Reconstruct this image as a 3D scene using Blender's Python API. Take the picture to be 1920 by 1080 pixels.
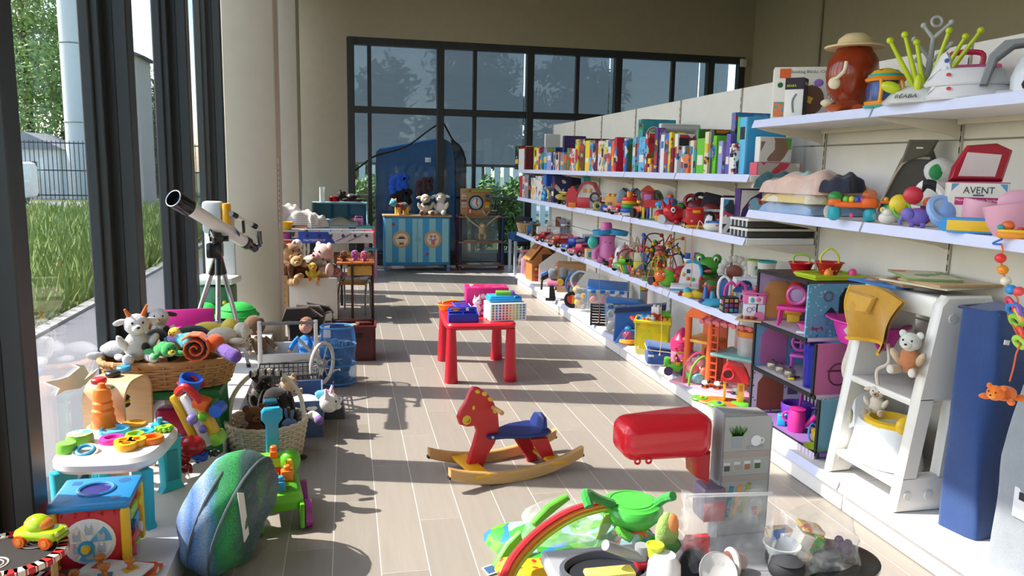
import bpy,math,random
from mathutils import Vector,Matrix,Euler
for o in list(bpy.data.objects):bpy.data.objects.remove(o)
random.seed(11)
S=bpy.context.scene;COL=S.collection
R=math.radians;pi=math.pi
FPX,PITCH,YAW,ROLL,EYE=1455.0,.15227,.2101,.01997,1.68
FW=Vector((math.sin(YAW)*math.cos(PITCH),math.cos(YAW)*math.cos(PITCH),-math.sin(PITCH)))
_r=Vector((math.cos(YAW),-math.sin(YAW),0));_u=_r.cross(FW)
RT=_r*math.cos(ROLL)+_u*math.sin(ROLL);UP=_u*math.cos(ROLL)-_r*math.sin(ROLL)
CAM=Vector((0,0,EYE))
cd=bpy.data.cameras.new('camera');cam=bpy.data.objects.new('camera',cd);COL.objects.link(cam)
cd.sensor_width=36;cd.lens=FPX/1920*36;cd.clip_start=.05;cd.clip_end=400
m_=Matrix((RT,UP,-FW)).transposed().to_4x4();m_.translation=CAM
cam.matrix_world=m_;S.camera=cam
w_=bpy.data.worlds.new('world');S.world=w_;w_.use_nodes=True
nt=w_.node_tree;bg=nt.nodes['Background']
sky=nt.nodes.new('ShaderNodeTexSky');sky.sky_type='NISHITA';sky.sun_disc=False
sky.sun_elevation=R(46);sky.sun_rotation=R(-75);sky.air_density=1.0;sky.dust_density=1.0;sky.ozone_density=1.0
nt.links.new(sky.outputs[0],bg.inputs[0]);bg.inputs[1].default_value=.55
SUN_AZ,SUN_EL=R(-14.5),R(46)
sd=Vector((math.cos(SUN_AZ)*math.cos(SUN_EL),math.sin(SUN_AZ)*math.cos(SUN_EL),-math.sin(SUN_EL)))
sl=bpy.data.lights.new('sun','SUN');so=bpy.data.objects.new('sun',sl);COL.objects.link(so)
sl.energy=7.9;sl.angle=R(.53);sl.color=(1,.965,.93)
so.rotation_euler=sd.to_track_quat('-Z','Y').to_euler();so.location=(-12,6,12)
vs=S.view_settings;vs.view_transform='Standard';vs.look='None';vs.exposure=0.45;vs.gamma=1;vs.use_curve_mapping=False
def W(px,py,x=None,y=None,z=None):
    d=FW+RT*((px-960)/FPX)+UP*((540-py)/FPX)
    if x is not None:t=x/d.x
    elif y is not None:t=y/d.y
    else:t=(z-EYE)/d.z
    return CAM+d*t
def PR(P):
    d=Vector(P)-CAM;k=d.dot(FW)
    return 960+FPX*d.dot(RT)/k,540-FPX*d.dot(UP)/k
def mpp(P):return(Vector(P)-CAM).dot(FW)/FPX
def SH(px,x,z):
    a,b=.8,40
    for _ in range(50):
        c=(a+b)/2
        if(PR((x,c,z))[0]>px)==(x>0):a=c
        else:b=c
    return Vector((x,a,z))
def facecam(P):return-math.atan2(P[0],P[1])
def lin(h):
    v=[int(h[i:i+2],16)/255 for i in(0,2,4)]
    return[c/12.92 if c<=.04045 else((c+.055)/1.055)**2.4 for c in v]+[1]
MATS={}
def newmat(n):
    m=bpy.data.materials.new(n);m.use_nodes=True
    t=m.node_tree;return m,t,t.nodes,t.links,t.nodes['Principled BSDF']
def noise(N,L,scale,detail=2,vec=None,rough=.5):
    n=N.new('ShaderNodeTexNoise');n.inputs['Scale'].default_value=scale;n.inputs['Detail'].default_value=detail
    n.inputs['Roughness'].default_value=rough
    if vec:L.new(vec,n.inputs['Vector'])
    return n
def mixc(N,L,fac,a,b,blend='MIX'):
    n=N.new('ShaderNodeMix');n.data_type='RGBA';n.blend_type=blend
    for s,v in((n.inputs[0],fac),(n.inputs[6],a),(n.inputs[7],b)):
        if hasattr(v,'links'):L.new(v,s)
        else:s.default_value=v
    return n.outputs[2]
def ramp(N,L,fac,stops,interp='LINEAR'):
    n=N.new('ShaderNodeValToRGB');cr=n.color_ramp;cr.interpolation=interp
    while len(cr.elements)<len(stops):cr.elements.new(.5)
    for e,(p,c)in zip(cr.elements,stops):e.position=p;e.color=c
    L.new(fac,n.inputs[0]);return n.outputs[0]
def coords(N,kind='Object'):return N.new('ShaderNodeTexCoord').outputs[kind]
def mapping(N,L,vec,sc=(1,1,1),rot=(0,0,0)):
    n=N.new('ShaderNodeMapping');n.inputs['Scale'].default_value=sc;n.inputs['Rotation'].default_value=rot
    L.new(vec,n.inputs[0]);return n.outputs[0]
def bump(N,L,P,h,strength,dist=.01):
    b=N.new('ShaderNodeBump');b.inputs['Strength'].default_value=strength;b.inputs['Distance'].default_value=dist
    L.new(h,b.inputs['Height']);L.new(b.outputs[0],P.inputs['Normal'])
def dk(c,f):return[c[0]*f,c[1]*f,c[2]*f,1]
def M(s):
    """'d02020' plastic; prefixes f: cloth, k: plush, w: wood, m: metal, t: see-through plastic, g: glass, x: film,
    r: rough matte, a:c1,c2,c3[,scale] printed picture, s:c1,c2,n stripes, d:c1,c2,n dots, l: leaves"""
    if not isinstance(s,str):return s
    if s in MATS:return MATS[s]
    kind,body=(s.split(':',1)+[''])[:2]if ':' in s else('p',s)
    m,T,N,L,P=newmat(s.replace(':','_').replace(',','_'))
    MATS[s]=m;cs=[lin(x)for x in body.split(',')if len(x)==6];c=cs[0]
    vec=coords(N)
    if kind in 'pmr' or kind=='o':
        n=noise(N,L,9,3,vec)
        L.new(mixc(N,L,n.outputs[0],dk(c,.93),dk(c,1.05)),P.inputs['Base Color'])
        P.inputs['Roughness'].default_value={'p':.38,'m':.28,'r':.75,'o':.18}[kind]
        if kind=='m':P.inputs['Metallic'].default_value=1
    elif kind in 'fk':
        n=noise(N,L,14 if kind=='f' else 30,4,vec,.7)
        L.new(mixc(N,L,n.outputs[0],dk(c,.78),dk(c,1.18)),P.inputs['Base Color'])
        P.inputs['Roughness'].default_value=.92
        n2=noise(N,L,160 if kind=='f' else 90,3,vec,.7)
        bump(N,L,P,n2.outputs[0],.5 if kind=='f' else .9,.006)
        P.inputs['Sheen Weight'].default_value=.25
    elif kind=='w':
        v=mapping(N,L,vec,(2,2,14))
        n=noise(N,L,4,5,v,.65)
        L.new(mixc(N,L,n.outputs[0],dk(c,.72),dk(c,1.15)),P.inputs['Base Color']);P.inputs['Roughness'].default_value=.5
    elif kind in 'tvc':
        n=noise(N,L,5,2,vec)
        L.new(mixc(N,L,n.outputs[0],dk(c,.9),dk(c,1.1)),P.inputs['Base Color'])
        P.inputs['Alpha'].default_value={'t':.45,'v':.82,'c':.2}[kind];P.inputs['Roughness'].default_value=.12
    elif kind=='x':
        n=noise(N,L,7,4,vec,.6)
        P.inputs['Base Color'].default_value=c;P.inputs['Roughness'].default_value=.12
        L.new(ramp(N,L,n.outputs[0],[(.38,(.04,)*3+(1,)),(.75,(.34,)*3+(1,))]),P.inputs['Alpha'])
        bump(N,L,P,n.outputs[0],.8,.03)
    elif kind=='g':
        out=N['Material Output'];tr=N.new('ShaderNodeBsdfTransparent');gl=N.new('ShaderNodeBsdfGlossy');mx=N.new('ShaderNodeMixShader')
        tr.inputs[0].default_value=c;gl.inputs['Roughness'].default_value=.01
        lw_=N.new('ShaderNodeLayerWeight');pw=N.new('ShaderNodeMath');pw.operation='POWER';pw.inputs[1].default_value=5;L.new(lw_.outputs['Facing'],pw.inputs[0]);fr=N.new('ShaderNodeMath');fr.operation='MULTIPLY_ADD';fr.inputs[1].default_value=.95;fr.inputs[2].default_value=.04;L.new(pw.outputs[0],fr.inputs[0])
        n=noise(N,L,.8,1,vec);b=N.new('ShaderNodeBump');b.inputs['Strength'].default_value=.03;L.new(n.outputs[0],b.inputs['Height'])
        L.new(b.outputs[0],gl.inputs['Normal'])
        L.new(fr.outputs[0],mx.inputs[0]);L.new(tr.outputs[0],mx.inputs[1]);L.new(gl.outputs[0],mx.inputs[2]);L.new(mx.outputs[0],out.inputs[0])
    elif kind=='a':
        sc=float(body.split(',')[-1])if len(body.split(',')[-1])<6 else 14
        n0=noise(N,L,sc*.6,2,vec);v=N.new('ShaderNodeTexVoronoi');v.inputs['Scale'].default_value=sc
        va=N.new('ShaderNodeVectorMath');va.operation='MULTIPLY_ADD';L.new(n0.outputs['Color'],va.inputs[0]);va.inputs[1].default_value=(.1,)*3;L.new(vec,va.inputs[2])
        L.new(va.outputs[0],v.inputs['Vector']);k=len(cs)
        st=[(0,cs[0])]+[(.38+.6*(i/k),cs[i])for i in range(1,k)]
        bw=N.new('ShaderNodeSeparateColor');L.new(v.outputs['Color'],bw.inputs[0])
        L.new(ramp(N,L,bw.outputs[0],st,'CONSTANT'),P.inputs['Base Color']);P.inputs['Roughness'].default_value=.35
    elif kind in 'sd':
        q=float(body.split(',')[2])
        if kind=='s':
            sp=N.new('ShaderNodeSeparateXYZ');L.new(vec,sp.inputs[0]);mm=N.new('ShaderNodeMath');mm.operation='MULTIPLY';mm.inputs[1].default_value=q
            L.new(sp.outputs[2 if len(body.split(','))<4 else int(body.split(',')[3])],mm.inputs[0]);fr=N.new('ShaderNodeMath');fr.operation='FRACT';L.new(mm.outputs[0],fr.inputs[0]);f=fr.outputs[0]
            col=ramp(N,L,f,[(0,cs[0]),(.5,cs[1])],'CONSTANT')
        else:
            v=N.new('ShaderNodeTexVoronoi');v.inputs['Scale'].default_value=q;v.inputs['Randomness'].default_value=.6;L.new(vec,v.inputs['Vector'])
            col=ramp(N,L,v.outputs['Distance'],[(0,cs[1]),(.3,cs[0])],'CONSTANT')
        L.new(col,P.inputs['Base Color']);P.inputs['Roughness'].default_value=.6
    elif kind=='l':
        inf=N.new('ShaderNodeObjectInfo');n=noise(N,L,1.5,2,vec)
        L.new(mixc(N,L,n.outputs[0],dk(c,.6),dk(c,1.35)),P.inputs['Base Color']);P.inputs['Roughness'].default_value=.6
        P.inputs['Subsurface Weight'].default_value=0
    return m
TXT={}
def textmesh(s):
    if s not in TXT:
        cu=bpy.data.curves.new('t','FONT');cu.body=s;cu.align_x='CENTER';cu.align_y='CENTER';cu.extrude=.02;cu.resolution_u=2
        o=bpy.data.objects.new('t',cu);COL.objects.link(o)
        me=bpy.data.meshes.new_from_object(o.evaluated_get(bpy.context.evaluated_depsgraph_get()))
        TXT[s]=([v.co.copy()for v in me.vertices],[tuple(p.vertices)for p in me.polygons])
        bpy.data.objects.remove(o);bpy.data.curves.remove(cu);bpy.data.meshes.remove(me)
    return TXT[s]
def rotm(r):return Euler([R(a)for a in r]).to_matrix().to_4x4()if r and any(r)else Matrix.Identity(4)
def smooth_path(pts,closed=False,k=5):
    pts=[Vector(p)for p in pts];n=len(pts)
    if n<3:return pts
    out=[]
    for i in range(n if closed else n-1):
        if closed:a,b,c,d=(pts[(i+j)%n]for j in(-1,0,1,2))
        else:a,b,c,d=pts[max(i-1,0)],pts[i],pts[i+1],pts[min(i+2,n-1)]
        for q in range(k):
            t=q/k;out.append(.5*(2*b+(c-a)*t+(2*a-5*b+4*c-d)*t*t+(3*b-a-3*c+d)*t**3))
    if not closed:out.append(pts[-1])
    return out
class MB:
    def __init__(s,k=1.0):s.v=[];s.f=[];s.k=k;s.jit=0
    def add(s,vs,fs,T=None):
        o=len(s.v)
        for p in vs:
            p=Vector(p)
            if T is not None:p=T@p
            s.v.append(p*s.k)
        s.f+=[tuple(i+o for i in q)for q in fs];return s
    def grid(s,rows,T=None,cu=True,cap=True):
        n=len(rows[0]);vs=[p for r in rows for p in r];fs=[]
        for i in range(len(rows)-1):
            for j in range(n if cu else n-1):
                a=i*n+j;b=i*n+(j+1)%n;fs.append((a,b,b+n,a+n))
        if cap:fs.append(tuple(range(n))[::-1]);fs.append(tuple(range((len(rows)-1)*n,len(rows)*n)))
        return s.add(vs,fs,T)
    def E(s,c,r,rot=None,n=16):
        if not hasattr(r,'__len__'):r=(r,)*3
        T=Matrix.Translation(Vector(c))@rotm(rot);rows=[];h=max(n//2,4)
        for i in range(h+1):
            a=-pi/2+pi*min(max(i/h,.004),.996)
            rows.append([Vector((r[0]*math.cos(a)*math.cos(2*pi*j/n),r[1]*math.cos(a)*math.sin(2*pi*j/n),r[2]*math.sin(a)))for j in range(n)])
        if s.jit:
            q=random.random()*9
            for rw in rows:
                for p in rw:p*=1+s.jit*(math.sin(p.x/r[0]*4.3+q)*math.sin(p.y/r[1]*3.7+q)+.6*math.sin(p.z/r[2]*6.1+2*q)+.5*math.sin(p.x/r[0]*9+p.z/r[2]*8+q))
        return s.grid(rows,T)
    def B(s,c,d,bev=None,rot=None,k=2):
        h=Vector(d)/2;b=min(d)*.12 if bev is None else min(bev,min(d)*.499)
        T=Matrix.Translation(Vector(c))@rotm(rot)
        if b<=0:
            vs=[(x*h.x,y*h.y,z*h.z)for z in(-1,1)for x,y in((-1,-1),(1,-1),(1,1),(-1,1))]
            return s.add(vs,[(3,2,1,0),(4,5,6,7),(0,1,5,4),(1,2,6,5),(2,3,7,6),(3,0,4,7)],T)
        q=[(sx,sy)for sx,sy in((1,1),(-1,1),(-1,-1),(1,-1))];rows=[]
        for sz in(-1,1):
            for i in range(k+1):
                a=(-pi/2+pi/2*i/k)if sz<0 else pi/2*i/k;ring=[]
                for Q,(sx,sy)in enumerate(q):
                    for j in range(k+1):
                        t=pi/2*(Q+j/k);ring.append(Vector((sx*(h.x-b)+b*math.cos(a)*math.cos(t),sy*(h.y-b)+b*math.cos(a)*math.sin(t),sz*(h.z-b)+b*math.sin(a))))
                rows.append(ring)
        return s.grid(rows,T)
    def Y(s,p0,p1,r0,r1=None,n=14):
        p0=Vector(p0);p1=Vector(p1);r1=r0 if r1 is None else r1;d=p1-p0
        q=d.to_track_quat('Z','Y').to_matrix().to_4x4();T=Matrix.Translation(p0)@q;l=d.length
        return s.grid([[Vector((r*math.cos(2*pi*j/n),r*math.sin(2*pi*j/n),z))for j in range(n)]for r,z in((r0,0),(r1,l))],T)
    def L(s,prof,c=(0,0,0),rot=None,n=20,sx=1,sy=1,cap=True):
        T=Matrix.Translation(Vector(c))@rotm(rot)
        return s.grid([[Vector((max(r,1e-4)*sx*math.cos(2*pi*j/n),max(r,1e-4)*sy*math.sin(2*pi*j/n),z))for j in range(n)]for r,z in prof],T,cap=cap)
    def T(s,pts,r,closed=False,n=8,sm=5,r1=None):
        P=smooth_path(pts,closed,sm)if sm else[Vector(p)for p in pts]
        rows=[];up=None;m=len(P)
        for i,p in enumerate(P):
            d=(P[(i+1)%m]-P[i-1])if closed else(P[min(i+1,m-1)]-P[max(i-1,0)])
            d.normalize()
            if up is None:up=d.orthogonal().normalized()
            up=(up-d*up.dot(d));up=up.normalized()if up.length>1e-6 else d.orthogonal().normalized()
            b=d.cross(up);rr=r if r1 is None else r+(r1-r)*i/(m-1)
            rows.append([p+up*rr*math.cos(2*pi*j/n)+b*rr*math.sin(2*pi*j/n)for j in range(n)])
        if closed:rows.append(rows[0])
        return s.grid(rows,cap=not closed)
    def O(s,c,R_,r,rot=None,n=24,k=8):
        T=Matrix.Translation(Vector(c))@rotm(rot);rows=[]
        for i in range(n+1):
            a=2*pi*i/n;rows.append([Vector(((R_+r*math.cos(2*pi*j/k))*math.cos(a),(R_+r*math.cos(2*pi*j/k))*math.sin(a),r*math.sin(2*pi*j/k)))for j in range(k)])
        return s.grid(rows,T,cap=False)
    def P(s,poly,th,c=(0,0,0),rot=None,bev=0):
        T=Matrix.Translation(Vector(c))@rotm(rot);n=len(poly)
        ar=sum(poly[i][0]*poly[(i+1)%n][1]-poly[(i+1)%n][0]*poly[i][1]for i in range(n))
        if ar<0:poly=poly[::-1]
        if bev:
            cx=[Vector((p[0],p[1]))for p in poly];ins=[]
            for i in range(n):
                a=(cx[i]-cx[i-1]);b=(cx[(i+1)%n]-cx[i]);nn=Vector((-a.y,a.x)).normalized()+Vector((-b.y,b.x)).normalized()
                nn=nn.normalized()if nn.length>1e-6 else nn;ins.append(cx[i]+nn*bev)
            rows=[[(p.x,-th/2,p.y)for p in ins],[(p[0],-th/2+bev,p[1])for p in poly],[(p[0],th/2-bev,p[1])for p in poly],[(p.x,th/2,p.y)for p in ins]]
        else:rows=[[(p[0],-th/2,p[1])for p in poly],[(p[0],th/2,p[1])for p in poly]]
        return s.grid(rows,T)
    def X(s,text,size,c,rot=None,mx=1):
        vs,fs=textmesh(text)
        return s.add([(v.x*size*mx,-v.z*size*.3,v.y*size)for v in vs],fs,Matrix.Translation(Vector(c))@rotm(rot))
    def mesh(s,name='m',sharp=40):
        me=bpy.data.meshes.new(name);me.from_pydata([tuple(p)for p in s.v],[],s.f)
        me.polygons.foreach_set('use_smooth',[True]*len(me.polygons));me.set_sharp_from_angle(angle=R(sharp));me.update();return me
    def put(s,name,mat,par=None,label=None,kind=None):
        me=s.mesh(name);me.materials.append(M(mat));return link(name,me,par,label,kind)
def link(name,me,par=None,label=None,kind=None):
    o=bpy.data.objects.new(name,me);COL.objects.link(o)
    if par is not None:o.parent=par
    if label:o['label']=label
    if kind:o['kind']=kind
    return o
def thing(name,label,cat,loc=(0,0,0),rz=0,group=None,rx=0,ry=0):
    o=bpy.data.objects.new(name,None);COL.objects.link(o);o.empty_display_size=.05
    o.location=loc;o.rotation_euler=(rx,ry,rz);o['label']=label;o['category']=cat
    if group:o['group']=group
    return o
def tag(o,label,cat,group=None):
    o['label']=label;o['category']=cat
    if group:o['group']=group
    return o
def struct(name,mb,mat,par=None):
    o=mb.put(name,mat,par)
    if par is None:o['kind']='structure'
    return o
def toy(name,label,cat,P,rz,s,spec,group=None,rx=0,ry=0):
    """spec rows: (part, material, code, *args); '+' joins to the part before, '>x' is a piece of that part"""
    t=thing(name,label,cat,P,rz,group,rx,ry);cur=None;last=None;pend=None
    def flush():
        nonlocal cur,pend
        if pend:
            mb,nm,mat,par=pend
            o=mb.put(nm,mat,par)
            if par is t:cur=o
            pend=None
    for row in spec:
        nm,mat,code,*a=row
        if nm!='+':
            flush();mb=MB(s);mb.jit=.035 if isinstance(mat,str)and mat[:2]=='k:' else 0
            pend=(mb,nm.lstrip('>'),mat,cur if nm[0]=='>' else t)
        kw=a.pop()if a and isinstance(a[-1],dict)else{}
        getattr(pend[0],code)(*a,**kw)
    flush();return t
# ================================================================ the setting
XG,YB,XR,ZC,YF=-1.30,13.3,7.2,5.2,-4.0
def planks():
    m,T,N,L,P=newmat('floor_plank');inf=N.new('ShaderNodeObjectInfo')
    v=mapping(N,L,coords(N),(26,1.6,1));va=N.new('ShaderNodeVectorMath');va.operation='MULTIPLY_ADD'
    cm=N.new('ShaderNodeCombineXYZ');L.new(inf.outputs['Random'],cm.inputs[0]);L.new(inf.outputs['Random'],cm.inputs[1]);L.new(cm.outputs[0],va.inputs[0]);va.inputs[1].default_value=(40,40,40);L.new(v,va.inputs[2])
    n=noise(N,L,1.3,6,va.outputs[0],.62)
    a=mixc(N,L,n.outputs[0],lin('857f75'),lin('a8a399'));n2=noise(N,L,.35,3,va.outputs[0])
    a=mixc(N,L,n2.outputs[0],a,lin('958f86'))
    h=N.new('ShaderNodeMapRange');h.inputs[3].default_value=.9;h.inputs[4].default_value=1.06;L.new(inf.outputs['Random'],h.inputs[0])
    L.new(mixc(N,L,1.0,a,h.outputs[0],'MULTIPLY'),P.inputs['Base Color']);P.inputs['Roughness'].default_value=.38
    bump(N,L,P,n.outputs[0],.12,.004);return m
PLANK=planks()
floor=struct('floor',MB().B(((XG+XR)/2,(YF+YB)/2,-.0485),(XR-XG+.3,YB-YF+.3,.108),0),'r:c9c5bc')
pm=MB().B((0,0,0),(.1965,1.198,.012),.0006,k=1).mesh('plank');pm.materials.append(PLANK)
for i in range(17):
    off=(i*.47)%1.2
    for j in range(11):
        y=1.9+off+j*1.2-.6
        if y>YB-.02:continue
        o=link('plank',pm,floor);o.location=(-.78+.2*i,y,0)
WALLM='r:b3aa98'
def slab(name,lo,hi,mat=WALLM,par=None,bev=0):
    c=[(a+b)/2 for a,b in zip(lo,hi)];return struct(name,MB().B(c,[b-a for a,b in zip(lo,hi)],bev),mat,par)
slab('ceiling',(XG-.2,YF-.2,ZC),(XR+.2,YB+.3,ZC+.15),'r:c9c2b4')
wb=slab('wall_back',(XG-.2,YB,0),(.02,YB+.25,ZC),'r:a39a86')
slab('wall_panel',(.02,YB,3.75),(7.06,YB+.25,ZC),'r:a39a86',wb)
slab('wall_panel',(7.06,YB,0),(XR,YB+.25,ZC),'r:a39a86',wb)
slab('wall_panel',(.02,YB,0),(7.06,YB+.25,.12),'r:3a3c3c',wb)
slab('wall_right',(XR,YF,0),(XR+.2,YB+.25,ZC),'r:a39a86')
slab('wall_front',(XG-.2,YF-.2,0),(XR+.2,YF,ZC),'r:b3aa98')
wl=slab('wall_left',(XG-.15,YF,4.62),(XG+.1,YB,ZC),'r:b3aa98')
slab('wall_sill',(XG-.15,YF,0),(XG+.06,YB,.15),'r:4a4c4d',wl)
p1=struct('trim_1',MB().B((-.825,7.52,ZC/2),(.43,.5,ZC),.012),'r:beb5a3')
p2=struct('trim_2',MB().B((-.95,12.3,ZC/2),(.52,.8,ZC),.012),'r:beb5a3')
struct('trim_3',MB().B((-.99,(YF+7.25)/2,.075),(.62,7.25-YF,.15),.004),'r:d8d9d6')
t=thing('paper_notice','narrow printed paper notice taped to the edge of the white column','notice',(-.605,7.30,1.42))
MB().B((.002,0,0),(.003,.06,.62),0).put('sheet','r:dcdcd8',t)
mb=MB()
for k in range(12):mb.B((.0045,0,.25-.045*k),(.001,.035+.012*(k%2),.022),0)
mb.put('print','r:3c4048',t)
FRAME='r:2b3033'
frm=MATS[FRAME]=M(FRAME);frm.node_tree.nodes['Principled BSDF'].inputs['Roughness'].default_value=.42
mys=[4.55+1.58*i for i in range(-5,6)]
def bars(mb,y):
    mb.B((XG+.07,y,2.385),(.2,.09,4.47),.006,k=1);mb.B((XG+.16,y,2.385),(.07,.13,4.47),.006,k=1)
    return mb
for i,y in enumerate(mys):
    n=i+1;y1=y+1.58
    w=bpy.data.objects.new('window_%d'%n,None);COL.objects.link(w);w['kind']='structure';w.location=(XG,y+.79,.15)
    def loc(mb):
        mb.v=[p-Vector(w.location)for p in mb.v];return mb
    loc(bars(MB(),y)).put('mullion',FRAME,w)
    if i==len(mys)-1:break
    for a in(y+.05,y1-.05):
        s=1 if a<y+.5 else-1
        loc(MB().B((XG+.03,a+s*.04,2.385),(.10,.075,4.47),.005,k=1)).put('frame',FRAME,w)
        loc(MB().B((XG+.015,a+s*.092,2.385),(.05,.026,4.47),.004,k=1)).put('frame','r:3a4042',w)
    for z in(.19,4.58):loc(MB().B((XG+.03,y+.79,z),(.10,1.33,.08),.005,k=1)).put('frame',FRAME,w)
    loc(MB().B((XG,y+.79,2.385),(.008,1.37,4.35),0)).put('pane','g:f7f4f1',w)
w=bpy.data.objects.new('window_20',None);COL.objects.link(w);w['kind']='structure';w.location=(3.54,YB,0)
def lw(mb):mb.v=[p-Vector(w.location)for p in mb.v];return mb
fy=YB+.06
thick=[.075]+[W(p,200,y=YB).x for p in(826,994,1158,1330)]+[7.0]
for x in thick:lw(MB().B((x,fy,1.93),(.12,.14,3.6),.006,k=1)).put('mullion',FRAME,w)
for p in(693,891,1083,1262):lw(MB().B((W(p,200,y=YB).x,fy+.03,1.93),(.065,.09,3.6),.005,k=1)).put('mullion',FRAME,w)
for z,h in((3.69,.12),(2.60,.11),(.17,.1)):lw(MB().B((3.54,fy,z),(7.02,.13,h),.006,k=1)).put('rail',FRAME,w)
for z in(1.17,):lw(MB().B((3.54,fy+.09,z),(7.02,.05,.05),.004,k=1)).put('rail','r:8d9a92',w)
for a,b in zip(thick[:-1],thick[1:]):
    for z0,z1 in((.2,2.56),(2.64,3.65)):lw(MB().B(((a+b)/2,fy+.05,(z0+z1)/2),(b-a-.08,.008,z1-z0),0)).put('pane','g:e2e6e7',w)
m,T,N,L,P=newmat('blind');out=N['Material Output']
df=N.new('ShaderNodeBsdfDiffuse');tl=N.new('ShaderNodeBsdfTranslucent');tr=N.new('ShaderNodeBsdfTransparent');a1=N.new('ShaderNodeMixShader');a2=N.new('ShaderNodeMixShader')
v=mapping(N,L,coords(N),(1.5,1,60));n=noise(N,L,2,3,v);cc=mixc(N,L,n.outputs[0],lin('8d989f'),lin('a6b1b7'))
L.new(cc,df.inputs[0]);L.new(cc,tl.inputs[0]);a1.inputs[0].default_value=.5;a2.inputs[0].default_value=.2
L.new(df.outputs[0],a1.inputs[1]);L.new(tl.outputs[0],a1.inputs[2]);L.new(a1.outputs[0],a2.inputs[1]);L.new(tr.outputs[0],a2.inputs[2]);L.new(a2.outputs[0],out.inputs[0]);BLIND=m
zb=W(930,309,y=YB+.5).z
for i,(a,b)in enumerate(zip(thick[:-1],thick[1:])):
    t=thing('roller_blind',['grey roller blind in the back window, leftmost','grey roller blind behind the blue bag in the back window','grey roller blind above the end of the game shelf','grey roller blind seen over the white shelf panels','grey roller blind at the right end of the back window'][i],'blind',((a+b)/2,YB+.5,zb),0,'roller blinds in the back window')
    MB().B((0,0,(3.8-zb)/2),(b-a-.02,.004,3.8-zb),0).put('fabric',BLIND,t)
    MB().B((0,0,-.02),(b-a-.02,.03,.05),.006).put('bottom_bar','r:8f9c98',t)
    MB().B((0,-.13,3.8-zb),(b-a-.02,.28,.1),.01).put('cassette','r:2b3033',t)
tag(MB().Y((XR-.03,12.0,.1),(XR-.03,12.0,ZC-.05),.03).put('wall_conduit','r:9b9484'),'thin vertical conduit pipe on the dark right wall','pipe').location=(0,W(1537,60,x=XR-.03).y-12.0,0)
q=W(1394,118,y=YB-.03)
tag(MB().B(q,(.12,.05,.14),.01).put('wall_sensor','r:cfccc4'),'small white sensor box on wall beside the back window corner','sensor')
# ================================================================ long white shelving
BY=[10.975-1.1*k for k in range(10)];XS,XBK=2.40,2.90
Z1,Z2,Z3,Z0,ZT,ZM=1.672,1.283,.78,.16,1.995,1.46
g=thing('shelving_unit','long white metal shop shelving filled with toys and games','shelving',(XBK,6,0))
def lg(mb):mb.v=[p-Vector((XBK,6,0))for p in mb.v];return mb
PNL,WHT,STRIP,CRM='r:d9d5cc','r:e3e2de','r:ccd1ea','r:d8cfbd'
zs=[.16,.55,.95,1.42,1.86,2.315]
pmeshes={}
for k in range(9):
    yc=(BY[k]+BY[k+1])/2
    for a,b in zip(zs[:-1],zs[1:]):
        if(a,b)not in pmeshes:pmeshes[a,b]=MB().B((0,0,0),(.018,1.09,b-a-.008),.003,k=1).mesh('back_panel');pmeshes[a,b].materials.append(M(PNL))
        o=link('back_panel',pmeshes[a,b],g);o.location=(.01,yc-6,(a+b)/2)
    for z in([Z0,Z1,Z2,Z3]if k<6 else[Z0,ZT,ZM]):
        key='base' if z==Z0 else 'shelf'
        if key not in pmeshes:
            pmeshes[key]=MB().B((.24,0,-.02),(.47,1.092,.04),.004,k=1).mesh(key);pmeshes[key].materials.append(M(WHT))
            pmeshes['strip']=MB().B((-.004,0,-.021),(.008,1.085,.05),.002,rot=(0,22,0),k=1).mesh('strip');pmeshes['strip'].materials.append(M(STRIP))
            pmeshes['kick']=MB().B((.03,0,-.095),(.02,1.092,.11),.003,k=1).mesh('kick');pmeshes['kick'].materials.append(M('r:e6e3da'))
            pmeshes['lip']=MB().B((.45,0,-.05),(.02,1.05,.03),.002,k=1).mesh('lip');pmeshes['lip'].materials.append(M(CRM))
        sh=link('base_deck' if z==Z0 else 'shelf',pmeshes[key],g);sh.location=(XS-XBK,yc-6,z)
        link('price_strip',pmeshes['strip'],sh)
        link('kick_plate' if z==Z0 else 'rear_lip',pmeshes['kick' if z==Z0 else 'lip'],sh)
for k in range(10):
    y=BY[k]
    u=lg(MB().B((XBK-.004,y,1.155),(.014,.016,2.31),.003,k=1)).put('upright','r:b3aa9a',g)
    mb=MB()
    for q in range(40):mb.B((XBK-.0115,y,.2+.052*q),(.002,.006,.03),0)
    lg(mb).put('slot_row','r:3c3a36',u,kind='stuff')
    for z in(([Z1,Z2,Z3]if k<7 else[])+([ZT,ZM]if k>5 else[])):
        lg(MB().P([(XS+.02,z-.04),(XBK-.02,z-.04),(XBK-.02,z-.13),(XBK-.08,z-.11),(XS+.1,z-.06)],.012,(0,y+(.007 if k<9 else 0),0))).put('bracket',CRM,g)
def gp(px,py):p=W(px,py,x=XG+.008);return(p.y,p.z)
bp=[gp(*p)for p in((84,716),(108,712),(128,706),(150,688),(140,683),(158,685),(166,700),(158,712),(185,690),(172,712),(150,728),(120,733),(104,742),(112,728))]
cy,cz=sum(p[0]for p in bp)/len(bp),sum(p[1]for p in bp)/len(bp)
tag(MB().P([(a-cy,b-cz)for a,b in bp],.002,(0,0,0),(0,0,90)).put('bird_sticker','r:cfd8cc'),'white bird silhouette sticker on the left window glass','sticker').location=(XG+.008,cy,cz)
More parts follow.
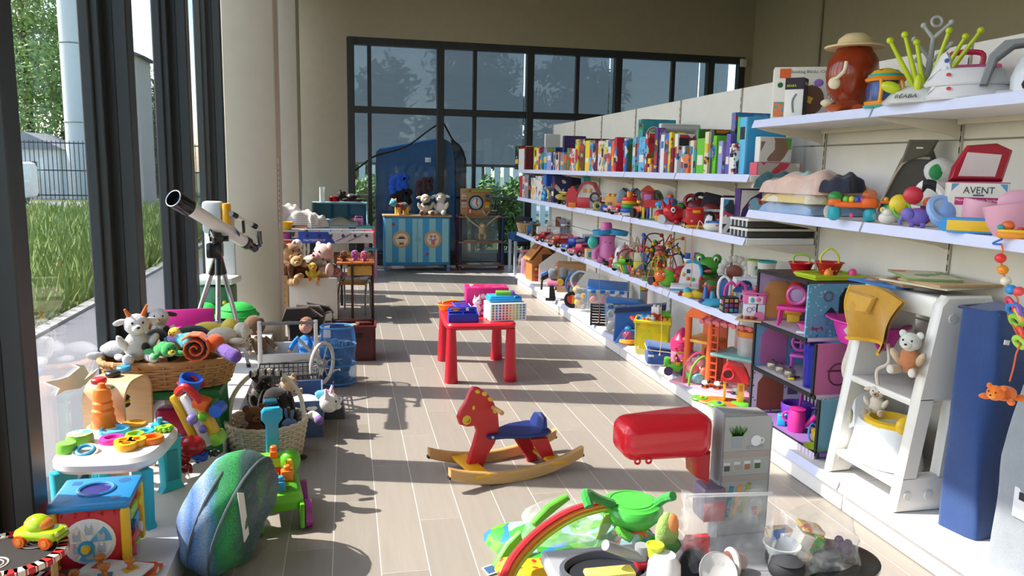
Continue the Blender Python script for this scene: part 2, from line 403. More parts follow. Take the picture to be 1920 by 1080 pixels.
# ================================================================ outdoors
gz=-.06
tag(MB().B((0,40,gz-.1),(240,240,.2),0).put('lawn_ground','r:5f6b3a'),'green lawn ground outside the windows','ground')['kind']='structure'
def exslab(name,lo,hi,mat):
    o=slab(name,lo,hi,mat);return o
exslab('path',(-3.0,-6,gz-.02),(-1.38,15,gz+.012),'r:77787a')
exslab('kerb',(-3.14,-6,gz-.02),(-3.0,30,gz+.04),'r:b9b9b2')
exslab('road',(-60,29.5,gz-.02),(30,36,gz+.012),'r:8d8f92')
exslab('road_line',(-60,30.2,gz+.012),(30,30.45,gz+.016),'r:dedede')
def leaves(cl,n,sz,up=.3,seed=1):
    rnd=random.Random(seed);vs=[];fs=[]
    tot=sum(r[0]*r[1]*r[2]for c,r in cl)
    for c,r in cl:
        for _ in range(int(n*r[0]*r[1]*r[2]/tot)):
            while True:
                p=Vector([rnd.uniform(-1,1)for _ in range(3)])
                if .25<p.length<1:break
            p=Vector((c[0]+p.x*r[0],c[1]+p.y*r[1],c[2]+p.z*r[2]))
            a=Vector([rnd.gauss(0,1)for _ in range(3)]).normalized();b=a.orthogonal().normalized();k=sz*rnd.uniform(.6,1.4);o=len(vs)
            vs+=[p-a*k,p+b*k*.45,p+a*k,p-b*k*.45];fs.append((o,o+1,o+2,o+3))
    return vs,fs
def foliage(par,cl,n,sz,mat,seed=1,name='foliage'):
    mb=MB();vs,fs=leaves(cl,n,sz,seed=seed);mb.add(vs,fs);return mb.put(name,mat,par,kind='stuff')
def tree(label,x,y,h,r,col,seed,n=5000,sz=.22,low=.25):
    t=thing('tree',label,'tree',(x,y,gz),group='trees outside');rnd=random.Random(seed);cl=[]
    for k in range(11):
        z=h*(low+(.95-low)*k/10);q=r*math.sin(pi*(.25+.7*k/10))
        for _ in range(2):cl.append(((rnd.uniform(-.6,.6)*q,rnd.uniform(-.6,.6)*q,z),(q*.6,q*.6,h*.075)))
    mb=MB().Y((0,0,0),(0,0,h*.85),r*.09,r*.02)
    for k in range(9):
        a=rnd.uniform(0,6.28);z=h*rnd.uniform(.25,.7);mb.Y((0,0,z),(math.cos(a)*r*.7,math.sin(a)*r*.7,z+h*.14),r*.03,r*.008,n=6)
    mb.put('trunk','w:4a3d30',t);foliage(t,cl,n,sz,'l:'+col,seed)
P0=lambda px,py:W(px,py,z=gz)
for a in(('tall leafy tree behind the fence outside, seen through left window',-15.6,44,18,2.9,'7d9a4e',3,11000,.13,.08),
          ('dark leafy tree beside the white tower outside',-14.9,49,17,2.4,'4f6d3a',4,9000,.13,.05),
          ('bushy tree seen through the narrow second window',-9.9,45,6.6,1.7,'6a8050',5,5000,.11,.1),
          ('round tree far left beyond the road',-19.6,50,13,3,'5f7d42',6,5000,.2),
          ('tree seen through the blinds at left',1.5,30,6.0,2.0,'3c5030',8,3500,.2),
          ('tall dark tree seen through the blinds',5.2,31,8.5,2.6,'35482c',9,4000,.2),
          ('tree seen through the blinds above the shelving',9.5,32,7.5,2.6,'3c5030',10,4000,.2)):tree(*a)
rnd=random.Random(5);mb=MB();vs=[];fs=[]
for _ in range(26000):
    y=6.5+23*rnd.random()**1.5;x=-y/rnd.uniform(2.5,6.6)
    if x>-3.16:continue
    h=rnd.uniform(.12,.5);a=rnd.uniform(0,6.28);dx,dy=math.cos(a)*.012*(1+y/14),math.sin(a)*.012*(1+y/14);bx,by=rnd.uniform(-.2,.2),rnd.uniform(-.2,.2);o=len(vs)
    vs+=[(x-dx,y-dy,gz),(x+dx,y+dy,gz),(x+bx*.5+dx*.7,y+by*.5,gz+h*.6),(x+bx,y+by,gz+h)];fs+=[(o,o+1,o+2),(o,o+2,o+3)]
mb.add(vs,fs);o=mb.put('tall_grass','l:84984c',None,kind='stuff');tag(o,'tall unmown green grass outside the left windows','grass')
t=thing('railing_fence','dark iron railing fence beyond the road outside','fence',(-12,36.6,gz))
for z in(.25,1.3,2.45):MB().B((0,0,z),(26,.04,.05),0).put('rail','r:2f3436',t)
mb=MB()
for k in range(150):mb.B((-13+.173*k,0,1.3),(.025,.025,2.5),0)
mb.put('railing','r:2f3436',t,kind='stuff')
t=thing('white_tower','white cylindrical tower with ring seams outside the left window','tower',(W(150,350,y=38.5).x,38.5,gz))
for k in range(6):
    MB().Y((0,0,3.4*k),(0,0,3.38*(k+1)+.0),.45,n=28).put('ring_section','r:c9d3d2',t)
    if k:MB().O((0,0,3.4*k),.455,.03).put('seam','r:8f9a9a',t)
def shed(name,label,cat,x,y,w,h,col,roofc,d=3):
    t=thing(name,label,cat,(x,y,gz));MB().B((0,0,h/2),(w,d,h),0).put('wall',col,t)
    MB().P([(-w/2-.3,h),(w/2+.3,h),(0,h+w*.28)],d+.4).put('roof',roofc,t)
    MB().B((0,-d/2-.02,h*.4),(w*.3,.06,h*.7),.01).put('door','r:6f6a60',t)
p=W(75,300,y=40);shed('white_cabin','small white cabin behind the iron fence outside','cabin',p.x,40,2.6,2.2,'r:dfe3e0','r:8c8f90')
p=W(238,120,y=33);shed('gabled_house','house with a pitched grey roof seen through the second window','house',p.x-.12,33,1.45,5.6,'r:a8a498','r:5d6164',2)
p=W(66,395,z=gz)
t=thing('parked_van','white parked van at the roadside outside left window','van',(-12.9,31,gz))
MB().B((0,0,1.0),(3.6,1.8,1.3),.2).put('body','r:d9e0da',t);MB().B((.9,0,1.3),(1.2,1.84,.5),.1).put('window','o:30383c',t)
for sx in(-1.1,1.1):
    for sy in(-.8,.8):MB().Y((sx,sy-.1,.33),(sx,sy+.1,.33),.33).put('wheel','r:1e2022',t)
for px,lab in((684,'green bush outside the back window by the plush horse'),(905,'green bush outside beside the clock board'),(962,'green bush outside at the shelving end'),(790,'green bush outside behind the cupboard')):
    p=W(px,380,y=16.3);t=thing('bush',lab,'bush',(p.x,16.3,gz),group='bushes outside the back window')
    MB().Y((0,0,0),(0,0,.8),.04,.02).put('stem','w:4a3d30',t)
    foliage(t,[((0,0,.6),(.34,.3,.6)),((.1,0,1.15),(.28,.25,.45)),((-.12,.1,.9),(.25,.25,.5))],1500,.07,'l:5f8438',int(px))
t=thing('slat_fence','pale slatted fence outside the back window','fence',(4,19.5,gz))
for k in range(60):MB().B((-7+.24*k,0,1.15),(.15,.03,2.3),0).put('slat','r:a9b8bb' if k%3 else 'r:c3cdd0',t)
for z in(.4,1.9):MB().B((0,.04,z),(14.5,.05,.1),0).put('rail','r:5d6a70',t)
# ================================================================ soft toys: one builder
def plush(name,label,P,s,body,rz=0,rx=0,ry=0,head=None,ears='round',pose='sit',muz=None,limb=None,belly=None,group=None,extra=(),earc=None,eye='1a1614'):
    k='k:';hd=k+(head or body);b=k+body;lm=k+(limb or body);mz=k+(muz or body);ec=k+(earc or head or body)
    if pose=='sit':
        H=Vector((0,-.05,.73));sp=[('body',b,'E',(0,0,.3),(.25,.2,.3))]
        if belly:sp.append(('>belly',k+belly,'E',(0,-.09,.28),(.17,.13,.2)))
        for q in(-1,1):
            sp+=[('arm',lm,'E',(q*.27,-.1,.38),(.085,.1,.2),(20,q*28,0)),('leg',lm,'E',(q*.2,-.27,.1),(.11,.2,.105),(0,0,q*12)),('>foot',mz,'E',(q*.23,-.43,.12),(.085,.05,.1))]
    elif pose=='four':
        H=Vector((0,-.5,.68));sp=[('body',b,'E',(0,.05,.45),(.23,.42,.23))]
        for q in(-1,1):
            for yy in(-.22,.32):sp.append(('leg',lm,'Y',(q*.15,yy,.0),(q*.13,yy,.42),.095,.1))
        sp.append(('tail',lm,'T',[(0,.45,.5),(0,.58,.4),(0,.62,.22)],.035))
    else:
        H=Vector((0,-.46,.3));sp=[('body',b,'E',(0,.05,.22),(.28,.4,.21))]
        for q in(-1,1):
            sp+=[('arm',lm,'E',(q*.33,-.25,.1),(.1,.22,.09),(0,0,q*35)),('leg',lm,'E',(q*.28,.42,.1),(.1,.22,.1),(0,0,-q*30))]
    h=tuple(H)
    sp.append(('head',hd,'E',h,(.235,.215,.215)))
    sp.append(('>muzzle',mz,'E',(h[0],h[1]-.19,h[2]-.05),(.11,.09,.085)))
    sp.append(('>nose','1c1513','E',(h[0],h[1]-.275,h[2]-.02),(.035,.02,.025)))
    for q in(-1,1):
        sp.append(('>eye','o:'+eye,'E',(q*.095,h[1]-.19,h[2]+.06),(.022,.018,.026)))
        if ears=='round':sp.append(('>ear',ec,'E',(q*.185,h[1]+.02,h[2]+.17),(.085,.045,.085)))
        elif ears=='long':sp.append(('>ear',ec,'E',(q*.25,h[1],h[2]-.02),(.05,.08,.2),(0,q*-14,0)))
        elif ears=='up':sp.append(('>ear',ec,'E',(q*.1,h[1],h[2]+.33),(.05,.035,.18),(0,q*12,0)))
        elif ears=='side':sp.append(('>ear',ec,'E',(q*.29,h[1]+.02,h[2]+.06),(.13,.05,.06),(0,q*14,0)))
        elif ears=='point':sp.append(('>ear',ec,'Y',(q*.13,h[1],h[2]+.15),(q*.17,h[1],h[2]+.34),.075,.01))
    sp+=list(extra)
    t=toy(name,label,'soft toy',P,rz,s,sp,group,rx,ry)
    return t
# ================================================================ left ledge
ZL=.15
F_,E_=W(325,372,y=5.22),W(456,452,y=5.74)
ax=(E_-F_);tl=ax.length;q_=ax.to_track_quat('Z','Y').to_matrix().to_4x4()
mt=F_+ax*.60;ap=mt+Vector((0,0,-.17))
base=Vector((ap.x,ap.y,ZL));t=thing('telescope','white telescope with black trim on a silver tripod by the window','telescope',base)
def tl_(mb):mb.v=[q_@p+(F_-base)for p in mb.v];return mb
def loc_(mb):mb.v=[p-base for p in mb.v];return mb
tl_(MB().Y((0,0,.11*tl),(0,0,tl),.046,.043,n=28)).put('tube','o:e9e9e6',t)
d=tl_(MB().L([(.054,0),(.056,.003),(.056,.2*tl),(.047,.2*tl),(.047,.02),(.05,0)],n=28,cap=False)).put('dew_shield','o:15171a',t)
tl_(MB().L([(.046,.05),(.0,.052)],n=24)).put('lens','o:20262c',d)
tl_(MB().O((0,0,0),.054,.0035,n=28)).put('rim','m:b9bdc0',d)
tl_(MB().L([(.046,0),(.046,.05),(.03,.07),(.03,.14)],(0,0,tl))).put('focuser','o:1b1d20',t)
ep=W(488,458,y=5.83);e2=E_+ax.normalized()*.13
loc_(MB().Y(e2,ep,.017).Y(ep,ep+Vector((-.008,0,.085)),.017).Y(ep+Vector((-.008,0,.05)),ep+Vector((-.008,0,.095)),.021)).put('eyepiece','m:6a6c70',t)
fa,fb=W(440,404,y=5.66),W(472,421,y=5.80)
fo=loc_(MB().Y(fa,fb,.013)).put('finder_scope','o:deded9',t)
loc_(MB().Y(fa-(fb-fa)*.2,fa+(fb-fa)*.1,.02).Y(fb,fb+(fb-fa)*.25,.02)).put('finder_ring','o:1b1d20',fo)
loc_(MB().B((fa+fb)/2+Vector((0,0,-.045)),(.018,.04,.09),.004,(20,0,0))).put('finder_bracket','o:1b1d20',fo)
loc_(MB().B(mt+Vector((-.01,-.0,-.075)),(.07,.12,.06),.012,(25,0,25)).B(mt+Vector((0,0,-.11)),(.06,.08,.06),.012).Y(mt+Vector((-.05,0,-.09)),mt+Vector((.07,0,-.09)),.02)).put('mount','o:17191b',t)
loc_(MB().B(ap+Vector((-.02,0,.0)),(.10,.10,.10),.012)).put('tripod_head','o:17191b',t)
loc_(MB().B(F_+ax*.80+Vector((.044,-.012,.012)),(.004,.09,.022),0,(27,0,32))).put('badge','o:20264a',t)
feet=[W(467,688,z=ZL),Vector((ap.x-.33,ap.y+.12,ZL)),Vector((ap.x+.02,ap.y-.36,ZL))]
for f in feet:
    a=ap+(f-ap).normalized()*.03;a.z=ap.z-.04;k=f-a
    lg_=loc_(MB().B((0,0,0),(.001,.001,.001),0).Y(a,a+k*.14,.022)).put('leg_joint','o:1a1c1e',t)
    loc_(MB().Y(a+k*.1,a+k*.66,.0165).Y(a+k*.6,f,.012)).put('leg','m:b4b6b8',t)
    loc_(MB().Y(a+k*.62,a+k*.68,.021).Y(a+k*.965,f,.016)).put('leg_clamp','o:1a1c1e',t)
tc=ap+Vector((0,0,-.50))
loc_(MB().L([(.085,0),(.088,.012),(.08,.012),(.08,.003),(0,.003)],tc)).put('accessory_tray','o:1c1e20',t)
mb=MB()
for f in feet:mb.Y(tc,ap+(f-ap)*.62,.008,n=6)
loc_(mb).put('spreader','o:1c1e20',t)
t=thing('green_table','dark green plastic kids table under the wicker basket','table',(-.93,4.36,ZL))
MB().B((0,0,.335),(.54,.42,.05),.02).put('tabletop','0f6b35',t)
for sx in(-1,1):
    for sy in(-1,1):MB().L([(.05,0),(.052,.01),(.04,.32)],(sx*.21,sy*.15,0)).put('leg','0f6b35',t)
tag(MB().B((0,0,0),(.22,.12,.2),.03).put('pink_case','b3123f'),'crimson plastic case with a black round badge under the green table','case').location=(-.93,4.42,ZL+.1)
def wicker(t,w,d,h,z,mat,flare=1.12,rows=11,r=.0085,rim=.016,name='weave',rc=.3):
    mb=MB();n=48
    def ring(k,off):
        s=1+(flare-1)*k;out=[]
        for j in range(n):
            a=2*pi*j/n;c,q=math.cos(a),math.sin(a);e=.45+rc
            x=math.copysign(abs(c)**e,c)*w/2*s;y=math.copysign(abs(q)**e,q)*d/2*s;o=(r*.9 if(j+off)%2 else-r*.5)
            L_=math.hypot(x,y);out.append((x+x/L_*o,y+y/L_*o,z+h*k))
        return out
    for i in range(rows):mb.T(ring(i/(rows-1)*.97,i%2),r,True,5,0)
    for j in range(0,n,2):
        a,b=ring(0,1)[j],ring(1,1)[j];mb.Y(a,b,r*.6,n=5)
    mb.put(name,mat,t)
    mb=MB()
    for dz in(0,-.006):mb.T([(x,y,zz+dz)for x,y,zz in ring(1,0)],rim*.7,True,6,0)
    mb.put('rim',mat,t)
    mb=MB();mb.add([Vector(p)for p in ring(.02,0)],[tuple(range(n))]);mb.put('floor',mat,t)
t=thing('wicker_basket','large oblong brown wicker basket full of soft toys on the green table','basket',(-.935,4.33,.512),R(2))
wicker(t,.585,.34,.135,.01,'w:b98a52',1.14,10,.009,.018)
MB().B((0,0,.03),(.5,.3,.03),.01).put('lining','f:8a6a44',t)
G='soft toys in the wicker basket'
def pl(px,py,y,spx,*a,**k):
    P=W(px,py,y=y);s=spx*mpp(P);return P,s
def bsk(name,label,px,py,y,spx,body,**k):
    P=W(px,py,y=y-.33);s=1.22*spx*mpp(P);k.setdefault('group',G);return plush(name,label,P-Vector((0,0,s*.22)),s,body,**k)
bsk('plush_monkey','black plush monkey with tan face lying on top of the basket pile',350,632,4.75,82,'16120f',rz=R(-75),rx=R(10),ry=R(15),pose='lie',head='16120f',muz='b98c6a',limb='1a1512',ears='side',earc='b98c6a',extra=[('hand','k:c39a78','E',(.42,-.42,.1),.09),('hand','k:c39a78','E',(-.42,-.42,.1),.09),('foot','k:c39a78','E',(.4,.6,.12),.09)])
bsk('plush_bull','light grey plush bull with an orange horn in the basket',258,655,4.55,78,'c9c8c4',rz=R(20),ears='side',head='cfcecb',muz='d8d6d2',extra=[('horn','f:d86a20','Y',(.12,-.05,.9),(.2,-.1,1.12),.05,.02),('horn','f:d86a20','Y',(-.12,-.05,.9),(-.2,-.1,1.05),.05,.02),('patch','f:2a2624','E',(.12,-.17,.3),(.08,.06,.08))])
bsk('plush_donkey','grey plush donkey lying at the left end of the basket',222,655,4.68,62,'a9aaac',rz=R(70),pose='lie',ears='up',muz='d5d5d5')
bsk('plush_cow','white plush cow with brown patches behind the grey bull',300,632,4.85,62,'e6e0d6',rz=R(10),ears='side',earc='4a3226',muz='e0b8a0',extra=[('patch','k:4a3226','E',(.16,-.1,.4),(.1,.12,.12))])
bsk('plush_fox','bright orange plush tail toy behind the white cow',285,622,4.95,50,'e86a1c',rz=R(30),pose='lie',ears='point')
bsk('plush_duck','yellow plush duck with blue tag lying in the basket',395,620,4.88,66,'e3c94a',rz=R(80),pose='lie',ears='none',muz='e08a30',extra=[('tag','f:4a9ac8','B',(.1,-.1,.42),(.1,.08,.02))])
bsk('plush_dog','cream plush dog face down at the right of the basket pile',420,628,4.72,58,'d8cdb8',rz=R(110),pose='lie',ears='long')
def roll(label,px,py,y,spx,cols,rz=0,rx=0):
    P=W(px,py,y=y-.3);s=spx*mpp(P);pts=[(math.cos(a)*(.06+.028*a),-.3,math.sin(a)*(.06+.028*a))for a in[i*.6 for i in range(26)]]
    t=thing('cloth_roll',label,'soft toy',P,rz,G,rx)
    mb=MB(s)
    for(a,b)in zip(pts[:-1],pts[1:]):
        d=Vector(b)-Vector(a);mb.B((Vector(a)+Vector(b))/2+Vector((0,.3,0)),(d.length*1.1,.62,.05),.02,(0,-math.degrees(math.atan2(d.z,d.x)),0),k=1)
    mb.put('spiral',cols[0],t);MB(s).E((.55,.1,.1),(.3,.25,.3)).put('flap',cols[1],t)
roll('rolled orange fleece toy spiral at the basket front',368,652,4.42,60,('f:e4611e','f:d9551a'))
def snake(name,label,pts,r,mats,y,g=G,cat='soft toy'):
    P=[W(px,py,y=y+dy-(.3 if g else 0))for px,py,dy in pts];b=P[0];t=thing(name,label,cat,b,0,g);n=len(mats)
    sp=smooth_path([p-b for p in P],False,6);k=len(sp)/n
    for i,m in enumerate(mats):
        seg=sp[int(i*k):int((i+1)*k)+1]
        if len(seg)>1:MB().T(seg,r,n=12,sm=0).E(seg[-1],r).put('segment',m,t)
    return t
snake('plush_caterpillar','striped teal green and purple plush caterpillar draped over the basket',[(340,645,0),(352,636,0),(380,640,-.05),(408,650,-.06),(428,662,-.12),(440,668,-.15)],.035,['k:54b8b0','k:48a8c0','k:44408a','k:8fc24a','k:7a5aa8','k:6a4a98'],4.5)
snake('plush_worm','lilac and teal plush limb between green frog and orange roll',[(318,640,0),(335,634,0),(350,645,-.03)],.03,['k:9a8ac8','k:5ab8c0'],4.5)
bsk('plush_frog','bright green patterned cloth frog at the basket front',308,655,4.45,52,'2f9a4a',rz=R(30),pose='lie',ears='none',muz='e8d24a',belly='e8d24a')
bsk('plush_parrot','small multicolour plush bird beside the green frog',330,648,4.55,40,'e8c83a',rz=R(-20),ears='none',muz='e87a2a',limb='3aa0b0')
bsk('plush_mouse','floral white cloth mouse at the far right end of basket',437,642,4.8,44,'cfc2b8',rz=R(60),pose='lie',ears='round')
t=toy('toy_laptop','magenta toy laptop standing behind the basket of soft toys','toy laptop',W(345,625,y=5.15),R(8),.33,[('base','c42a92','B',(0,0,.0),(1.15,.5,.1),.04,(14,0,0)),('keyboard','e9c6de','B',(0,-.03,.055),(.85,.3,.02),.01,(14,0,0)),('screen','b8207f','B',(0,.3,.2),(1.1,.08,.45),.04,(-25,0,0)),('handle','d85aac','O',(.5,-.1,.08),.1,.025,(14,0,0))])
MB(.33).B((0,.1,-.75),(.8,.4,1.3),.03).put('box_below','r:6d5846',t)
def toad(label,P,s):
    toy('toadstool_house',label,'toy house',P,R(10),s,[('dome','r:27b848','L',[(.02,.62),(.2,.6),(.36,.5),(.46,.34),(.5,.16),(.49,.12),(.0,.12)]),('stem','7a3020','L',[(.27,-.35),(.28,.1),(.24,.14)]),('door','f0c030','B',(-.05,-.27,-.12),(.16,.03,.3),.01),('>window','e8e0c8','B',(.17,-.235,-.05),(.1,.03,.12),.01)]+[('+',0,'O',(0,0,.2+.1*i),.485-.07*i*i*.55,.018)for i in range(4)][0:0]+[('ridge','r:22a840','O',(0,0,.2),.492,.018),('+',0,'O',(0,0,.34),.462,.018),('+',0,'O',(0,0,.48),.37,.018)])
toad('large green toadstool dome in front of the white column',W(446,618,y=6.45),.36)
toad('green toadstool dome half hidden behind the telescope tripod',W(385,608,y=6.75),.30)
P=W(411,525,y=6.9);P.z=ZL
toy('play_stand','tall grey and white play stand with yellow side behind the telescope','toy stand',P,R(-12),1.0,[('back_panel','c9cbc8','B',(0,.05,.55),(.26,.04,1.1),.02),('top_box','b3b6b4','B',(-.03,0,1.08),(.17,.1,.27),.03),('yellow_panel','e8a818','B',(.085,0,1.1),(.05,.1,.2),.015),('counter','d8dad6','B',(0,-.05,.56),(.34,.24,.06),.015),('door','2f6a4a','B',(0,-.06,.3),(.28,.18,.42),.01),('>knob','e8c23a','E',(.1,-.16,.38),.02)])
P=W(175,790,y=4.22);t=thing('activity_arch','bent plywood activity arch with hanging wooden toys on the ledge','toy arch',(-1.10,3.955,ZL),R(-14))
def arch(w,h,r,th,d,z0=0):
    o=[(-w/2,z0)]+[(-w/2+r-r*math.cos(a),h-r+r*math.sin(a))for a in[i*pi/12 for i in range(7)]]+[(w/2-r+r*math.sin(a),h-r+r*math.cos(a))for a in[i*pi/12 for i in range(7)]]+[(w/2,z0)]
    k=w/2-th;ri=r-th
    i_=[(k,z0)]+[(k-ri+ri*math.cos(a),h-th-ri+ri*math.sin(a))for a in[i*pi/12 for i in range(7)]]+[(-k+ri-ri*math.sin(a),h-th-ri+ri*math.cos(a))for a in[i*pi/12 for i in range(7)]]+[(-k,z0)]
    return o+i_
MB().P(arch(.27,.5,.1,.014,.2),.2,(0,0,0),(0,0,90)).put('frame','w:d9b485',t)
for k,(c,yy)in enumerate((('c8202a',-.12),('1d1c1e',.0),('2f8fc8',.1))):
    MB().L([(.03,0),(.034,.006),(.034,.02),(.028,.026),(0,.026)],(-.02,yy,.5)).put('knob',c,t)
for(x,yy,z,r,m)in((.03,-.04,.26,.05,'c8202a'),):MB().O((x,yy,z),r,.01,(0,90,20)).put('ring',m,t)
MB().Y((.03,-.1,.48),(.03,-.1,.1),.008).put('rod','2f9a4a',t)
MB().E((.03,-.1,.24),(.028,.035,.045)).put('bead','3a9ad0',t);MB().E((.03,-.1,.155),(.03,.03,.03)).put('bead','e8b82a',t)
for k,m in enumerate(('1d1c1e','e8c22a','1d1c1e')):MB().L([(.04,0),(.045,.007),(.04,.014),(0,.014)],(.03,-.04,.40-.018*k)).put('disc',m,t)
MB().T([(.03,.02,.06),(.03,.05,.16),(.03,.1,.17),(.03,.14,.08)],.018).put('rainbow','d83a2a',t)
t=thing('activity_table','white top baby activity table with teal legs on the ledge','activity table',(-1.0,3.56,ZL),R(-4))
def spoly(w,d,e=.55,n=36):return[(math.copysign(abs(math.cos(2*pi*i/n))**e,math.cos(2*pi*i/n))*w/2,math.copysign(abs(math.sin(2*pi*i/n))**e,math.sin(2*pi*i/n))*d/2)for i in range(n)]
def flat(mb,poly,z,h,bev=.01):return mb.P(poly,h,(0,0,z),(-90,0,0),bev)
flat(MB(),spoly(.43,.52),.285,.06,.018).put('top','o:e9e8e4',t)
for sx,sy in((1,1),(1,-1),(-1,-1),(-1,1)):
    l=MB().P([(-.06,0),(.06,0),(.045,.03),(.05,.26),(-.05,.26),(-.045,.03)],.05,(sx*.155,sy*.19,0),(0,0,45*sx*sy),.008).put('leg','1ca8b8',t)
    MB().P([(-.03,.05),(.03,.05),(.025,.2),(-.025,.2)],.056,(sx*.155,sy*.19,0),(0,0,45*sx*sy),.003).put('recess','157f8f',l)
ZT_=.315
def cup(nm,m,x,y,r,h,hole=.7,sub=None):
    o=MB().L([(r,0),(r*1.02,h*.7),(r*.95,h),(r*hole,h),(r*hole*.95,h*.4),(0,h*.4)],(x,y,ZT_)).put(nm,m,t);return o
cup('blue_cup','5cb8d8',-.05,.1,.065,.022,.8);cup('shape_ring','d63aa0',-.02,-.02,.05,.022,.6)
for(x,y,m)in((.05,-.08,'f0a818'),(.1,-.07,'f0a818'),(.075,-.12,'f0a818')):cup('flower_lobe',m,x,y,.04,.03,.5)
cup('shape_ring','f07a18',.15,-.035,.05,.026,.6);cup('button','a8d028',.07,0,.04,.03,.75);cup('shape_ring','3ab0d0',.09,.06,.042,.02,.6)
for(x,y,r,m)in((.13,.15,.04,'2fa8c8'),(.16,.11,.04,'8fc830')):
    mb=MB().L([(r*.8,0),(r*.8,.02),(r*.3,.02),(r*.3,.012),(0,.012)],(x,y,ZT_+.004))
    for k in range(10):mb.B((x+r*.85*math.cos(k*.628),y+r*.85*math.sin(k*.628),ZT_+.012),(.014,.014,.018),.003,(0,0,k*36),k=1)
    mb.put('gear',m,t)
MB().Y((.13,.15,ZT_),(.13,.15,ZT_+.05),.012).put('peg','2fa8c8',t)
for x,y,r in((-.15,-.02,.055),(-.16,-.13,.04)):
    MB().L([(r,0),(r,.035),(r*.9,.05),(0,.05)],(x,y,ZT_-.01)).put('drum','7cc63a',t)
MB().L([(.048,0),(.05,.002),(0,.002)],(-.15,-.02,ZT_+.041)).put('drum_face','a:e8e2c8,58a8d0,e0a040,30',t)
MB().O((-.08,-.15,ZT_+.005),.045,.007,(20,0,0)).put('ring_handle','o:e4e4e2',t)
MB().O((-.08,-.15,ZT_+.012),.032,.008,(20,0,0)).put('slider','3a98c0',t)
MB().B((.175,.02,ZT_),(.05,.03,.006),.003).put('speaker','o:d2d6d2',t)
MB().L([(.075,0),(.07,.012),(.03,.015),(.0,.015)],(-.12,.17,ZT_)).put('cone_base','o:e9e8e4',t)
MB().L([(.065,0),(.052,.015),(.05,.04),(.044,.05),(.048,.075),(.04,.085),(.044,.11),(.036,.12),(.04,.145),(.034,.175),(.02,.18),(.014,.2),(0,.205)],(-.12,.17,ZT_+.012)).put('orange_cone','ee7a1c',t)
MB().L([(.05,0),(.052,.012),(0,.012)],(.0,.2,ZT_)).put('yellow_disc','e8a02a',t)
t=thing('activity_cube','red and yellow activity cube with blue top on the ledge','activity cube',(-.96,3.10,ZL),R(3))
s=.27
MB().B((0,0,s/2),(s*.94,s*.94,s*.96),.035).put('body','cf2630',t)
for sx in(-1,1):
    for sy in(-1,1):MB().B((sx*s*.455,sy*s*.455,s*.48),(.035,.035,s*.92),.015).put('edge_post','e9b81e',t)
top=MB().B((0,0,s*.97),(s*1.04,s*1.04,.03),.014).put('top_plate','2a8cc8',t)
MB().O((0,0,s*.97+.014),.062,.01).put('hole_rim','2274b0',top)
MB().L([(.058,0),(0,.001)],(0,0,s*.97+.0155)).put('hole','241a70',top)
for x,y,sh in((-.085,.08,4),(.085,.08,14),(-.085,-.085,5),(.085,-.085,4)):MB().L([(.024,0),(0,.001)],(x,y,s*.97+.0155),(0,0,45),n=sh).put('shape_hole','1f5f94',top)
fr=MB().L([(.088,0),(.09,.006),(.08,.01),(0,.01)],(0,-s*.472,s*.48),(90,0,0),n=28).put('picture_ring','o:e8e6e0',t)
for k,m in enumerate(('5aa8d0','dfe6e8','e6dccd','e8c8c0','5aa8d0','dfe6e8')):
    a=k*pi/3;MB().P([(0,0)]+[(.077*math.cos(a+i*pi/15+.02),.077*math.sin(a+i*pi/15+.02))for i in range(5)],.003,(0,-s*.472-.011,s*.48)).put('picture_wedge',m,fr)
    cx,cz=.048*math.cos(a+.5),.048*math.sin(a+.5)+s*.48
    MB().P([(-.012,-.018),(.012,-.018),(.014,.004),(.009,.02+.004*(k%3)),(.004,.008),(-.004,.008),(-.009,.02+.004*(k%2)),(-.014,.004)],.002,(cx,-s*.472-.0135,cz)).put('animal_print','r:a8b4ba',fr)
MB().L([(.03,0),(.028,.02),(0,.022)],(-.01,-s*.48,s*.40),(90,0,0)).put('dial','2f98c0',t)
MB().L([(.018,0),(.014,.012),(0,.012)],(-.01,-s*.48-.02,s*.40),(90,0,0)).put('dial_cap','o:e0b83a',t)
for k,z in enumerate((.2,.145,.09,.04)):
    MB().B((s*.48,-.03+.02*(k%2),z),(.02,.11,.045),.01).put('side_block',('9cc83a','3aa0c8','cf2630','8fc02a')[k],t)
    MB().L([(.022,0),(.02,.012),(0,.012)],(s*.49,.05*(-1)**k,z),(0,90,0)).put('side_wheel',('e8c02a','2a5fa8','e8e0d0','d86aa0')[k],t)
mb=MB()
for k,ch in enumerate('12345'):mb.X(ch,.03,(-.09+.045*k,-s*.474,s*.86),(8,0,0))
mb.put('numbers','a81c24',t)
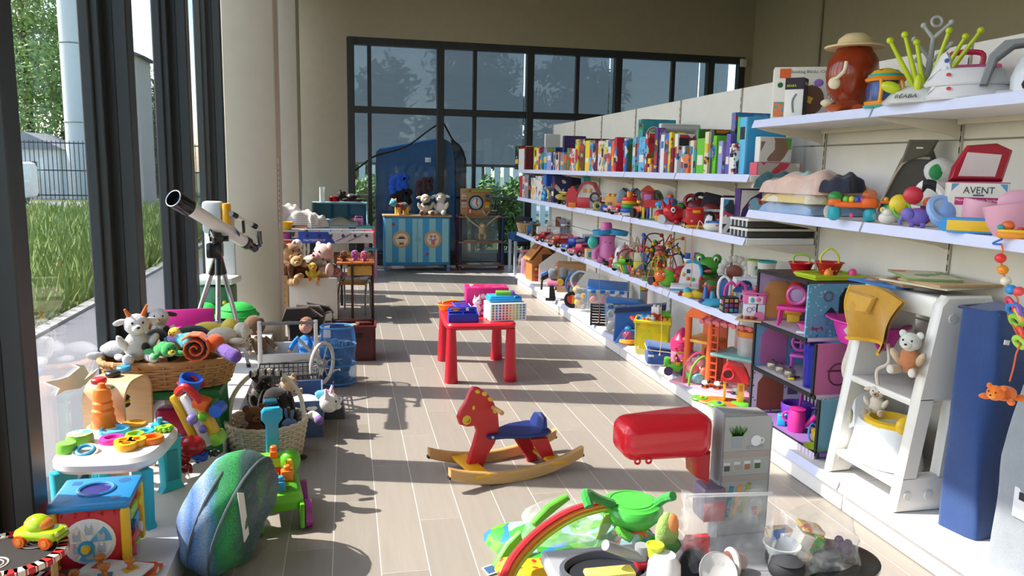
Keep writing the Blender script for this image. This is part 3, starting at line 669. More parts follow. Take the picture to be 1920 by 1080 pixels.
t=toy('baby_walker','slanted yellow and white baby walker with red handles on the ledge','baby walker',W(365,836,y=3.98),R(-10),.46,[
 ('frame','e9b62a','B',(-.06,0,.28),(.09,.16,.66),.03,(0,-24,0)),('center_panel','o:e4e4ea','B',(.05,0,.3),(.12,.14,.62),.03,(0,-24,0)),('frame','e9b62a','B',(.16,0,.3),(.09,.16,.5),.03,(0,-24,0)),
 ('handle','d0282c','T',[(-.12,-.1,.62),(-.02,-.13,.7),(.1,-.1,.56),(.12,-.06,.46)],.045),('handle','d0282c','T',[(-.17,.1,.66),(-.05,.12,.76),(.08,.1,.64)],.045),
 ('cup','2a62c0','L',[(.11,-.05),(.12,.08),(.1,.08),(.09,.0),(0,.0)],(-.02,0,.7),(10,18,0)),('cup','e8661c','B',(.11,-.03,.5),(.17,.2,.13),.04,(0,20,0)),('wheel','2a62c0','Y',(.27,-.1,.42),(.27,.1,.42),.07),
 ('ball','o:8a7ac0','E',(.02,-.09,.33),.06),('ball','7a68b8','E',(.13,-.09,.22),.045),('leaf','6ab82a','E',(.13,-.09,.36),(.05,.03,.05)),('foot','8cc63a','B',(.26,0,.1),(.12,.24,.14),.04,(0,-20,0)),('tray','3a60b8','B',(-.2,.05,.03),(.3,.3,.04),.02)])
for(px,py,spx,c,lab)in((358,838,44,'b01e26','large dark red plastic bowl toy beside the baby walker'),(336,858,34,'a81c24','small dark red ball in front of the red bowl')):
    P=W(px,py,y=3.86);toy('red_ball',lab,'ball',P,0,spx*mpp(P),[('shell','o:'+c,'E',(0,0,0),(.62,.5,.5)),('seam','8a161c','O',(0,0,-.05),.56,.03)])
for(px,py,c,lab)in((375,856,'2a52b0','blue tangled plastic toy beside the dark red ball'),(345,880,'9a2028','maroon plastic lid toy nearest to the folded mesh tent'),(398,850,'1c1e24','black strap lying by the blue toy on the ledge'),(318,852,'58a830','small green toy piece near the blue tray')):
    P=W(px,py,y=3.84);t=thing('toy_part',lab,'toy',P);mb=MB(28*mpp(P));rr=random.Random(px)
    for k in range(5):mb.T([(rr.uniform(-.5,.5),rr.uniform(-.4,.4),rr.uniform(-.25,.3))for _ in range(4)],.12 if c!='1c1e24' else .05)
    mb.put('pieces',c,t)
P=W(60,1000,y=2.92);t=thing('round_play_board','round black chalk play board with red and white road rim','play board',(-1.09,2.66,ZL),R(0))
def disc(z,r,nm):
    o=MB().L([(r,z),(r,z+.014),(0,z+.014)],n=40).put(nm,'r:201d1b',t)
    for k in range(36):
        a=2*pi*k/36;MB().B(((r-.012)*math.cos(a),(r-.012)*math.sin(a),z+.011),(.036,.042,.02),.003,(0,0,math.degrees(a)),k=1).put('rim_block','c3272c' if k%2 else 'e6dcc8',o)
    for(x,y)in((-.03,-.07),(.05,.07)):
        mb=MB().O((x,y,z+.0145),.045,.003).O((x,y,z+.0145),.032,.002)
        for q in(-1,1):mb.E((x+q*.012,y+.008,z+.015),.004,n=8)
        mb.T([(x-.016,y-.01,z+.015),(x,y-.02,z+.015),(x+.016,y-.01,z+.015)],.002).put('chalk_face','r:d8d0bc',o)
    return o
disc(.24,.16,'upper_deck');disc(.08,.16,'lower_deck')
for k in range(4):MB().Y((.12*math.cos(k*1.57+.6),.12*math.sin(k*1.57+.6),0),(.12*math.cos(k*1.57+.6),.12*math.sin(k*1.57+.6),.24),.011).put('post','w:c9a070',t)
P=Vector((-1.02,2.72,ZL+.256))
toy('lime_car','lime green toy car with orange wheels on the round board','toy car',P,R(72),.105,[
 ('body','o:a8c81e','B',(0,0,.36),(.82,1.45,.36),.16),('cabin','o:a8c81e','E',(0,.08,.55),(.36,.46,.4)),('windscreen','o:e8863a','E',(0,-.12,.62),(.29,.3,.24)),('bumper','o:94b414','B',(0,-.72,.28),(.6,.1,.12),.04),('headlight','o:d8e070','E',(.22,-.66,.42),.09),('headlight','o:d8e070','E',(-.22,-.66,.42),.09)]+
 [x for sx in(-1,1)for sy in(-.42,.45)for x in(('wheel','e8641e','Y',(sx*.3,sy,.2),(sx*.46,sy,.2),.2),('>hub','f0903a','Y',(sx*.46,sy,.2),(sx*.48,sy,.2),.1))])
t=thing('wooden_toy_box','wooden toy box with red and white chequered side at the left edge','toy box',(-1.145,2.38,ZL),R(0))
MB().B((0,0,.15),(.22,.16,.3),.01).put('body','w:d6ae84',t)
for i in range(4):
    for j in range(8):
        if(i+j)%2:MB().B((.111,-.06+.02*i,.03+.02*j),(.002,.02,.02),0).put('check_square','r:b8242c',t)
MB().L([(.022,0),(.024,.01),(.018,.02),(0,.02)],(.112,.03,.24),(0,90,0)).put('knob','c8202a',t)
def knob(x,y,z,par,m='o:b8702a'):MB().L([(.016,0),(.01,.008),(.009,.02),(.017,.028),(.02,.036),(.014,.044),(0,.046)],(x,y,z)).put('peg',m,par)
for(px,py,rz,lab,n)in((215,1050,-20,'white wooden peg puzzle board with brown knobs beside the cube',3),(150,1062,15,'dark wooden peg puzzle with aeroplane pieces under the white one',2)):
    P=W(px,py,z=ZL+.02+.015*n);t=thing('peg_puzzle',lab,'puzzle',P-Vector((0,.06,.02)),R(rz));MB().B((0,0,0),(.24,.17,.012),.003).put('board','r:dcdcd6' if n==3 else 'w:6a5040',t)
    for k in range(n):knob(-.06+.06*k,.03*(-1)**k,.006,t);MB().B((-.06+.06*k,.03*(-1)**k,.007),(.05,.04,.004),.001,(0,0,30*k)).put('puzzle_piece',('c84a2a','3a8ac0','e0b43a')[k],t)
P=W(265,1072,z=ZL+.015);t=thing('picture_book','small orange and blue picture book at the ledge edge','book',P,R(-12));MB().B((0,0,0),(.11,.12,.02),.002).put('cover','a:d8541e,2a80c0,e8e0d0,24',t);MB().B((0,-.061,-.001),(.1,.002,.014),0).put('pages','r:e0dccc',t)
t=toy('toy_plane','wooden and blue toy plane lying on the puzzles','toy plane',W(165,1035,z=ZL+.05),R(-40),.12,[('fuselage','w:d89a5a','Y',(-.6,0,0),(.6,0,.05),.13,.08),('wing','3a7ac0','B',(0,0,.06),(.25,1.1,.05),.02),('tail','c8322a','B',(.55,0,.15),(.14,.3,.2),.02),('pilot','w:e0b080','E',(-.1,0,.18),.12)])
# ================================================================ on the floor along the ledge
t=thing('mesh_play_tent','folded blue and green striped mesh play tent leaning on the ledge','play tent',(-.50,3.23,.0),R(0))
m,T,N,L,P=newmat('tent_mesh');v=coords(N);sp=N.new('ShaderNodeSeparateXYZ');L.new(v,sp.inputs[0])
mr=N.new('ShaderNodeMapRange');mr.inputs[1].default_value=-.24;mr.inputs[2].default_value=.24;nz=noise(N,L,4,2,v);ad=N.new('ShaderNodeMath');ad.operation='MULTIPLY_ADD';ad.inputs[1].default_value=.12;L.new(nz.outputs[0],ad.inputs[0]);L.new(sp.outputs[0],ad.inputs[2]);L.new(ad.outputs[0],mr.inputs[0])
L.new(ramp(N,L,mr.outputs[0],[(0,lin('1b3468')),(.2,lin('2c58a0')),(.3,lin('86a0c4')),(.38,lin('3f6fb0')),(.48,lin('8fa8c0')),(.55,lin('4a86a0')),(.6,lin('2a8a55')),(.72,lin('2f9a50')),(.78,lin('3f5f5c')),(1,lin('4a5a66'))]),P.inputs['Base Color'])
mg=noise(N,L,420,0,v);L.new(ramp(N,L,mg.outputs[0],[(.42,(.55,)*3+(1,)),(.5,(1,)*3+(1,))]),P.inputs['Alpha']);P.inputs['Roughness'].default_value=.7
TENT=m
Tm=Matrix.Translation((0,0,.245))@rotm((0,0,-18))@rotm((0,18,0))
rows=[]
for i in range(15):
    a=pi*i/14;x=-.14*math.cos(a);r=.02+.235*math.sin(a)**.55
    rows.append([Vector((x+.012*math.sin(3*j*2*pi/40+i),r*1.0*math.cos(2*pi*j/40)*(1+.03*math.sin(j*.9+i*.7)),r*1.04*math.sin(2*pi*j/40)*(1+.03*math.sin(j*.7+i))))for j in range(40)])
MB().grid(rows,Tm).put('mesh_skin',TENT,t)
mb=MB()
for x in(-.03,.06):mb.T([Tm@Vector((x,.252*math.cos(a),.258*math.sin(a)))for a in[2*pi*k/24 for k in range(24)]],.006,True,6,1)
mb.put('hoop','r:566068',t)
MB().P([(0,0),(.03,.02),(.04,.2),(.01,.22)],.004,(.085,-.2,.2),(0,-10,55)).put('tag','r:dcdcd8',t)
P=W(523,985,z=0);t=thing('push_cart','lime green push cart with orange blocks and turquoise handle','push cart',(P.x,3.66,0),R(8))
MB().B((0,0,.14),(.2,.32,.1),.04).put('body','6cc42a',t);MB().B((0,0,.175),(.16,.27,.05),.02).put('tray','4f9f1e',t)
MB().B((0,.15,.22),(.2,.06,.12),.025).put('rear_wall','6cc42a',t);MB().E((.06,.12,.24),(.05,.05,.06)).put('rear_bump','5fb824',t)
for sx in(-1,1):
    for sy in(-1,1):
        w_=MB().Y((sx*.105,sy*.12,.065),(sx*.135,sy*.12,.065),.065,n=20).put('wheel','a03a98',t);MB().Y((sx*.134,sy*.12,.065),(sx*.139,sy*.12,.065),.03).put('hub','7cd83a',w_)
    MB().P([(-.05,.02),(.05,.02),(.06,.14),(-.06,.14)],.02,(sx*.09,-.13,0),(0,0,90),.004).put('fender','62b824',t)
MB().P([(-.035,0),(.035,0),(.03,.1),(.03,.27),(.05,.30),(.05,.34),(.035,.36),(-.035,.36),(-.05,.34),(-.05,.30),(-.03,.27),(-.03,.1)],.03,(-.02,.20,.17),(14,0,0),.006).put('handle','2a9cc0',t)
for k in range(3):MB().L([(.022,0),(.02,.012),(0,.012)],(-.02,.19-.0*k-.022+.018*k*0+.0,.22+.075*k),(104,0,0)).put('handle_stud','2388aa',t)
MB().B((-.02,.268,.505),(.066,.036,.02),.008,(14,0,0)).put('grip_slot','17566c',t)
def block(x,y,z,m,w=.05,h=.05,lab=None):
    p=Vector(t.location)+Matrix.Rotation(t.rotation_euler.z,3,'Z')@Vector((x,y,z))
    b=thing('toy_block',lab,'block',p,t.rotation_euler.z,'blocks on the lime push cart');MB().B((0,0,h/2),(w,.05,h),.006).put('body',m,b);MB().L([(.016,0),(.016,.018),(.012,.022),(0,.022)],(0,0,h)).put('stud',m,b);return b
block(.035,-.02,.20,'f07a1c',.055,.05,'orange block at the right of the lime cart');block(-.03,-.05,.2,'ee6a14',.055,.045,'low orange block behind the blue block on cart');block(-.02,.05,.2,'c8242c',.06,.045,'crimson block under the green one on the cart');block(-.02,.05,.246,'86c81e',.06,.05,'green block stacked on the crimson block')
block(-.02,.05,.297,'f06a1c',.035,.03,'small orange block with a face on top of the stack');block(0,-.11,.19,'2f9ac8',.045,.045,'blue block at the front of the lime cart');block(.05,.05,.2,'e8b02a',.04,.05,'amber block beside the crimson block on cart')
P=W(500,880,z=0);t=thing('handled_basket','cream wicker basket with arched handle full of bears','basket',(-.47,4.50,0),R(0))
wicker(t,.36,.36,.22,.01,'w:d8cdb4',1.22,15,.009,.014,rc=.55)
MB().T([(-.21,0,.2),(-.185,.02,.36),(-.1,.03,.47),(0,.03,.505),(.1,.03,.47),(.185,.02,.36),(.21,0,.2)],.013).put('handle','w:ddd6c2',t)
for k in range(9):MB().O((-.085+.021*k,.03,.488+.012*math.sin(k*pi/8)),.015,.006,(0,90,0)).put('handle_wrap','r:e4e0d4' if k%2 else 'r:2a2c38',t)
G2='soft toys in the handled basket'
def pz(name,label,px,py,y,spx,body,**k):
    P=W(px,py,y=y);return plush(name,label,P-Vector((0,0,spx*mpp(P)*.5)),spx*mpp(P),body,**k)
pz('plush_bear','brown plush bear in the handled basket beside the black plush',476,795,4.5,80,'7a4a2c',rz=R(25),group=G2,muz='8a5a38')
pz('plush_dog','furry black plush dog at the back of the handled basket',520,772,4.62,110,'15110f',rz=R(-10),group=G2,ears='long',limb='120f0d')
pz('plush_ape','black shaggy plush toy behind the brown bear',490,735,4.75,85,'191412',rz=R(40),group=G2)
pz('plush_bunny','blue and white striped plush rabbit in the handled basket',545,812,4.5,66,'5f7fae',rz=R(-30),group=G2,ears='up',muz='cfd6e0')
pz('plush_whale','pale blue plush whale at the handled basket front',465,838,4.4,52,'6aa4c8',rz=R(50),group=G2,pose='lie',ears='none')
pz('plush_mole','dark brown plush toy at the right of the handled basket',540,842,4.38,50,'3a2c28',rz=R(-40),group=G2,pose='lie')
t=thing('blue_crate','dusty blue fabric crate holding a white unicorn','crate',(-.31,5.02,0),R(2))
def openbox(t,w,d,h,z,m,th=.012,name='side_panel'):
    for sx in(-1,1):MB().B((sx*(w/2-th/2),0,z+h/2),(th,d,h),.003,k=1).put(name,m,t)
    for sy in(-1,1):MB().B((0,sy*(d/2-th/2),z+h/2),(w-2*th,th,h),.003,k=1).put(name,m,t)
    MB().B((0,0,z+th/2),(w-2*th,d-2*th,th),0).put('bottom',m,t)
openbox(t,.28,.5,.24,0,'f:4f6b96')
MB().B((0,-.251,.15),(.09,.004,.03),0).put('label_slot','r:cfd4da',t)
tag(MB().P([(-.07,0),(.07,0),(.05,.13),(-.05,.13)],.1,(0,0,0),None,.01).put('grey_pouch','f:4a525c'),'small grey pouch on the floor beside the blue crate','pouch').location=(-.10,5.16,0)
pz('plush_unicorn','white plush unicorn with purple hoof hanging over the blue crate',578,735,4.85,88,'e9e6e2',rz=R(70),pose='lie',ears='point',group='soft toys in the blue crate',extra=[('horn','f:d8a0c8','Y',(0,-.5,.5),(0,-.56,.68),.035,.005),('mane','k:5ab8d8','E',(0,-.3,.46),(.06,.16,.1)),('mane','k:d88ac0','E',(.04,-.38,.47),(.05,.14,.1)),('hoof','k:8a6ab0','E',(-.48,-.42,.06),(.09,.1,.1))])
pz('plush_lamb','beige plush lamb behind the white unicorn',540,735,5.1,70,'b99a72',rz=R(50),group='soft toys in the blue crate')
pz('plush_badger','grey and brown plush badger in the mesh crate',497,718,5.35,64,'6f6a66',rz=R(60),pose='lie',group='soft toys in the blue crate',head='5a4636')
t=thing('wire_crate','dark wire mesh crate behind the handled basket','crate',(-.42,5.50,0),R(3))
mb=MB()
for k in range(13):
    x=-.2+.033*k
    for sy in(-.18,.18):mb.Y((x,sy,0),(x,sy,.26),.0035,n=5)
for k in range(9):
    z=.26*k/8
    for sy in(-.18,.18):mb.Y((-.2,sy,z),(.2,sy,z),.0035,n=5)
    for sx in(-.2,.2):mb.Y((sx,-.18,z),(sx,.18,z),.0035,n=5)
mb.put('wire_grid','r:3a3c40',t,kind='stuff');MB().T([(-.2,-.18,.26),(.2,-.18,.26),(.2,.18,.26),(-.2,.18,.26)],.008,True,6,0).put('rim','r:4a4c50',t)
P=W(535,700,z=0);t=thing('doll_cradle','white doll cradle with upright posts and grey top bar','doll bed',(-.45,6.05,0),R(2))
MB().B((0,-.2,.21),(.44,.02,.16),.006).put('end_panel','r:dcdad4',t);MB().B((0,.2,.21),(.44,.02,.16),.006).put('end_panel','r:dcdad4',t)
for sx in(-1,1):MB().B((sx*.21,0,.2),(.02,.4,.12),.006).put('side_rail','r:d6d4ce',t)
MB().B((0,0,.13),(.4,.38,.02),.004).put('base','r:c8c4bc',t)
for sx in(-.2,.2):
    MB().B((sx,-.2,.27),(.03,.025,.54),.006).put('post','r:e2e0dc',t);MB().B((sx,.2,.12),(.03,.025,.24),.006).put('post','r:e2e0dc',t)
MB().Y((-.2,-.2,.52),(.2,-.2,.52),.013).put('top_bar','r:7a7a78',t);MB().T([(-.05,-.212,.2),(.1,-.212,.24),(.18,-.212,.2),(.1,-.212,.17)],.006,True).put('swirl','r:a8a298',t)
def doll(label,P,s,suit,hair,skin='d8a484',rz=0,rx=0,hairbig=1.0,dress=None):
    sp=[('torso','f:'+suit,'E',(0,0,.46),(.15,.1,.2)),('+',0,'E',(0,0,.28),(.13,.1,.14)),('head','o:'+skin,'E',(0,-.01,.82),(.13,.125,.145)),('>hair','k:'+hair,'E',(0,.03,.87*1.0),(.145*hairbig,.13*hairbig,.14*hairbig)),('>nose',skin,'E',(0,-.135,.8),.018),('>mouth','c05a5a','E',(0,-.128,.755),(.03,.012,.008))]
    for q in(-1,1):sp+=[('arm','f:'+suit,'T',[(q*.13,0,.6),(q*.22,-.03,.48),(q*.26,-.1,.36)],.05),('>hand','o:'+skin,'E',(q*.27,-.12,.32),(.035,.03,.05)),('leg','f:'+suit,'T',[(q*.07,0,.26),(q*.1,-.12,.14),(q*.1,-.2,.03)],.065),('>foot','o:'+skin,'E',(q*.1,-.24,.02),(.04,.07,.04)),('eye','o:20303c','E',(q*.05,-.115,.84),(.018,.014,.018))]
    return toy('doll',label,'doll',P,rz,s,sp,'dolls in the white cradle',rx)
d=doll('baby doll in a bright blue knitted suit in the cradle',W(570,690,y=6.15),.40,'1f7ed0','8a5a3a',rz=R(-15),rx=R(-12));MB(.40).X('88',.16,(0,-.105,.47)).put('suit_print','r:d8e6f0',d);MB(.40).B((0,-.09,.46),(.2,.03,.17),.01).put('pocket','f:2f92e0',d)
doll('doll with messy light brown hair and leopard print dress in cradle',W(496,690,y=6.1),.40,'7a5a3a','6f4f35',rz=R(30),rx=R(-25),hairbig=1.45)
P=W(605,690,y=5.75);t=thing('pushchair_ring','grey ring wheel of a toy pushchair beside the blue mesh bag','wheel',(P.x,5.72,.0),R(60));MB().O((0,0,.24),.15,.014,(90,0,0)).put('rim','r:c9c9c4',t);MB().Y((0,-.02,.24),(0,.02,.24),.03).put('hub','r:9a9a98',t)
for k in range(6):MB().Y((0,0,.24),(.15*math.cos(k*pi/3),0,.24+.15*math.sin(k*pi/3)),.005,n=6).put('spoke','r:b0b0ac',t)
MB().Y((0,0,.24),(-.06,.16,.42),.012).Y((0,0,.24),(.0,.1,.0),.012).put('strut','r:a8aaa8',t)
t=thing('mesh_bag','bright blue mesh storage bag standing on the floor','bag',(-.09,5.98,0))
rows=[[Vector((r*math.cos(2*pi*j/28)*(1+.05*math.sin(5*j+i)),.85*r*math.sin(2*pi*j/28)*(1+.04*math.sin(3*j+2*i)),z))for j in range(28)]for i,(r,z)in enumerate(((.11,0),(.135,.03),(.14,.12),(.132,.22),(.14,.32),(.132,.42),(.12,.47)))]
MB().grid(rows,cap=False).put('mesh_side','t:2d7cc0',t);MB().L([(.11,0),(0,.004)]).put('bottom','f:24699f',t)
mb=MB()
for z,r in((.03,.137),(.17,.137),(.32,.142),(.46,.122)):mb.T([(r*math.cos(a),.85*r*math.sin(a),z)for a in[2*pi*k/20 for k in range(20)]],.008,True,6,1)
mb.put('band','f:3a90cc',t)
for k in range(14):MB().E((.08*math.sin(k*2.4)*.9,.06*math.cos(k*1.7),.06+.022*k),.04,n=8).put('packed_toy',('f:356a98','f:7aa8c8','f:2a4a70')[k%3],t)
def cloth(name,label,cat,P,w,d,h,m,rz=0,seed=1,n=18,group=None):
    rr=random.Random(seed);q=[rr.uniform(0,6.28)for _ in range(6)];top=[];
    def f(u,v):
        e=(max(0,1-(2*u-1)**6)*max(0,1-(2*v-1)**6))**.6
        return h*e*(.7+.12*math.sin(6*u+q[0])*math.sin(5*v+q[1])+.09*math.sin(11*u+4*v+q[2])+.07*math.sin(14*v-9*u+q[3]))
    vs=[((i/n-.5)*w*(1+.05*math.sin(9*j/n+q[4])),(j/n-.5)*d*(1+.06*math.sin(8*i/n+q[5])),max(.002,f(i/n,j/n)))for i in range(n+1)for j in range(n+1)]
    fs=[(i*(n+1)+j,(i+1)*(n+1)+j,(i+1)*(n+1)+j+1,i*(n+1)+j+1)for i in range(n)for j in range(n)]
    vs+=[(x,y,0)for x,y,z in vs];k=(n+1)**2;fs+=[tuple(k+a for a in f_)[::-1]for f_ in fs]
    t=thing(name,label,cat,P,rz,group);MB().add(vs,fs).put('folds',m,t);return t
P=W(575,612,y=6.7)
t=thing('dark_pushchair','folded black and brown doll pushchair beside the white column','pushchair',(-.36,6.95,0),R(-10))
for sx in(-1,1):
    MB(.74).T([(sx*.18,-.15,.05),(sx*.18,.0,.3),(sx*.18,.15,.52)],.012).put('frame_tube','m:8a8c90',t)
    for sy in(-.16,.16):MB(.74).Y((sx*.2-.015,sy,.06),(sx*.2+.015,sy,.06),.06).put('wheel','r:1d1d1f',t)
MB(.74).P([(-.2,.2),(.16,.28),(.2,.5),(.06,.6),(-.1,.58),(-.22,.46)],.3,(0,0,0),(0,0,0),.05).put('seat_cloth','f:1c1816',t)
for k in range(3):MB(.74).P([(-.22+.05*k,.47+.03*k),(.2,.5+.02*k),(.12,.62),(-.14,.63)],.1,(0,-.14+.13*k,0),(0,8*k-6,6*k),.015).put('hood_fold','f:2e241d' if k!=1 else 'f:4a3a2e',t)
MB(.74).T([(.18,.1,.5),(.3,-.1,.56),(.34,-.2,.5)],.012).put('push_handle','r:242426',t)
t=thing('maroon_crate','dark maroon plastic crate with oval hand holes','crate',(.04,6.83,0),R(-2))
openbox(t,.38,.30,.31,0,'4a141a',.014,'side_panel')
MB().T([(-.19,-.15,.31),(.19,-.15,.31),(.19,.15,.31),(-.19,.15,.31)],.012,True,8,0).put('rim','561820',t)
MB().B((.02,-.152,.235),(.12,.006,.045),.002).put('hand_hole','r:17090b',t)
for k,m in enumerate(('8a8a3a','c8b88a','6a3a2a')):tag(MB().B((0,0,0),(.16,.06,.03),.01).put('wooden_piece','w:'+m),('olive','pale','brown')[k]+' wooden piece inside the maroon crate','toy').matrix_world=Matrix.Translation((-.05+.09*k,6.8+.03*k,.282+.01*k))@rotm((0,8*(k-1),30*k-20))
# ================================================================ red table
def horse_plane(O,rz):
    c,s_=math.cos(rz),math.sin(rz)
    def f(px,py,off=0):
        d=FW+RT*((px-960)/FPX)+UP*((540-py)/FPX);n=Vector((-s_,c,0));o2=O+n*off
        t=(o2-CAM).dot(n)/d.dot(n);p=CAM+d*t-O;return(p.x*c+p.y*s_,p.z)
    return f
t=thing('red_table','red plastic kids table with thick tapered legs','table',(1.03,6.25,0),R(-2))
flat(MB(),spoly(.57,.80,.22,48),.455,.05,.015).put('tabletop','c81c2e',t)
for sx in(-1,1):
    for sy in(-1,1):MB().L([(.048,0),(.054,.012),(.05,.08),(.036,.435)],(sx*.235,sy*.355,0)).put('leg','c81c2e',t)
Z4=.481;GT='toys on the red table'
def onT(px,py,z=Z4):return W(px,py,z=z)
t=thing('dotted_box','white box with rainbow dots at the front of the red table','box',(1.235,6.05,Z4),R(6),GT)
MB().B((0,0,.07),(.30,.2,.14),.002).put('body','r:e9e7e2',t)
for k,m in enumerate(('2a9a5a','2f8ac8','6a3a98','c8285a','d8342a','e88a2a','e8c82a','8ab83a','38a8a8','3a68b8')):
    mb=MB()
    for j in range(6):mb.L([(.0085,0),(0,.001)],(-.128+.0285*k,-.1005,.018+.0215*j),(90,0,0),n=10)
    mb.put('dot_print',m,t,kind='stuff')
for k in range(3):MB().L([(.026-.006*k,0),(0,.001)],(.1505,-.055+.055*k,.07),(0,90,0)).put('hole_print','r:70747a',t)
t=thing('blue_case','bright blue plastic case lying on the dotted box','case',(1.225,6.08,Z4+.142),R(3),GT)
MB().B((0,0,.018),(.26,.17,.036),.008).put('base','2090d8',t);MB().B((0,.005,.042),(.24,.15,.014),.005).put('lid','36a4e4',t);MB().O((.10,-.075,.02),.03,.006,(90,0,0)).put('handle','1a7cc0',t)
t=thing('card_game','green and purple card game box on the blue case','game',(1.24,6.08,Z4+.193),R(-8),GT);MB().B((0,0,.014),(.15,.09,.026),.002).put('box','6ab23a',t);MB().B((.06,0,.014),(.032,.092,.028),.002).put('sleeve','6a4aa0',t)
t=thing('pink_box','magenta gift box at the back of the red table','box',(1.16,6.50,Z4),R(-4),GT);MB().B((0,0,.1),(.36,.24,.2),.003).put('body','cc1f78',t);MB().B((.01,0,.2),(.3,.19,.006),.001).put('lid_print','a:d84a8a,e8c0a0,c02060,12',t);MB().L([(.022,0),(0,.001)],(-.04,-.1205,.13),(90,0,0)).put('logo','r:e8d8e0',t)
t=thing('lunch_box','open indigo blue lunch box with toy food on the red table','lunch box',(.885,5.98,Z4),R(-3),GT)
for z0,yy,rx in((0,0,0),):openbox(t,.235,.12,.07,0,'1d2a9c',.008,'base_side')
MB().B((0,.085,.06),(.235,.04,.08),.012,(-14,0,0)).put('lid','2434b0',t);MB().B((0,.072,.062),(.2,.03,.055),.008,(-14,0,0)).put('lid_well','141f78',t)
MB().B((0,0,.04),(.006,.1,.05),0).put('divider','1d2a9c',t)
toy('toy_hotdog','toy hot dog in the lunch box','toy food',(.84,6.06,Z4+.075),0,.1,[('bun','d8b070','E',(0,0,0),(.5,.2,.16)),('sausage','8a4a2c','E',(0,-.08,.1),(.52,.1,.09))],GT)
toy('toy_bun','round toy bread roll in the lunch box','toy food',(.93,6.06,Z4+.075),0,.06,[('bun','d8b482','E',(0,0,0),(.5,.35,.35)),('filling','e8e0d0','O',(0,0,.05),.36,.07)],GT)
toy('yellow_bowl','yellow toy bowl with a red lid at the table corner','bowl',(.82,6.50,Z4),0,.14,[('bowl','f0a81c','L',[(.4,0),(.62,.35),(.58,.38),(.38,.08),(0,.08)]),('lid','d0282c','L',[(.55,.36),(.4,.46),(.12,.5),(0,.5)]),('spoon','e8c82a','T',[(-.3,-.3,.5),(.3,0,.55),(.7,.1,.5)],.06)],GT)
toy('purple_tray','dark purple tray beside the yellow bowl on the table','tray',(.93,6.36,Z4),R(20),.19,[('tray','3c3aa0','B',(0,0,.25),(.7,.6,.12),.05,(20,0,0)),('rim','4c48b8','T',[(-.35,-.3,.22),(.35,-.3,.22),(.35,.28,.43),(-.35,.28,.43)],.04,True,6,1),('stand','3c3aa0','B',(0,.15,.12),(.5,.1,.25),.02)],GT)
plush('plush_pony','small white and pink plush pony on the red table',(1.03,6.22,Z4),.16,'ecdfe4',rz=R(30),ears='point',muz='e0a0c8',limb='e48ac4',group=GT)
# ================================================================ rocking horse
O=Vector((.85,4.07,0));rz=R(15);f=horse_plane(O,rz)
t=thing('rocking_horse','red wooden rocking horse with blue seat on pale rockers','rocking horse',O,rz)
body=[f(*p)for p in((861,795),(857,782),(861,770),(872,752),(879,734),(886,725),(897,726),(912,737),(925,755),(932,775),(934,800),(932,812),(926,830),(915,848),(905,872),(899,897),(869,894),(878,858),(887,830),(893,808),(889,797),(875,799))]
hb=MB().P(body,.032,bev=.005).put('head_and_front_leg','c01f26',t)
for off in(-.07,.06):
    d_=0 if off<0 else-.055
    MB().P([(x+d_,z)for x,z in[f(*p)for p in((983,815),(1014,812),(1023,835),(1031,858),(1041,886),(1019,891),(1012,862),(999,842),(990,828))]],.026,(0,off,0),None,.004).put('rear_leg','c01f26',t)
sx0,sz0=f(908,812);sx1,sz1=f(1022,805)
seat=[(sx0,0)]+[(sx0+.02,-.05),(sx0+.1,-.065),(sx0+.2,-.11),(sx1-.06,-.12),(sx1-.01,-.09),(sx1,0)];seat+=[(x,-y)for x,y in seat[-2:0:-1]]
flat(MB(),[(x,y)for x,y in seat],(sz0+sz1)/2,.026,.008).put('seat','1c2a66',t)
MB().P([(-.075,0),(.075,0),(.078,.045),(.055,.085),(0,.1),(-.055,.085),(-.078,.045)],.036,(sx1-.05,0,sz1+.008),(10,0,90),.01).put('seat_back','1f2f70',t)
hx,hz=f(922,762);MB().Y((hx,-.13,hz),(hx,.13,hz),.0125).put('handle','w:c89a5c',t)
for p,r in(((893,733),.014),((906,737),.016),((917,747),.016),((926,770),.014)):
    x,z=f(*p);MB().E((x,-.017,z),(r*1.1,.002,r*.75),(0,30,0)).put('mane_spot','d8b030',hb)
x,z=f(886,763);MB().E((x,-.017,z),(.009,.003,.013)).put('eye','d8b030',hb);x,z=f(873,786);MB().E((x,-.017,z),(.026,.003,.027)).put('muzzle','d8b030',hb);MB().T([(x-.0,-.021,z-.012),(x+.012,-.021,z-.008),(x+.016,-.021,z+.004)],.002).put('smile','7a1c1c',hb)
for off,(xl,xr)in((-.16,(f(842,915,-.16)[0],f(1091,872,-.16)[0])),(.16,(f(803,878,.16)[0],f(1040,850,.16)[0]))):
    xm=(xl+xr)/2;hw=(xr-xl)/2;Rr=1.05;pts=[]
    def zc(x):return Rr-math.sqrt(Rr*Rr-x*x)
    n=14
    lo=[(xm-hw+2*hw*i/n,zc(-hw+2*hw*i/n)+.002)for i in range(n+1)];hi=[(x,z+.058+.008*math.cos((x-xm)/hw*1.5))for x,z in lo][::-1]
    r_=MB().P(lo+hi,.036,(0,off,0),None,.005).put('rocker','w:cfa066',t)
    for e in(lo[0],lo[-1]):MB().B((e[0]+(.012 if e is lo[0]else-.012),off,e[1]+.006),(.035,.034,.016),.004).put('rubber_foot','r:1d1c1c',r_)
for x,off in((f(880,897)[0],0),(f(1018,880)[0],0)):MB().B((x,0,.072),(.09,.36,.018),.003).put('cross_board','e0a81c',t)
MB().Y((sx0+.015,-.07,sz0-.002),(sx0+.015,-.08,sz0-.002),.008).put('bolt','m:b0b0b0',t)
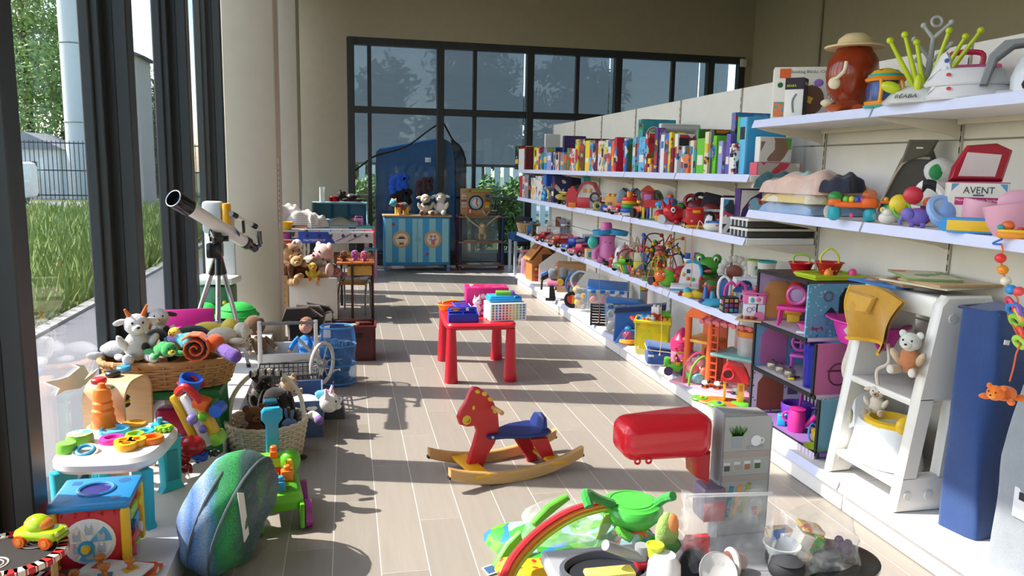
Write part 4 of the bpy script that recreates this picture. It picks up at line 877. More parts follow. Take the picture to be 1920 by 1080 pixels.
# ================================================================ toy kitchen at the front
ZK=.42
t=thing('toy_kitchen','grey toy kitchen with red hood and printed tall panel','toy kitchen',(1.15,2.2,0))
K=Vector((1.15,2.2,0))
def kl(mb):mb.v=[p-K for p in mb.v];return mb
kl(MB().B((1.12,2.17,ZK-.03),(1.0,.40,.05),.015)).put('counter','9a9ea2',t);kl(MB().B((1.12,2.17,.2),(.92,.34,.38),.01)).put('cabinet_body','d4d4d0',t)
for k in range(3):dr=kl(MB().B((.82+.3*k,1.995,.2),(.28,.012,.3),.005)).put('door','e2e2de',t);kl(MB().B((.82+.3*k,1.985,.31),(.1,.015,.015),.004)).put('handle','c8202a',dr)
P=W(1128,1078,z=ZK);kl(MB().L([(.15,.0),(.15,.02),(.135,.022),(.12,-.02),(.1,-.03),(0,-.03)],(P.x+.02,P.y+.02,ZK-.005),n=32,sx=1,sy=.72)).put('sink','555a60',t)
kl(MB().L([(.118,.002),(0,.003)],(P.x+.02,P.y+.02,ZK-.004),n=32,sx=1,sy=.72)).put('sink_bowl','2c3036',t)
kl(MB().B((P.x+.015,P.y-.03,ZK+.022),(.16,.06,.02),.01)).put('sponge','e8dc6a',t)
a,b=W(1205,1075,y=2.2),W(1203,1030,y=2.2);c=W(1135,1022,y=2.15)
kl(MB().Y(a-Vector((0,0,.1)),b,.018).Y(b-Vector((0,0,.03)),c,.017).Y(b-Vector((0,0,.01)),b+Vector((0,0,.015)),.022)).put('faucet','r:8f9296',t)
kl(MB().B((a.x,a.y,ZK+.01),(.05,.05,.03),.008)).put('faucet_base','c8242c',t)
P=W(1560,1075,z=ZK);kl(MB().L([(.19,0),(.19,.012),(.17,.015),(0,.015)],(1.52,2.13,ZK-.004),n=36,sx=1,sy=.8)).put('hob','o:16181a',t)
pc=Vector((1.375,2.44,0));zt=.855;pw=.20
pn=kl(MB().P([(-pw/2,.35),(pw/2,.35),(pw/2,zt-.05),(pw/2-.03,zt-.012),(-pw/2,zt)],.075,pc,None,.006)).put('tall_panel','r:8f9192',t)
yf=pc.y-.0385
def face(nm,m,x0,z0,x1,z1,dy=.0,par=pn):return kl(MB().B((pc.x+(x0+x1)/2,yf-dy,(z0+z1)/2),(x1-x0,.003,z1-z0),0)).put(nm,m,par)
face('print_sheet','r:a9acaa',-.09,.40,.09,.835)
zz=lambda py:W(1395,py,y=pc.y-.04).z
for py in(852,896):face('shelf_print','r:a59c96',-.09,zz(py+6),.09,zz(py-6),.002)
def pxl(px,py):p=W(px,py,y=yf-.004);return p.x-pc.x,p.z
x,z=pxl(1383,822);kl(MB().P([(x-.017,z-.035),(x+.015,z-.035),(x+.022,z+.01),(x-.022,z+.01)],.002,(pc.x,yf-.003,0))).put('pot_print','r:9aa4a8',pn)
mb=MB();rr=random.Random(2)
for k in range(46):a_=rr.uniform(-.9,.9);l_=rr.uniform(.02,.042);mb.P([(-.002,0),(.002,0),(.0005+math.sin(a_)*l_,math.cos(a_)*l_)],.0015,(pc.x+x+rr.uniform(-.02,.02),yf-.004,z+.008))
kl(mb).put('plant_print','r:4d8a30',pn,kind='stuff')
x,z=pxl(1418,826);kl(MB().L([(.018,0),(.02,.001),(0,.001)],(pc.x+x,yf-.003,z),(90,0,0)).O((pc.x+x+.022,yf-.003,z),.009,.0025,(90,0,0))).put('cup_print','r:e4e8ea',pn);face('saucer_print','r:9aa0a4',x-.035,z-.03,x+.03,z-.02,.003)
for k,m in enumerate(('5c5a50','a8a08c','a87858','4c6a3a')):
    x,z=pxl(1363+19*k,876-2*k);face('jar_print','r:d2d6d6',x-.012,z-.018,x+.012,z+.016,.002);face('jar_fill_print','r:'+m,x-.0105,z-.016,x+.0105,z+.004,.004)
for k,(m,s_)in enumerate((('a82a58','Cake'),('2a80a0','LA CITTA'),('d8964a','Top'),('8a9a3a',''))):
    x,z=pxl(1352+15*k,945-4*k);bk=kl(MB().B((pc.x+x,yf-.003,z),(.016,.003,.115),0,(0,5+3*k,0))).put('book_print','r:'+m,pn)
    if s_:kl(MB().X(s_,.012,(pc.x+x,yf-.005,z-.02),(0,-85+3*k,0))).put('title_print','r:e8e4dc',pn)
x,z=pxl(1417,950);kl(MB().L([(.026,-.034),(.027,.012),(.018,.03),(.004,.036),(.006,.046),(0,.046)],(pc.x+x,yf-.003,z),sx=1,sy=.08)).put('bell_jar_print','r:b4bcbc',pn)
for k,m in enumerate(('b84a70','c85a80','d8b45a')):face('macaron_print','r:'+m,x-.018 if k<2 else x+.004,z-.03+.018*(k%2),x+.003 if k<2 else x+.018,z-.016+.018*(k%2)+(.02 if k==2 else 0),.006)
x,z=pxl(1418,1055);face('grater_print','r:8f9496',x-.014,z-.03,x+.014,z+.035,.002)
hA,hB=W(1170,800,y=2.40),W(1325,800,y=2.42)
zt1,zt2=W(1340,768,y=2.42).z,W(1165,790,y=2.38).z;zb1=W(1340,838,y=2.42).z
hp=[(0,zb1),(0,zt1),(-.12,zt1-.004),(-.26,zt2+.01),(hA.x-hB.x,zt2-.012),(hA.x-hB.x-.008,zb1-.01),(-.2,zb1-.025),(-.13,zb1-.02)]
lx=hB.x-hA.x+.012;hh=zt1-zb1+.012;mb=MB().B((0,0,0),(lx,.17,hh),.045,None,5)
for v in mb.v:
    q=.5-v.x/lx;v.z*=1-.16*q;v.z+=-.012*q-.02*math.sin(pi*q)*(v.z<0);v.y*=1-.12*q
mb.v=[v+Vector((hB.x-lx/2,2.43,(zt1+zb1)/2-.004))for v in mb.v]
hd=kl(mb).put('hood','o:c8182a',t)
for x in(-.275,-.235):kl(MB().O((hB.x+x,2.362,zb1-.012),.009,.004,(90,0,0))).put('hook','o:c8182a',hd)
kl(MB().P([(-.05,zb1-.09),(0,zb1-.12),(0,zb1),(-.06,zb1)],.1,(hB.x,2.42,0),None,.01)).put('hood_support','b01624',hd)
kl(MB().B((1.255,2.43,.52),(.09,.1,.13),.02)).put('side_radio','7d6f86',t);kl(MB().B((1.25,2.375,.50),(.08,.006,.07),.002)).put('side_radio_front','c84a5a',t)
def bag(label,cx,cy,w,d,h,z,seed,rz=0,lean=0):
    t=thing('plastic_bag',label,'plastic bag',(cx,cy,z),rz,'clear bags of toy food',lean);rr=random.Random(seed);rows=[];n=32
    for i in range(12):
        k=i/11;q=(1-.82*k**1.6)
        rows.append([Vector((w/2*math.copysign(abs(math.cos(a))**.7,math.cos(a))*(1+.05*math.sin(5*a+i)+.04*math.sin(11*a-2*i)),d/2*q*math.copysign(abs(math.sin(a))**.7,math.sin(a))*(1+.09*math.sin(7*a+1.7*i)),h*k+.012*math.sin(3*a+i)))for a in[2*pi*j/n for j in range(n)]])
    MB().grid(rows,cap=False).put('film','x:e8ecec',t);return t
b1=bag('tall clear zip bag of toy food in front of the printed panel',1.185,2.16,.30,.16,.235,ZK+.02,3,R(-6))
MB().B((0,0,.222),(.29,.006,.012),.002).put('zip_strip','t:dfe4e6',b1)
b2=bag('slumped clear bag of play food at the right of the panel',1.49,2.14,.27,.24,.17,ZK+.02,5,R(8))
GB='toy food in the clear bags'
def food(name,label,px,py,y,s,spec,rz=0,rx=0):toy(name,label,'toy food',W(px,py,y=y),rz,s,spec,GB,rx)
food('toy_sandwich','red toy food packet in the tall bag',1305,1030,2.18,.1,[('packet','d8283a','B',(0,0,0),(.9,.3,.9),.12),('fold','b81c2e','B',(0,-.05,.45),(.8,.25,.12),.04)])
food('toy_lettuce','green and orange toy salad in the tall bag',1250,1000,2.19,.1,[('leaf','k:8fae5a','E',(0,0,0),(.4,.25,.7)),('carrot','d8884a','E',(.12,-.05,.3),(.25,.2,.4)),('leaf','k:5a9a4a','E',(.1,0,-.4),(.4,.25,.35))])
food('toy_lemon','lime yellow toy cup in the tall bag',1228,1033,2.13,.06,[('cup','b8cc2a','L',[(.3,-.4),(.45,.3),(.4,.35),(0,.3)]),('rim','c8d83a','O',(0,0,.33),.43,.06)])
food('toy_jug','white toy jug with food print in the tall bag',1245,1070,2.1,.12,[('body','o:e8e8e6','L',[(.3,-.5),(.45,-.2),(.42,.2),(.28,.45),(0,.45)]),('print','d8763a','B',(.05,-.43,-.15),(.3,.04,.2),.01)])
food('toy_pan','black toy pan in the tall bag',1298,1062,2.12,.09,[('pan','r:2a2c30','L',[(.5,-.15),(.62,.15),(.56,.15),(.45,-.08),(0,-.08)],(0,0,0),(60,20,0)),('handle','r:1c1d20','B',(.7,-.1,.3),(.6,.1,.1),.03,(0,-30,0))])
food('toy_plate','white toy plate with grey rim at the bottom of the bag',1345,1075,2.07,.09,[('plate','o:d8d8d6','L',[(.3,-.05),(.7,.08),(.7,.12),(.3,.0),(0,.0)],(0,0,0),(55,0,0)),('rim','r:9a9c9e','O',(0,-.08,.07),.69,.02,(55,0,0))])
food('toy_steak','brown toy steak with a paper band in the bag',1370,1055,2.12,.09,[('meat','8a5240','E',(0,0,0),(.65,.4,.42)),('band','r:d0ccc8','O',(.05,0,0),.42,.12,(0,90,0))])
food('toy_bowl','frosted white toy bowl in the slumped bag',1465,1035,2.12,.1,[('bowl','t:e6ecec','L',[(.3,-.3),(.6,.3),(.55,.3),(.28,-.22),(0,-.22)]),('foot','o:dfe4e4','L',[(.3,-.36),(.3,-.3),(0,-.3)])])
food('toy_aubergine','black round toy pot in the slumped bag',1475,1065,2.06,.1,[('pot','r:232528','E',(0,0,0),(.6,.5,.4)),('lid','r:303338','L',[(.5,.25),(.2,.4),(0,.42)])])
food('toy_juice_carton','white and green fruit juice carton in the slumped bag',1507,1022,2.14,.11,[('carton','r:e4dfd0','B',(-.15,0,0),(.45,.5,1.0),.02,(10,18,0)),('green_side','a:3f8a3a,e8b03a,c8402a,5aa03a,30','B',(.2,-.03,-.05),(.35,.52,1.0),.02,(10,18,0)),('top','a:e8c43a,d8502a,e8e0c8,40','B',(.18,0,.55),(.75,.5,.12),.02,(10,18,0)),('lettering','r:e8e8e0','X','PUR',.2,(.2,-.31,-.3),(10,18,0))])
food('toy_grapes','bunch of purple toy grapes in the slumped bag',1575,1030,2.14,.09,[('grape','o:4a1f58','E',(x*.22,-.1+y*.2,z*.2),.17,None,10)for x,y,z in((0,0,0),(1,0,0),(-1,0,.2),(.5,0,1),(-.5,0,1),(.5,0,-1),(-.5,0,-1),(1.4,.5,1),(0,1,1.6),(0,-.6,.4),(.9,-.5,.7))])
food('toy_kettle','dark grey toy pot beside the grapes',1548,1055,2.1,.09,[('pot','r:3a3d42','L',[(.4,-.4),(.55,.1),(.45,.4),(.2,.5),(0,.5)]),('handle','r:1e2024','O',(.55,0,.1),.2,.05,(90,0,0))])
food('toy_biscuits','blue and beige biscuit box in the slumped bag',1460,1003,2.19,.09,[('box','a:d8c8a8,3a6ab0,b88a5a,20','B',(0,0,0),(.9,.5,.55),.03),('label','r:e6e4de','B',(.15,-.26,.05),(.5,.02,.3),.01)])
t=thing('play_gym','green baby play gym with red fabric arch folded on the floor','play gym',(.95,3.05,0))
Gy=Vector((.95,3.05,0))
def gl(mb):mb.v=[p-Gy for p in mb.v];return mb
hub=W(1183,955,y=2.98)
gl(MB().L([(.02,-.06),(.10,-.052),(.135,-.015),(.138,.01),(.125,.033),(.11,.037),(.107,.041),(.0,.044)],hub,n=30)).put('hub','o:4fbf4a',t)
gl(MB().O(hub+Vector((0,0,.042)),.092,.003)).put('hub_seam','3da83a',t)
A=[W(*p,y=yy)for p,yy in(((938,1095),2.62),((962,1045),2.72),((1010,995),2.82),((1070,958),2.9),((1135,940),2.96))]
gl(MB().T(A,.017)).put('arch','f:d8202a',t);off=Vector((.012,-.008,-.012));gl(MB().T([p+off for p in A],.013)).put('arch_piping','f:ee8a1c',t);gl(MB().T([p+off*2.0 for p in A],.009)).put('arch_piping','f:b8cc2a',t)
for pts,m in(([(1148,945),(1120,935),(1098,925),(1105,950)],'k:2a9a3a'),([(1225,950),(1245,935),(1262,930)],'k:2a9a3a'),([(1170,985),(1120,1030),(1080,1085)],'k:3f8f35'),([(1175,960),(1160,990),(1185,1010)],'k:57b02f')):
    gl(MB().T([W(*p,y=2.95-.05*i)for i,p in enumerate(pts)],.02)).put('padded_bar',m,t)
gl(MB().P([(-.12,0),(-.05,.07),(.04,.11),(.06,.09),(.0,.05),(-.1,-.02)],.03,W(1040,975,y=2.98),(0,8,20),.006)).put('leaf_arm','5cb83a',t)
gl(MB().P([(-.05,-.04),(.0,.05),(.06,.1),(.09,.03),(.03,-.05)],.03,W(945,1040,y=2.95),(0,8,20),.008)).put('leaf_foot','62b83e',t)
for(px,py),m,r in(((1160,995),'f:d8862a',0),((1135,985),'f:9cc83a',20),((1205,985),'f:8cc02f',-15),((1150,1040),'f:cf7a28',10)):gl(MB().P([(-.02,-.07),(.018,-.065),(.03,.0),(.012,.06),(-.03,.05)],.008,W(px,py,y=2.92),(10,r,20),.002)).put('fabric_leaf',m,t)
gl(MB().T([W(1175,1000,y=2.9),W(1200,998,y=2.88),W(1212,1008,y=2.88)],.008)).put('toy_link','e0581c',t);gl(MB().Y(W(1212,1010,y=2.88),W(1212,1035,y=2.88),.004).E(W(1212,1010,y=2.88),.012)).put('hook','2f8a98',t)
mt_=cloth('play_mat','green and blue printed play mat crumpled under the gym','play mat',(1.0,3.10,.0),.75,.55,.14,'a:3f9a3a,2f7fb8,6ab83a,9ac4d8,16',R(6),4,28)
c2=cloth('dotted_cushion','yellow cushion with red dots on the play mat','cushion',W(1010,1060,z=.10)-Vector((0,.05,.03)),.36,.2,.08,'d:e8b81c,d8402a,22',R(-12),6,20)
c3=cloth('film_wrap','crumpled clear plastic wrap over the play mat','plastic bag',(.98,3.06,.12),.5,.34,.14,'x:e6eef0',R(-14),9,30)
P=W(925,1068,z=.01);tg=thing('wash_label','white wash label with blue print beside the play mat','label',P,R(15));MB().B((0,0,.004),(.08,.07,.002),0,(0,-6,0)).put('paper','r:dfe4e6',tg)
mb=MB()
for k in range(7):mb.B((-.005,-.025+.008*k,.006),(.06,.004,.001),0,(0,-6,0))
mb.put('print','r:3a6a9c',tg,kind='stuff')
# ================================================================ back left corner
t=thing('toy_cot','white cot panel with wooden post holding a pile of soft toys','cot',(-.40,8.75,0))
MB().B((.03,-.31,.255),(.50,.022,.47),.006).put('front_panel','r:d3d1cd',t);MB().L([(.008,0),(.006,.006),(0,.006)],(.24,-.321,.06),(90,0,0)).put('screw_cap','r:b0b0ae',t)
po=MB().B((-.26,-.31,.26),(.07,.03,.52),.004).put('post','w:c49a68',t)
for k in range(6):MB().L([(.006,0),(0,.001)],(-.26,-.3255,.08+.075*k),(90,0,0),n=10).put('hole','r:2c2018',po)
for sx in(-.27,.27):MB().B((sx,0,.24),(.022,.6,.44),.005).put('side_panel','r:cfcdc8',t)
MB().B((0,.31,.24),(.55,.022,.44),.005).put('back_panel','r:cfcdc8',t);MB().B((0,0,.3),(.52,.6,.03),.005).put('mattress_base','f:b8b0a4',t)
GC='soft toys piled in the cot'
def pc_(name,label,px,py,y,spx,body,**k):
    P=W(px,py,y=y);s=spx*mpp(P);k.setdefault('group',GC);return plush(name,label,P-Vector((0,0,s*.5)),s,body,**k)
pc_('plush_bear','tan curly plush bear at the left of the cot pile',541,492,8.6,82,'b08a60',rz=R(50),muz='c09a70')
pc_('plush_dog','brown and cream striped plush dog in the middle of the cot pile',566,487,8.6,70,'6a4026',rz=R(-60),pose='lie',ears='long',muz='c8a478',limb='c09a6a')
pc_('plush_hippo','grey beige plush hippo at the back of the cot pile',590,472,8.8,66,'a89a8e',rz=R(30),pose='lie')
pc_('plush_pig','large pale pink plush pig at the right of the cot pile',610,494,8.68,84,'d8b6ae',rz=R(-50),muz='d098a0')
pc_('plush_duck','yellow plush duck face at the cot edge',586,508,8.46,36,'d8c040',rz=R(10),ears='none',muz='d86a2a')
pc_('plush_goose','white plush goose head behind the tan bear',558,468,8.7,44,'dedad4',rz=R(-20),ears='none',muz='d8a09a')
pc_('plush_teddy','cream plush bear leg end over the brown dog',553,478,8.55,46,'c8a06a',rz=R(10),pose='lie')
pc_('plush_hedgehog','pink fluffy plush toy at the cot corner',632,500,8.75,40,'c89098',rz=R(0),pose='lie',ears='none')
t=thing('school_desk','old school desk with brown steel frame and ochre wooden box','desk',(-.02,8.68,0))
for x,yy in((.28,-.07),(.06,-.24),(-.06,.8),(.28,.8)):
    MB().B((x,yy,.33),(.028,.028,.66),.006).put('leg','r:3a241e',t)
MB().B((.10,.29,.645),(.40,1.1,.022),.006).put('top','w:a8642c',t)
bx=MB().B((.14,-.08,.56),(.26,.3,.10),.006).put('box','w:c99c4c',t)
for k in range(4):MB().B((.06+.055*k,-.16,.616),(.046,.14,.006),.002).put('slat','w:d0a454',bx)
for z in(.5,):MB().T([(.28,.8,z),(.28,-.07,z),(.06,-.24,z)],.012,False,8,0).put('brace','r:3a241e',t)
t=thing('side_table','low brown side table behind the cot under the football game','table',(-.285,9.34,0));MB().B((0,0,.645),(.33,.46,.022),.005).put('top','w:8a5a34',t)
for sx in(-.14,.14):
    for sy in(-.2,.2):MB().B((sx,sy,.317),(.03,.03,.634),.005).put('leg','w:7a4c2c',t)
t=thing('school_chair','small school chair with chrome tube frame and ochre seat','chair',(.07,8.98,0),R(-10))
MB().B((0,0,.36),(.32,.32,.02),.008).put('seat','w:c89a48',t);MB().B((0,.16,.62),(.32,.02,.14),.008).put('backrest','w:c89a48',t)
for sx in(-1,1):
    MB().T([(sx*.15,-.2,.01),(sx*.15,-.14,.34),(sx*.15,.14,.35),(sx*.15,.19,.01)],.012).put('leg_frame','m:9a9c9a',t);MB().T([(sx*.14,.1,.35),(sx*.15,.18,.45),(sx*.14,.17,.68)],.011).put('back_tube','m:9a9c9a',t)
t=thing('football_table','blue and white table football game standing on the school desk','table football',(-.13,9.32,.656),R(2))
for sx in(-1,1):
    for sy in(-1,1):MB().B((sx*.27,sy*.15,.07),(.07,.05,.14),.006).put('leg','r:1a1a1c',t)
MB().B((0,0,.15),(.84,.42,.02),.004).put('pitch','r:3f8a4a',t)
s1=MB().P([(-.42,.14),(-.02,.14),(-.1,.27),(-.42,.27)],.018,(0,-.21,0),None,.003).put('front_side','1f46a8',t);MB().P([(-.02,.14),(.42,.14),(.42,.27),(-.1,.27)],.018,(0,-.21,0),None,.003).put('front_side','r:d6d6d8',t)
MB().X('MASTERPROOF',.036,(-.25,-.222,.175)).put('lettering','r:e8ecf4',s1)
for k in range(2):MB().T([(-.02+.14*k,-.222,.16),(.1+.14*k,-.222,.22),(.16+.14*k,-.222,.25)],.004).put('swoosh','r:5a6a98',t)
MB().B((.42,0,.205),(.018,.44,.13),.004).put('end','c42430',t);MB().B((-.42,0,.205),(.018,.44,.13),.004).put('end','1f46a8',t);MB().B((0,.21,.205),(.84,.018,.13),.004).put('rear_side','r:cfd0d4',t)
for k in range(6):
    x=-.33+.132*k;r_=MB().Y((x,-.34,.235),(x,.28,.235),.007).put('rod','m:b8babc',t)
    MB().Y((x,-.34,.235),(x,-.26,.235),.016).put('grip','r:16161a',r_)
    for j in range(3):MB().B((x,-.12+.12*j,.23),(.014,.022,.07),.004).put('player','c8282c' if k%2 else '2a4ab0',r_)
for(x,y,m,lab)in((-.05,8.55,'7a4a2a','brown'),(.07,8.62,'b06ab8','mauve'),(.17,8.56,'d86a9a','pink')):plush('plush_puppy',lab+' little plush puppy under the football table',(x,y,.657),.12,m,rz=R(20),group='puppies under the football table',ears='long')
t=thing('toy_bench','low white bench under the knitted blankets','bench',(-.50,10.1,0));MB().B((0,0,.74),(.55,.6,.04),.006).put('seat','r:c9c6c0',t)
for sx in(-1,1):MB().B((sx*.25,0,.36),(.03,.56,.72),.005).put('side_panel','r:c4c1ba',t)
for k,(px,py,w,d,h,m,lab)in enumerate(((548,420,.5,.5,.2,'f:d49a82','salmon pink blanket at the bottom of the knit pile'),(560,395,.42,.42,.22,'s:e2ddd6,c9c2bb,40','white knitted cushion with grey zigzag lines'),(538,385,.4,.36,.28,'f:ddd8d2','white knitted blanket on top of pile beside column'),(585,402,.34,.3,.2,'s:e0dbd4,c4bdb6,36','small striped knit cushion next to blue hutch'))):
    P=W(px,py,y=10.05);cloth('knit_blanket',lab,'blanket',(P.x,10.05,max(.762,P.z-h*.75)),w,d,h,m,R(15*k),20+k,16,'knitted blankets in the corner')
for(px,py,m,lab,w)in((535,425,'e8b020','yellow toy bin at the column edge',.16),(534,445,'c8589a','pink toy basket below the yellow bin',.16),(546,440,'3aa8a0','small teal ring toy by the pink basket',.08),(536,470,'e09a20','amber bin under the red tray',.15),(540,458,'c02830','red tray between pink and amber bins',.2)):
    P=W(px,py,y=9.3);toy('toy_bin',lab,'toy bin',P,0,w,[('bin',m,'L',[(.4,-.3),(.55,.3),(.5,.32),(.36,-.22),(0,-.22)]),('rim',m,'O',(0,0,.3),.54,.05)])
t=thing('bin_rack','narrow metal rack of toy bins behind the column','rack',(-.62,9.3,0))
for z in(.55,.68,.83,.93):MB().B((0,0,z),(.3,.3,.012),.002).put('tier','r:a8a6a0',t)
for sx in(-.14,.14):
    for sy in(-.14,.14):MB().Y((sx,sy,0),(sx,sy,.95),.008).put('post','r:a8a6a0',t)
t=thing('blue_hutch','light blue childrens hutch desk with slanted sides','desk',(-.12,12.75,0))
LB='r:86b4c2'
MB().B((0,.02,1.09),(.86,.26,.022),.004).put('top',LB,t);MB().B((0,-.08,.735),(.94,.5,.024),.004).put('worktop','r:9cc6d2',t);MB().B((0,.15,.9),(.86,.016,.36),.002).put('back','r:5f94aa',t)
for sx in(-1,1):MB().P([(-.33,.74),(.15,.74),(.15,1.1),(-.09,1.1)],.02,(sx*.42,0,0),(0,0,90),.003).put('side',LB,t)
for sx in(-1,1):
    for sy in(-.28,.12):MB().B((sx*.42,sy,.36),(.05,.05,.72),.006).put('leg','r:c49aa0',t)
for x in(-.12,.14):MB().B((x,.14,.92),(.05,.012,.32),.002).put('stripe','r:2f6f9c',t)
zt=1.102
toy('glass_vase','tall clear glass vase on the blue hutch','vase',W(604,379,y=12.7),0,.24,[('glass','t:dfe6e4','L',[(.16,0),(.18,.02),(.17,.98),(.18,1),(.155,1),(.15,.05),(0,.05)]),('foot','t:c8d0d0','L',[(.19,0),(.19,.03),(0,.03)])])
toy('red_tin','round red tartan tin on the blue hutch','tin',W(627,378,y=12.7),0,.085,[('tin','m:a8242c','L',[(.95,0),(1,.05),(1,.7),(.95,.75),(0,.75)]),('lid','m:c83038','L',[(1.03,.62),(1.03,.85),(.95,.95),(0,.95)]),('band','m:5a1418','O',(0,0,.62),1.02,.04)])
P=W(655,378,y=12.7);plush('plush_horse','dark brown plush horse lying on the blue hutch',P,.30,'2a1712',rz=R(-80),pose='lie',ears='point',muz='2a1712',extra=[('bow','f:d8d0d4','E',(.2,-.05,.3),(.1,.08,.08)),('mane','k:1a0e0c','E',(0,-.3,.46),(.06,.14,.1))])
cloth('silver_bag','crumpled silver plastic bag of toys on the blue hutch desk','plastic bag',(-.06,12.6,.75),.5,.34,.17,'m:b9bec2',0,31,22)
toy('pink_radio','small pink toy radio beside the silver bag','toy radio',W(673,425,y=12.5),0,.16,[('body','d88ab8','B',(0,0,.4),(.9,.5,.8),.1),('speaker','b86a98','L',[(.2,0),(0,.02)],(0,-.25,.45),(90,0,0)),('handle','c878a8','T',[(-.3,0,.8),(-.3,0,1.0),(.3,0,1.0),(.3,0,.8)],.05)])
toy('photo_box','flat blue and grey picture box on the corner of the hutch','box',W(600,428,y=11.6)-Vector((0,0,.0)),R(10),.16,[('box','a:5f7f98,9ab0b8,3a4a5c,14','B',(0,0,.4),(1.7,1.0,.8),.03),('lid','r:c0cad0','B',(0,0,.82),(1.72,1.02,.06),.02),('stand','r:b8b4ac','B',(0,0,-2.37),(1.5,.9,4.74),.03)])
t=thing('teal_chair','small teal painted chair in front of the hutch desk','chair',(.28,12.05,0),R(5));MB().B((0,.12,.70),(.30,.02,.13),.01).put('backrest','r:5a9ca0',t);MB().B((0,0,.42),(.3,.28,.02),.006).put('seat','r:5a9ca0',t)
for sx in(-1,1):MB().B((sx*.13,.12,.38),(.03,.03,.76),.006).put('leg','r:b87a90',t);MB().B((sx*.13,-.11,.21),(.03,.03,.42),.006).put('leg','r:c08a9c',t)
t=thing('striped_cupboard','blue striped two door cupboard with round animal plaques','cupboard',(1.097,12.72,0))
MB().B((0,0,.905),(1.10,.46,.026),.006).put('top','w:c49a68',t);MB().B((0,.01,.50),(1.06,.42,.78),.004).put('body','r:3a86b0',t)
for sx in(-1,1):
    for sy in(-.17,.17):ft=MB().B((sx*.505,sy,.055),(.045,.045,.12),.003).put('foot','r:4a96bc',t);MB().B((sx*.505,sy,.055),(.047,.047,.022),0).put('band','r:b83a48',ft)
for side in(-1,1):
    d=MB().B((side*.258,-.207,.51),(.51,.018,.72),.003).put('door','r:3f93bf',t)
    for xo,w_ in(((-.20,.105),(.01,.105),(.215,.08))if side<0 else((-.215,.08),(-.02,.105),(.19,.105))):MB().B((side*.258+xo,-.217,.51),(w_,.004,.70),0).put('stripe','r:86bcc2',d)
    cx=side*.258+(0 if side<0 else-.01);cz=.53
    MB().L([(.135,0),(.14,.008),(.105,.014),(.1,.01),(0,.01)],(cx,-.216,cz),(90,0,0),n=32).put('plaque_ring','w:c89e6c',d)
    MB().L([(.1,0),(0,.001)],(cx,-.2265,cz),(90,0,0),n=32).put('plaque_face','r:d9cdb4',d)
    c_='r:b8604c'
    if side<0:MB().P([(-.06,.01),(-.03,.05),(.03,.055),(.06,.01),(.085,.015),(.0,.03),(-.085,.015)],.002,(cx,-.229,cz)).put('hat_print',c_,d);MB().P([(-.04,-.085),(.04,-.085),(.028,-.04),(.02,-.05),(-.02,-.05),(-.028,-.04)],.002,(cx,-.229,cz)).put('cat_print','r:8a5a50',d)
    else:
        MB().O((cx,-.228,cz+.02),.032,.004,(90,0,0)).O((cx-.035,-.228,cz+.052),.012,.004,(90,0,0),12).O((cx+.035,-.228,cz+.052),.012,.004,(90,0,0),12).put('bear_outline_print','r:8a5a50',d)
        MB().P([(-.03,-.09),(.03,-.09),(.03,-.02),(.07,.0),(.06,.01),(.0,-.02),(-.06,.01),(-.07,0),(-.03,-.02)],.002,(cx,-.229,cz)).put('body_print','r:c86a70',d)
    MB().T([(side*.025,-.218,.5),(side*.03,-.23,.53),(side*.025,-.218,.56)],.004).put('handle','m:a8a8a0',d)
    sx_,sz_=((-.385,.77)if side<0 else(.155,.29));MB().P([((.038 if k%2==0 else .016)*math.sin(k*pi/5+.2),(.038 if k%2==0 else .016)*math.cos(k*pi/5+.2))for k in range(10)],.003,(sx_,-.221,sz_)).put('star','r:b03a48',d)
def cab(px,y=12.62):return Vector((W(px,400,y=y).x,y,.92))
plush('plush_cow','patchwork plush cow in teal red and orange on the striped cupboard',cab(752),.28,'8a3a34',rz=R(-60),pose='four',head='4a98a8',muz='5ab0b8',limb='d8a83a',ears='round',earc='e07a2a',extra=[('patch','k:2f6a5c','E',(0,.2,.5),(.24,.25,.2))])
plush('plush_sheep','cream plush sheep with dark bow on the striped cupboard',cab(797),.35,'c9bda6',rz=R(5),ears='side',muz='c0b090',limb='c4b498',extra=[('bow','f:1a1c22','E',(-.06,-.26,.5),(.09,.05,.07)),('+',0,'E',(.08,-.26,.5),(.09,.05,.07)),('shoe','k:7a4a3a','E',(.25,-.46,.1),(.1,.05,.1)),('shoe','k:7a4a3a','E',(-.25,-.46,.1),(.1,.05,.1))])
plush('plush_lamb','off white long armed plush lamb beside the bowed sheep',cab(827),.38,'d2cbbd',rz=R(-25),ears='side',muz='d8d2c6')
t=thing('shelf_stand','open wooden shelf stand with blue and red posts','shelf',(2.165,12.78,0))
for z in(.885,.47,.085):MB().B((0,0,z),(.78,.34,.025),.005).put('board','w:9a6844',t)
for x,yy,m in((-.36,-.12,'1f2a4c'),(.36,-.12,'1f2f5c'),(-.36,.14,'8a2228'),(.36,.14,'2a2a2c')):
    p_=MB().Y((x,yy,.0),(x,yy,.93),.028).put('post',m,t);MB().L([(.03,0),(.03,.05),(0,.05)],(x,yy,0)).put('foot','8a2a2a',p_)
MB().B((0,.1,.5),(.62,.01,.76),0).put('back_glass','t:93a4a8',t)
for(x,z,w,m,lab)in((-.2,.485,.2,'cfc8bc','thin cream magazine on the middle board of the stand'),(-.12,.1,.2,'d8d8d4','white paper booklet on the bottom board'),(.12,.1,.18,'a8b4a4','pale green booklet on the bottom board')):b_=thing('magazine',lab,'magazine',(2.165+x,12.72,z),R(10));MB().B((0,0,.006),(w,.16,.01),.001).put('cover','r:'+m,b_);MB().B((0,-.0805,.006),(w*.97,.002,.007),0).put('pages','r:e0ddd4',b_)
t=thing('clock_board','wooden learning clock board with calendar strips','clock',(W(892,400,y=12.66).x,12.70,.90),R(0));
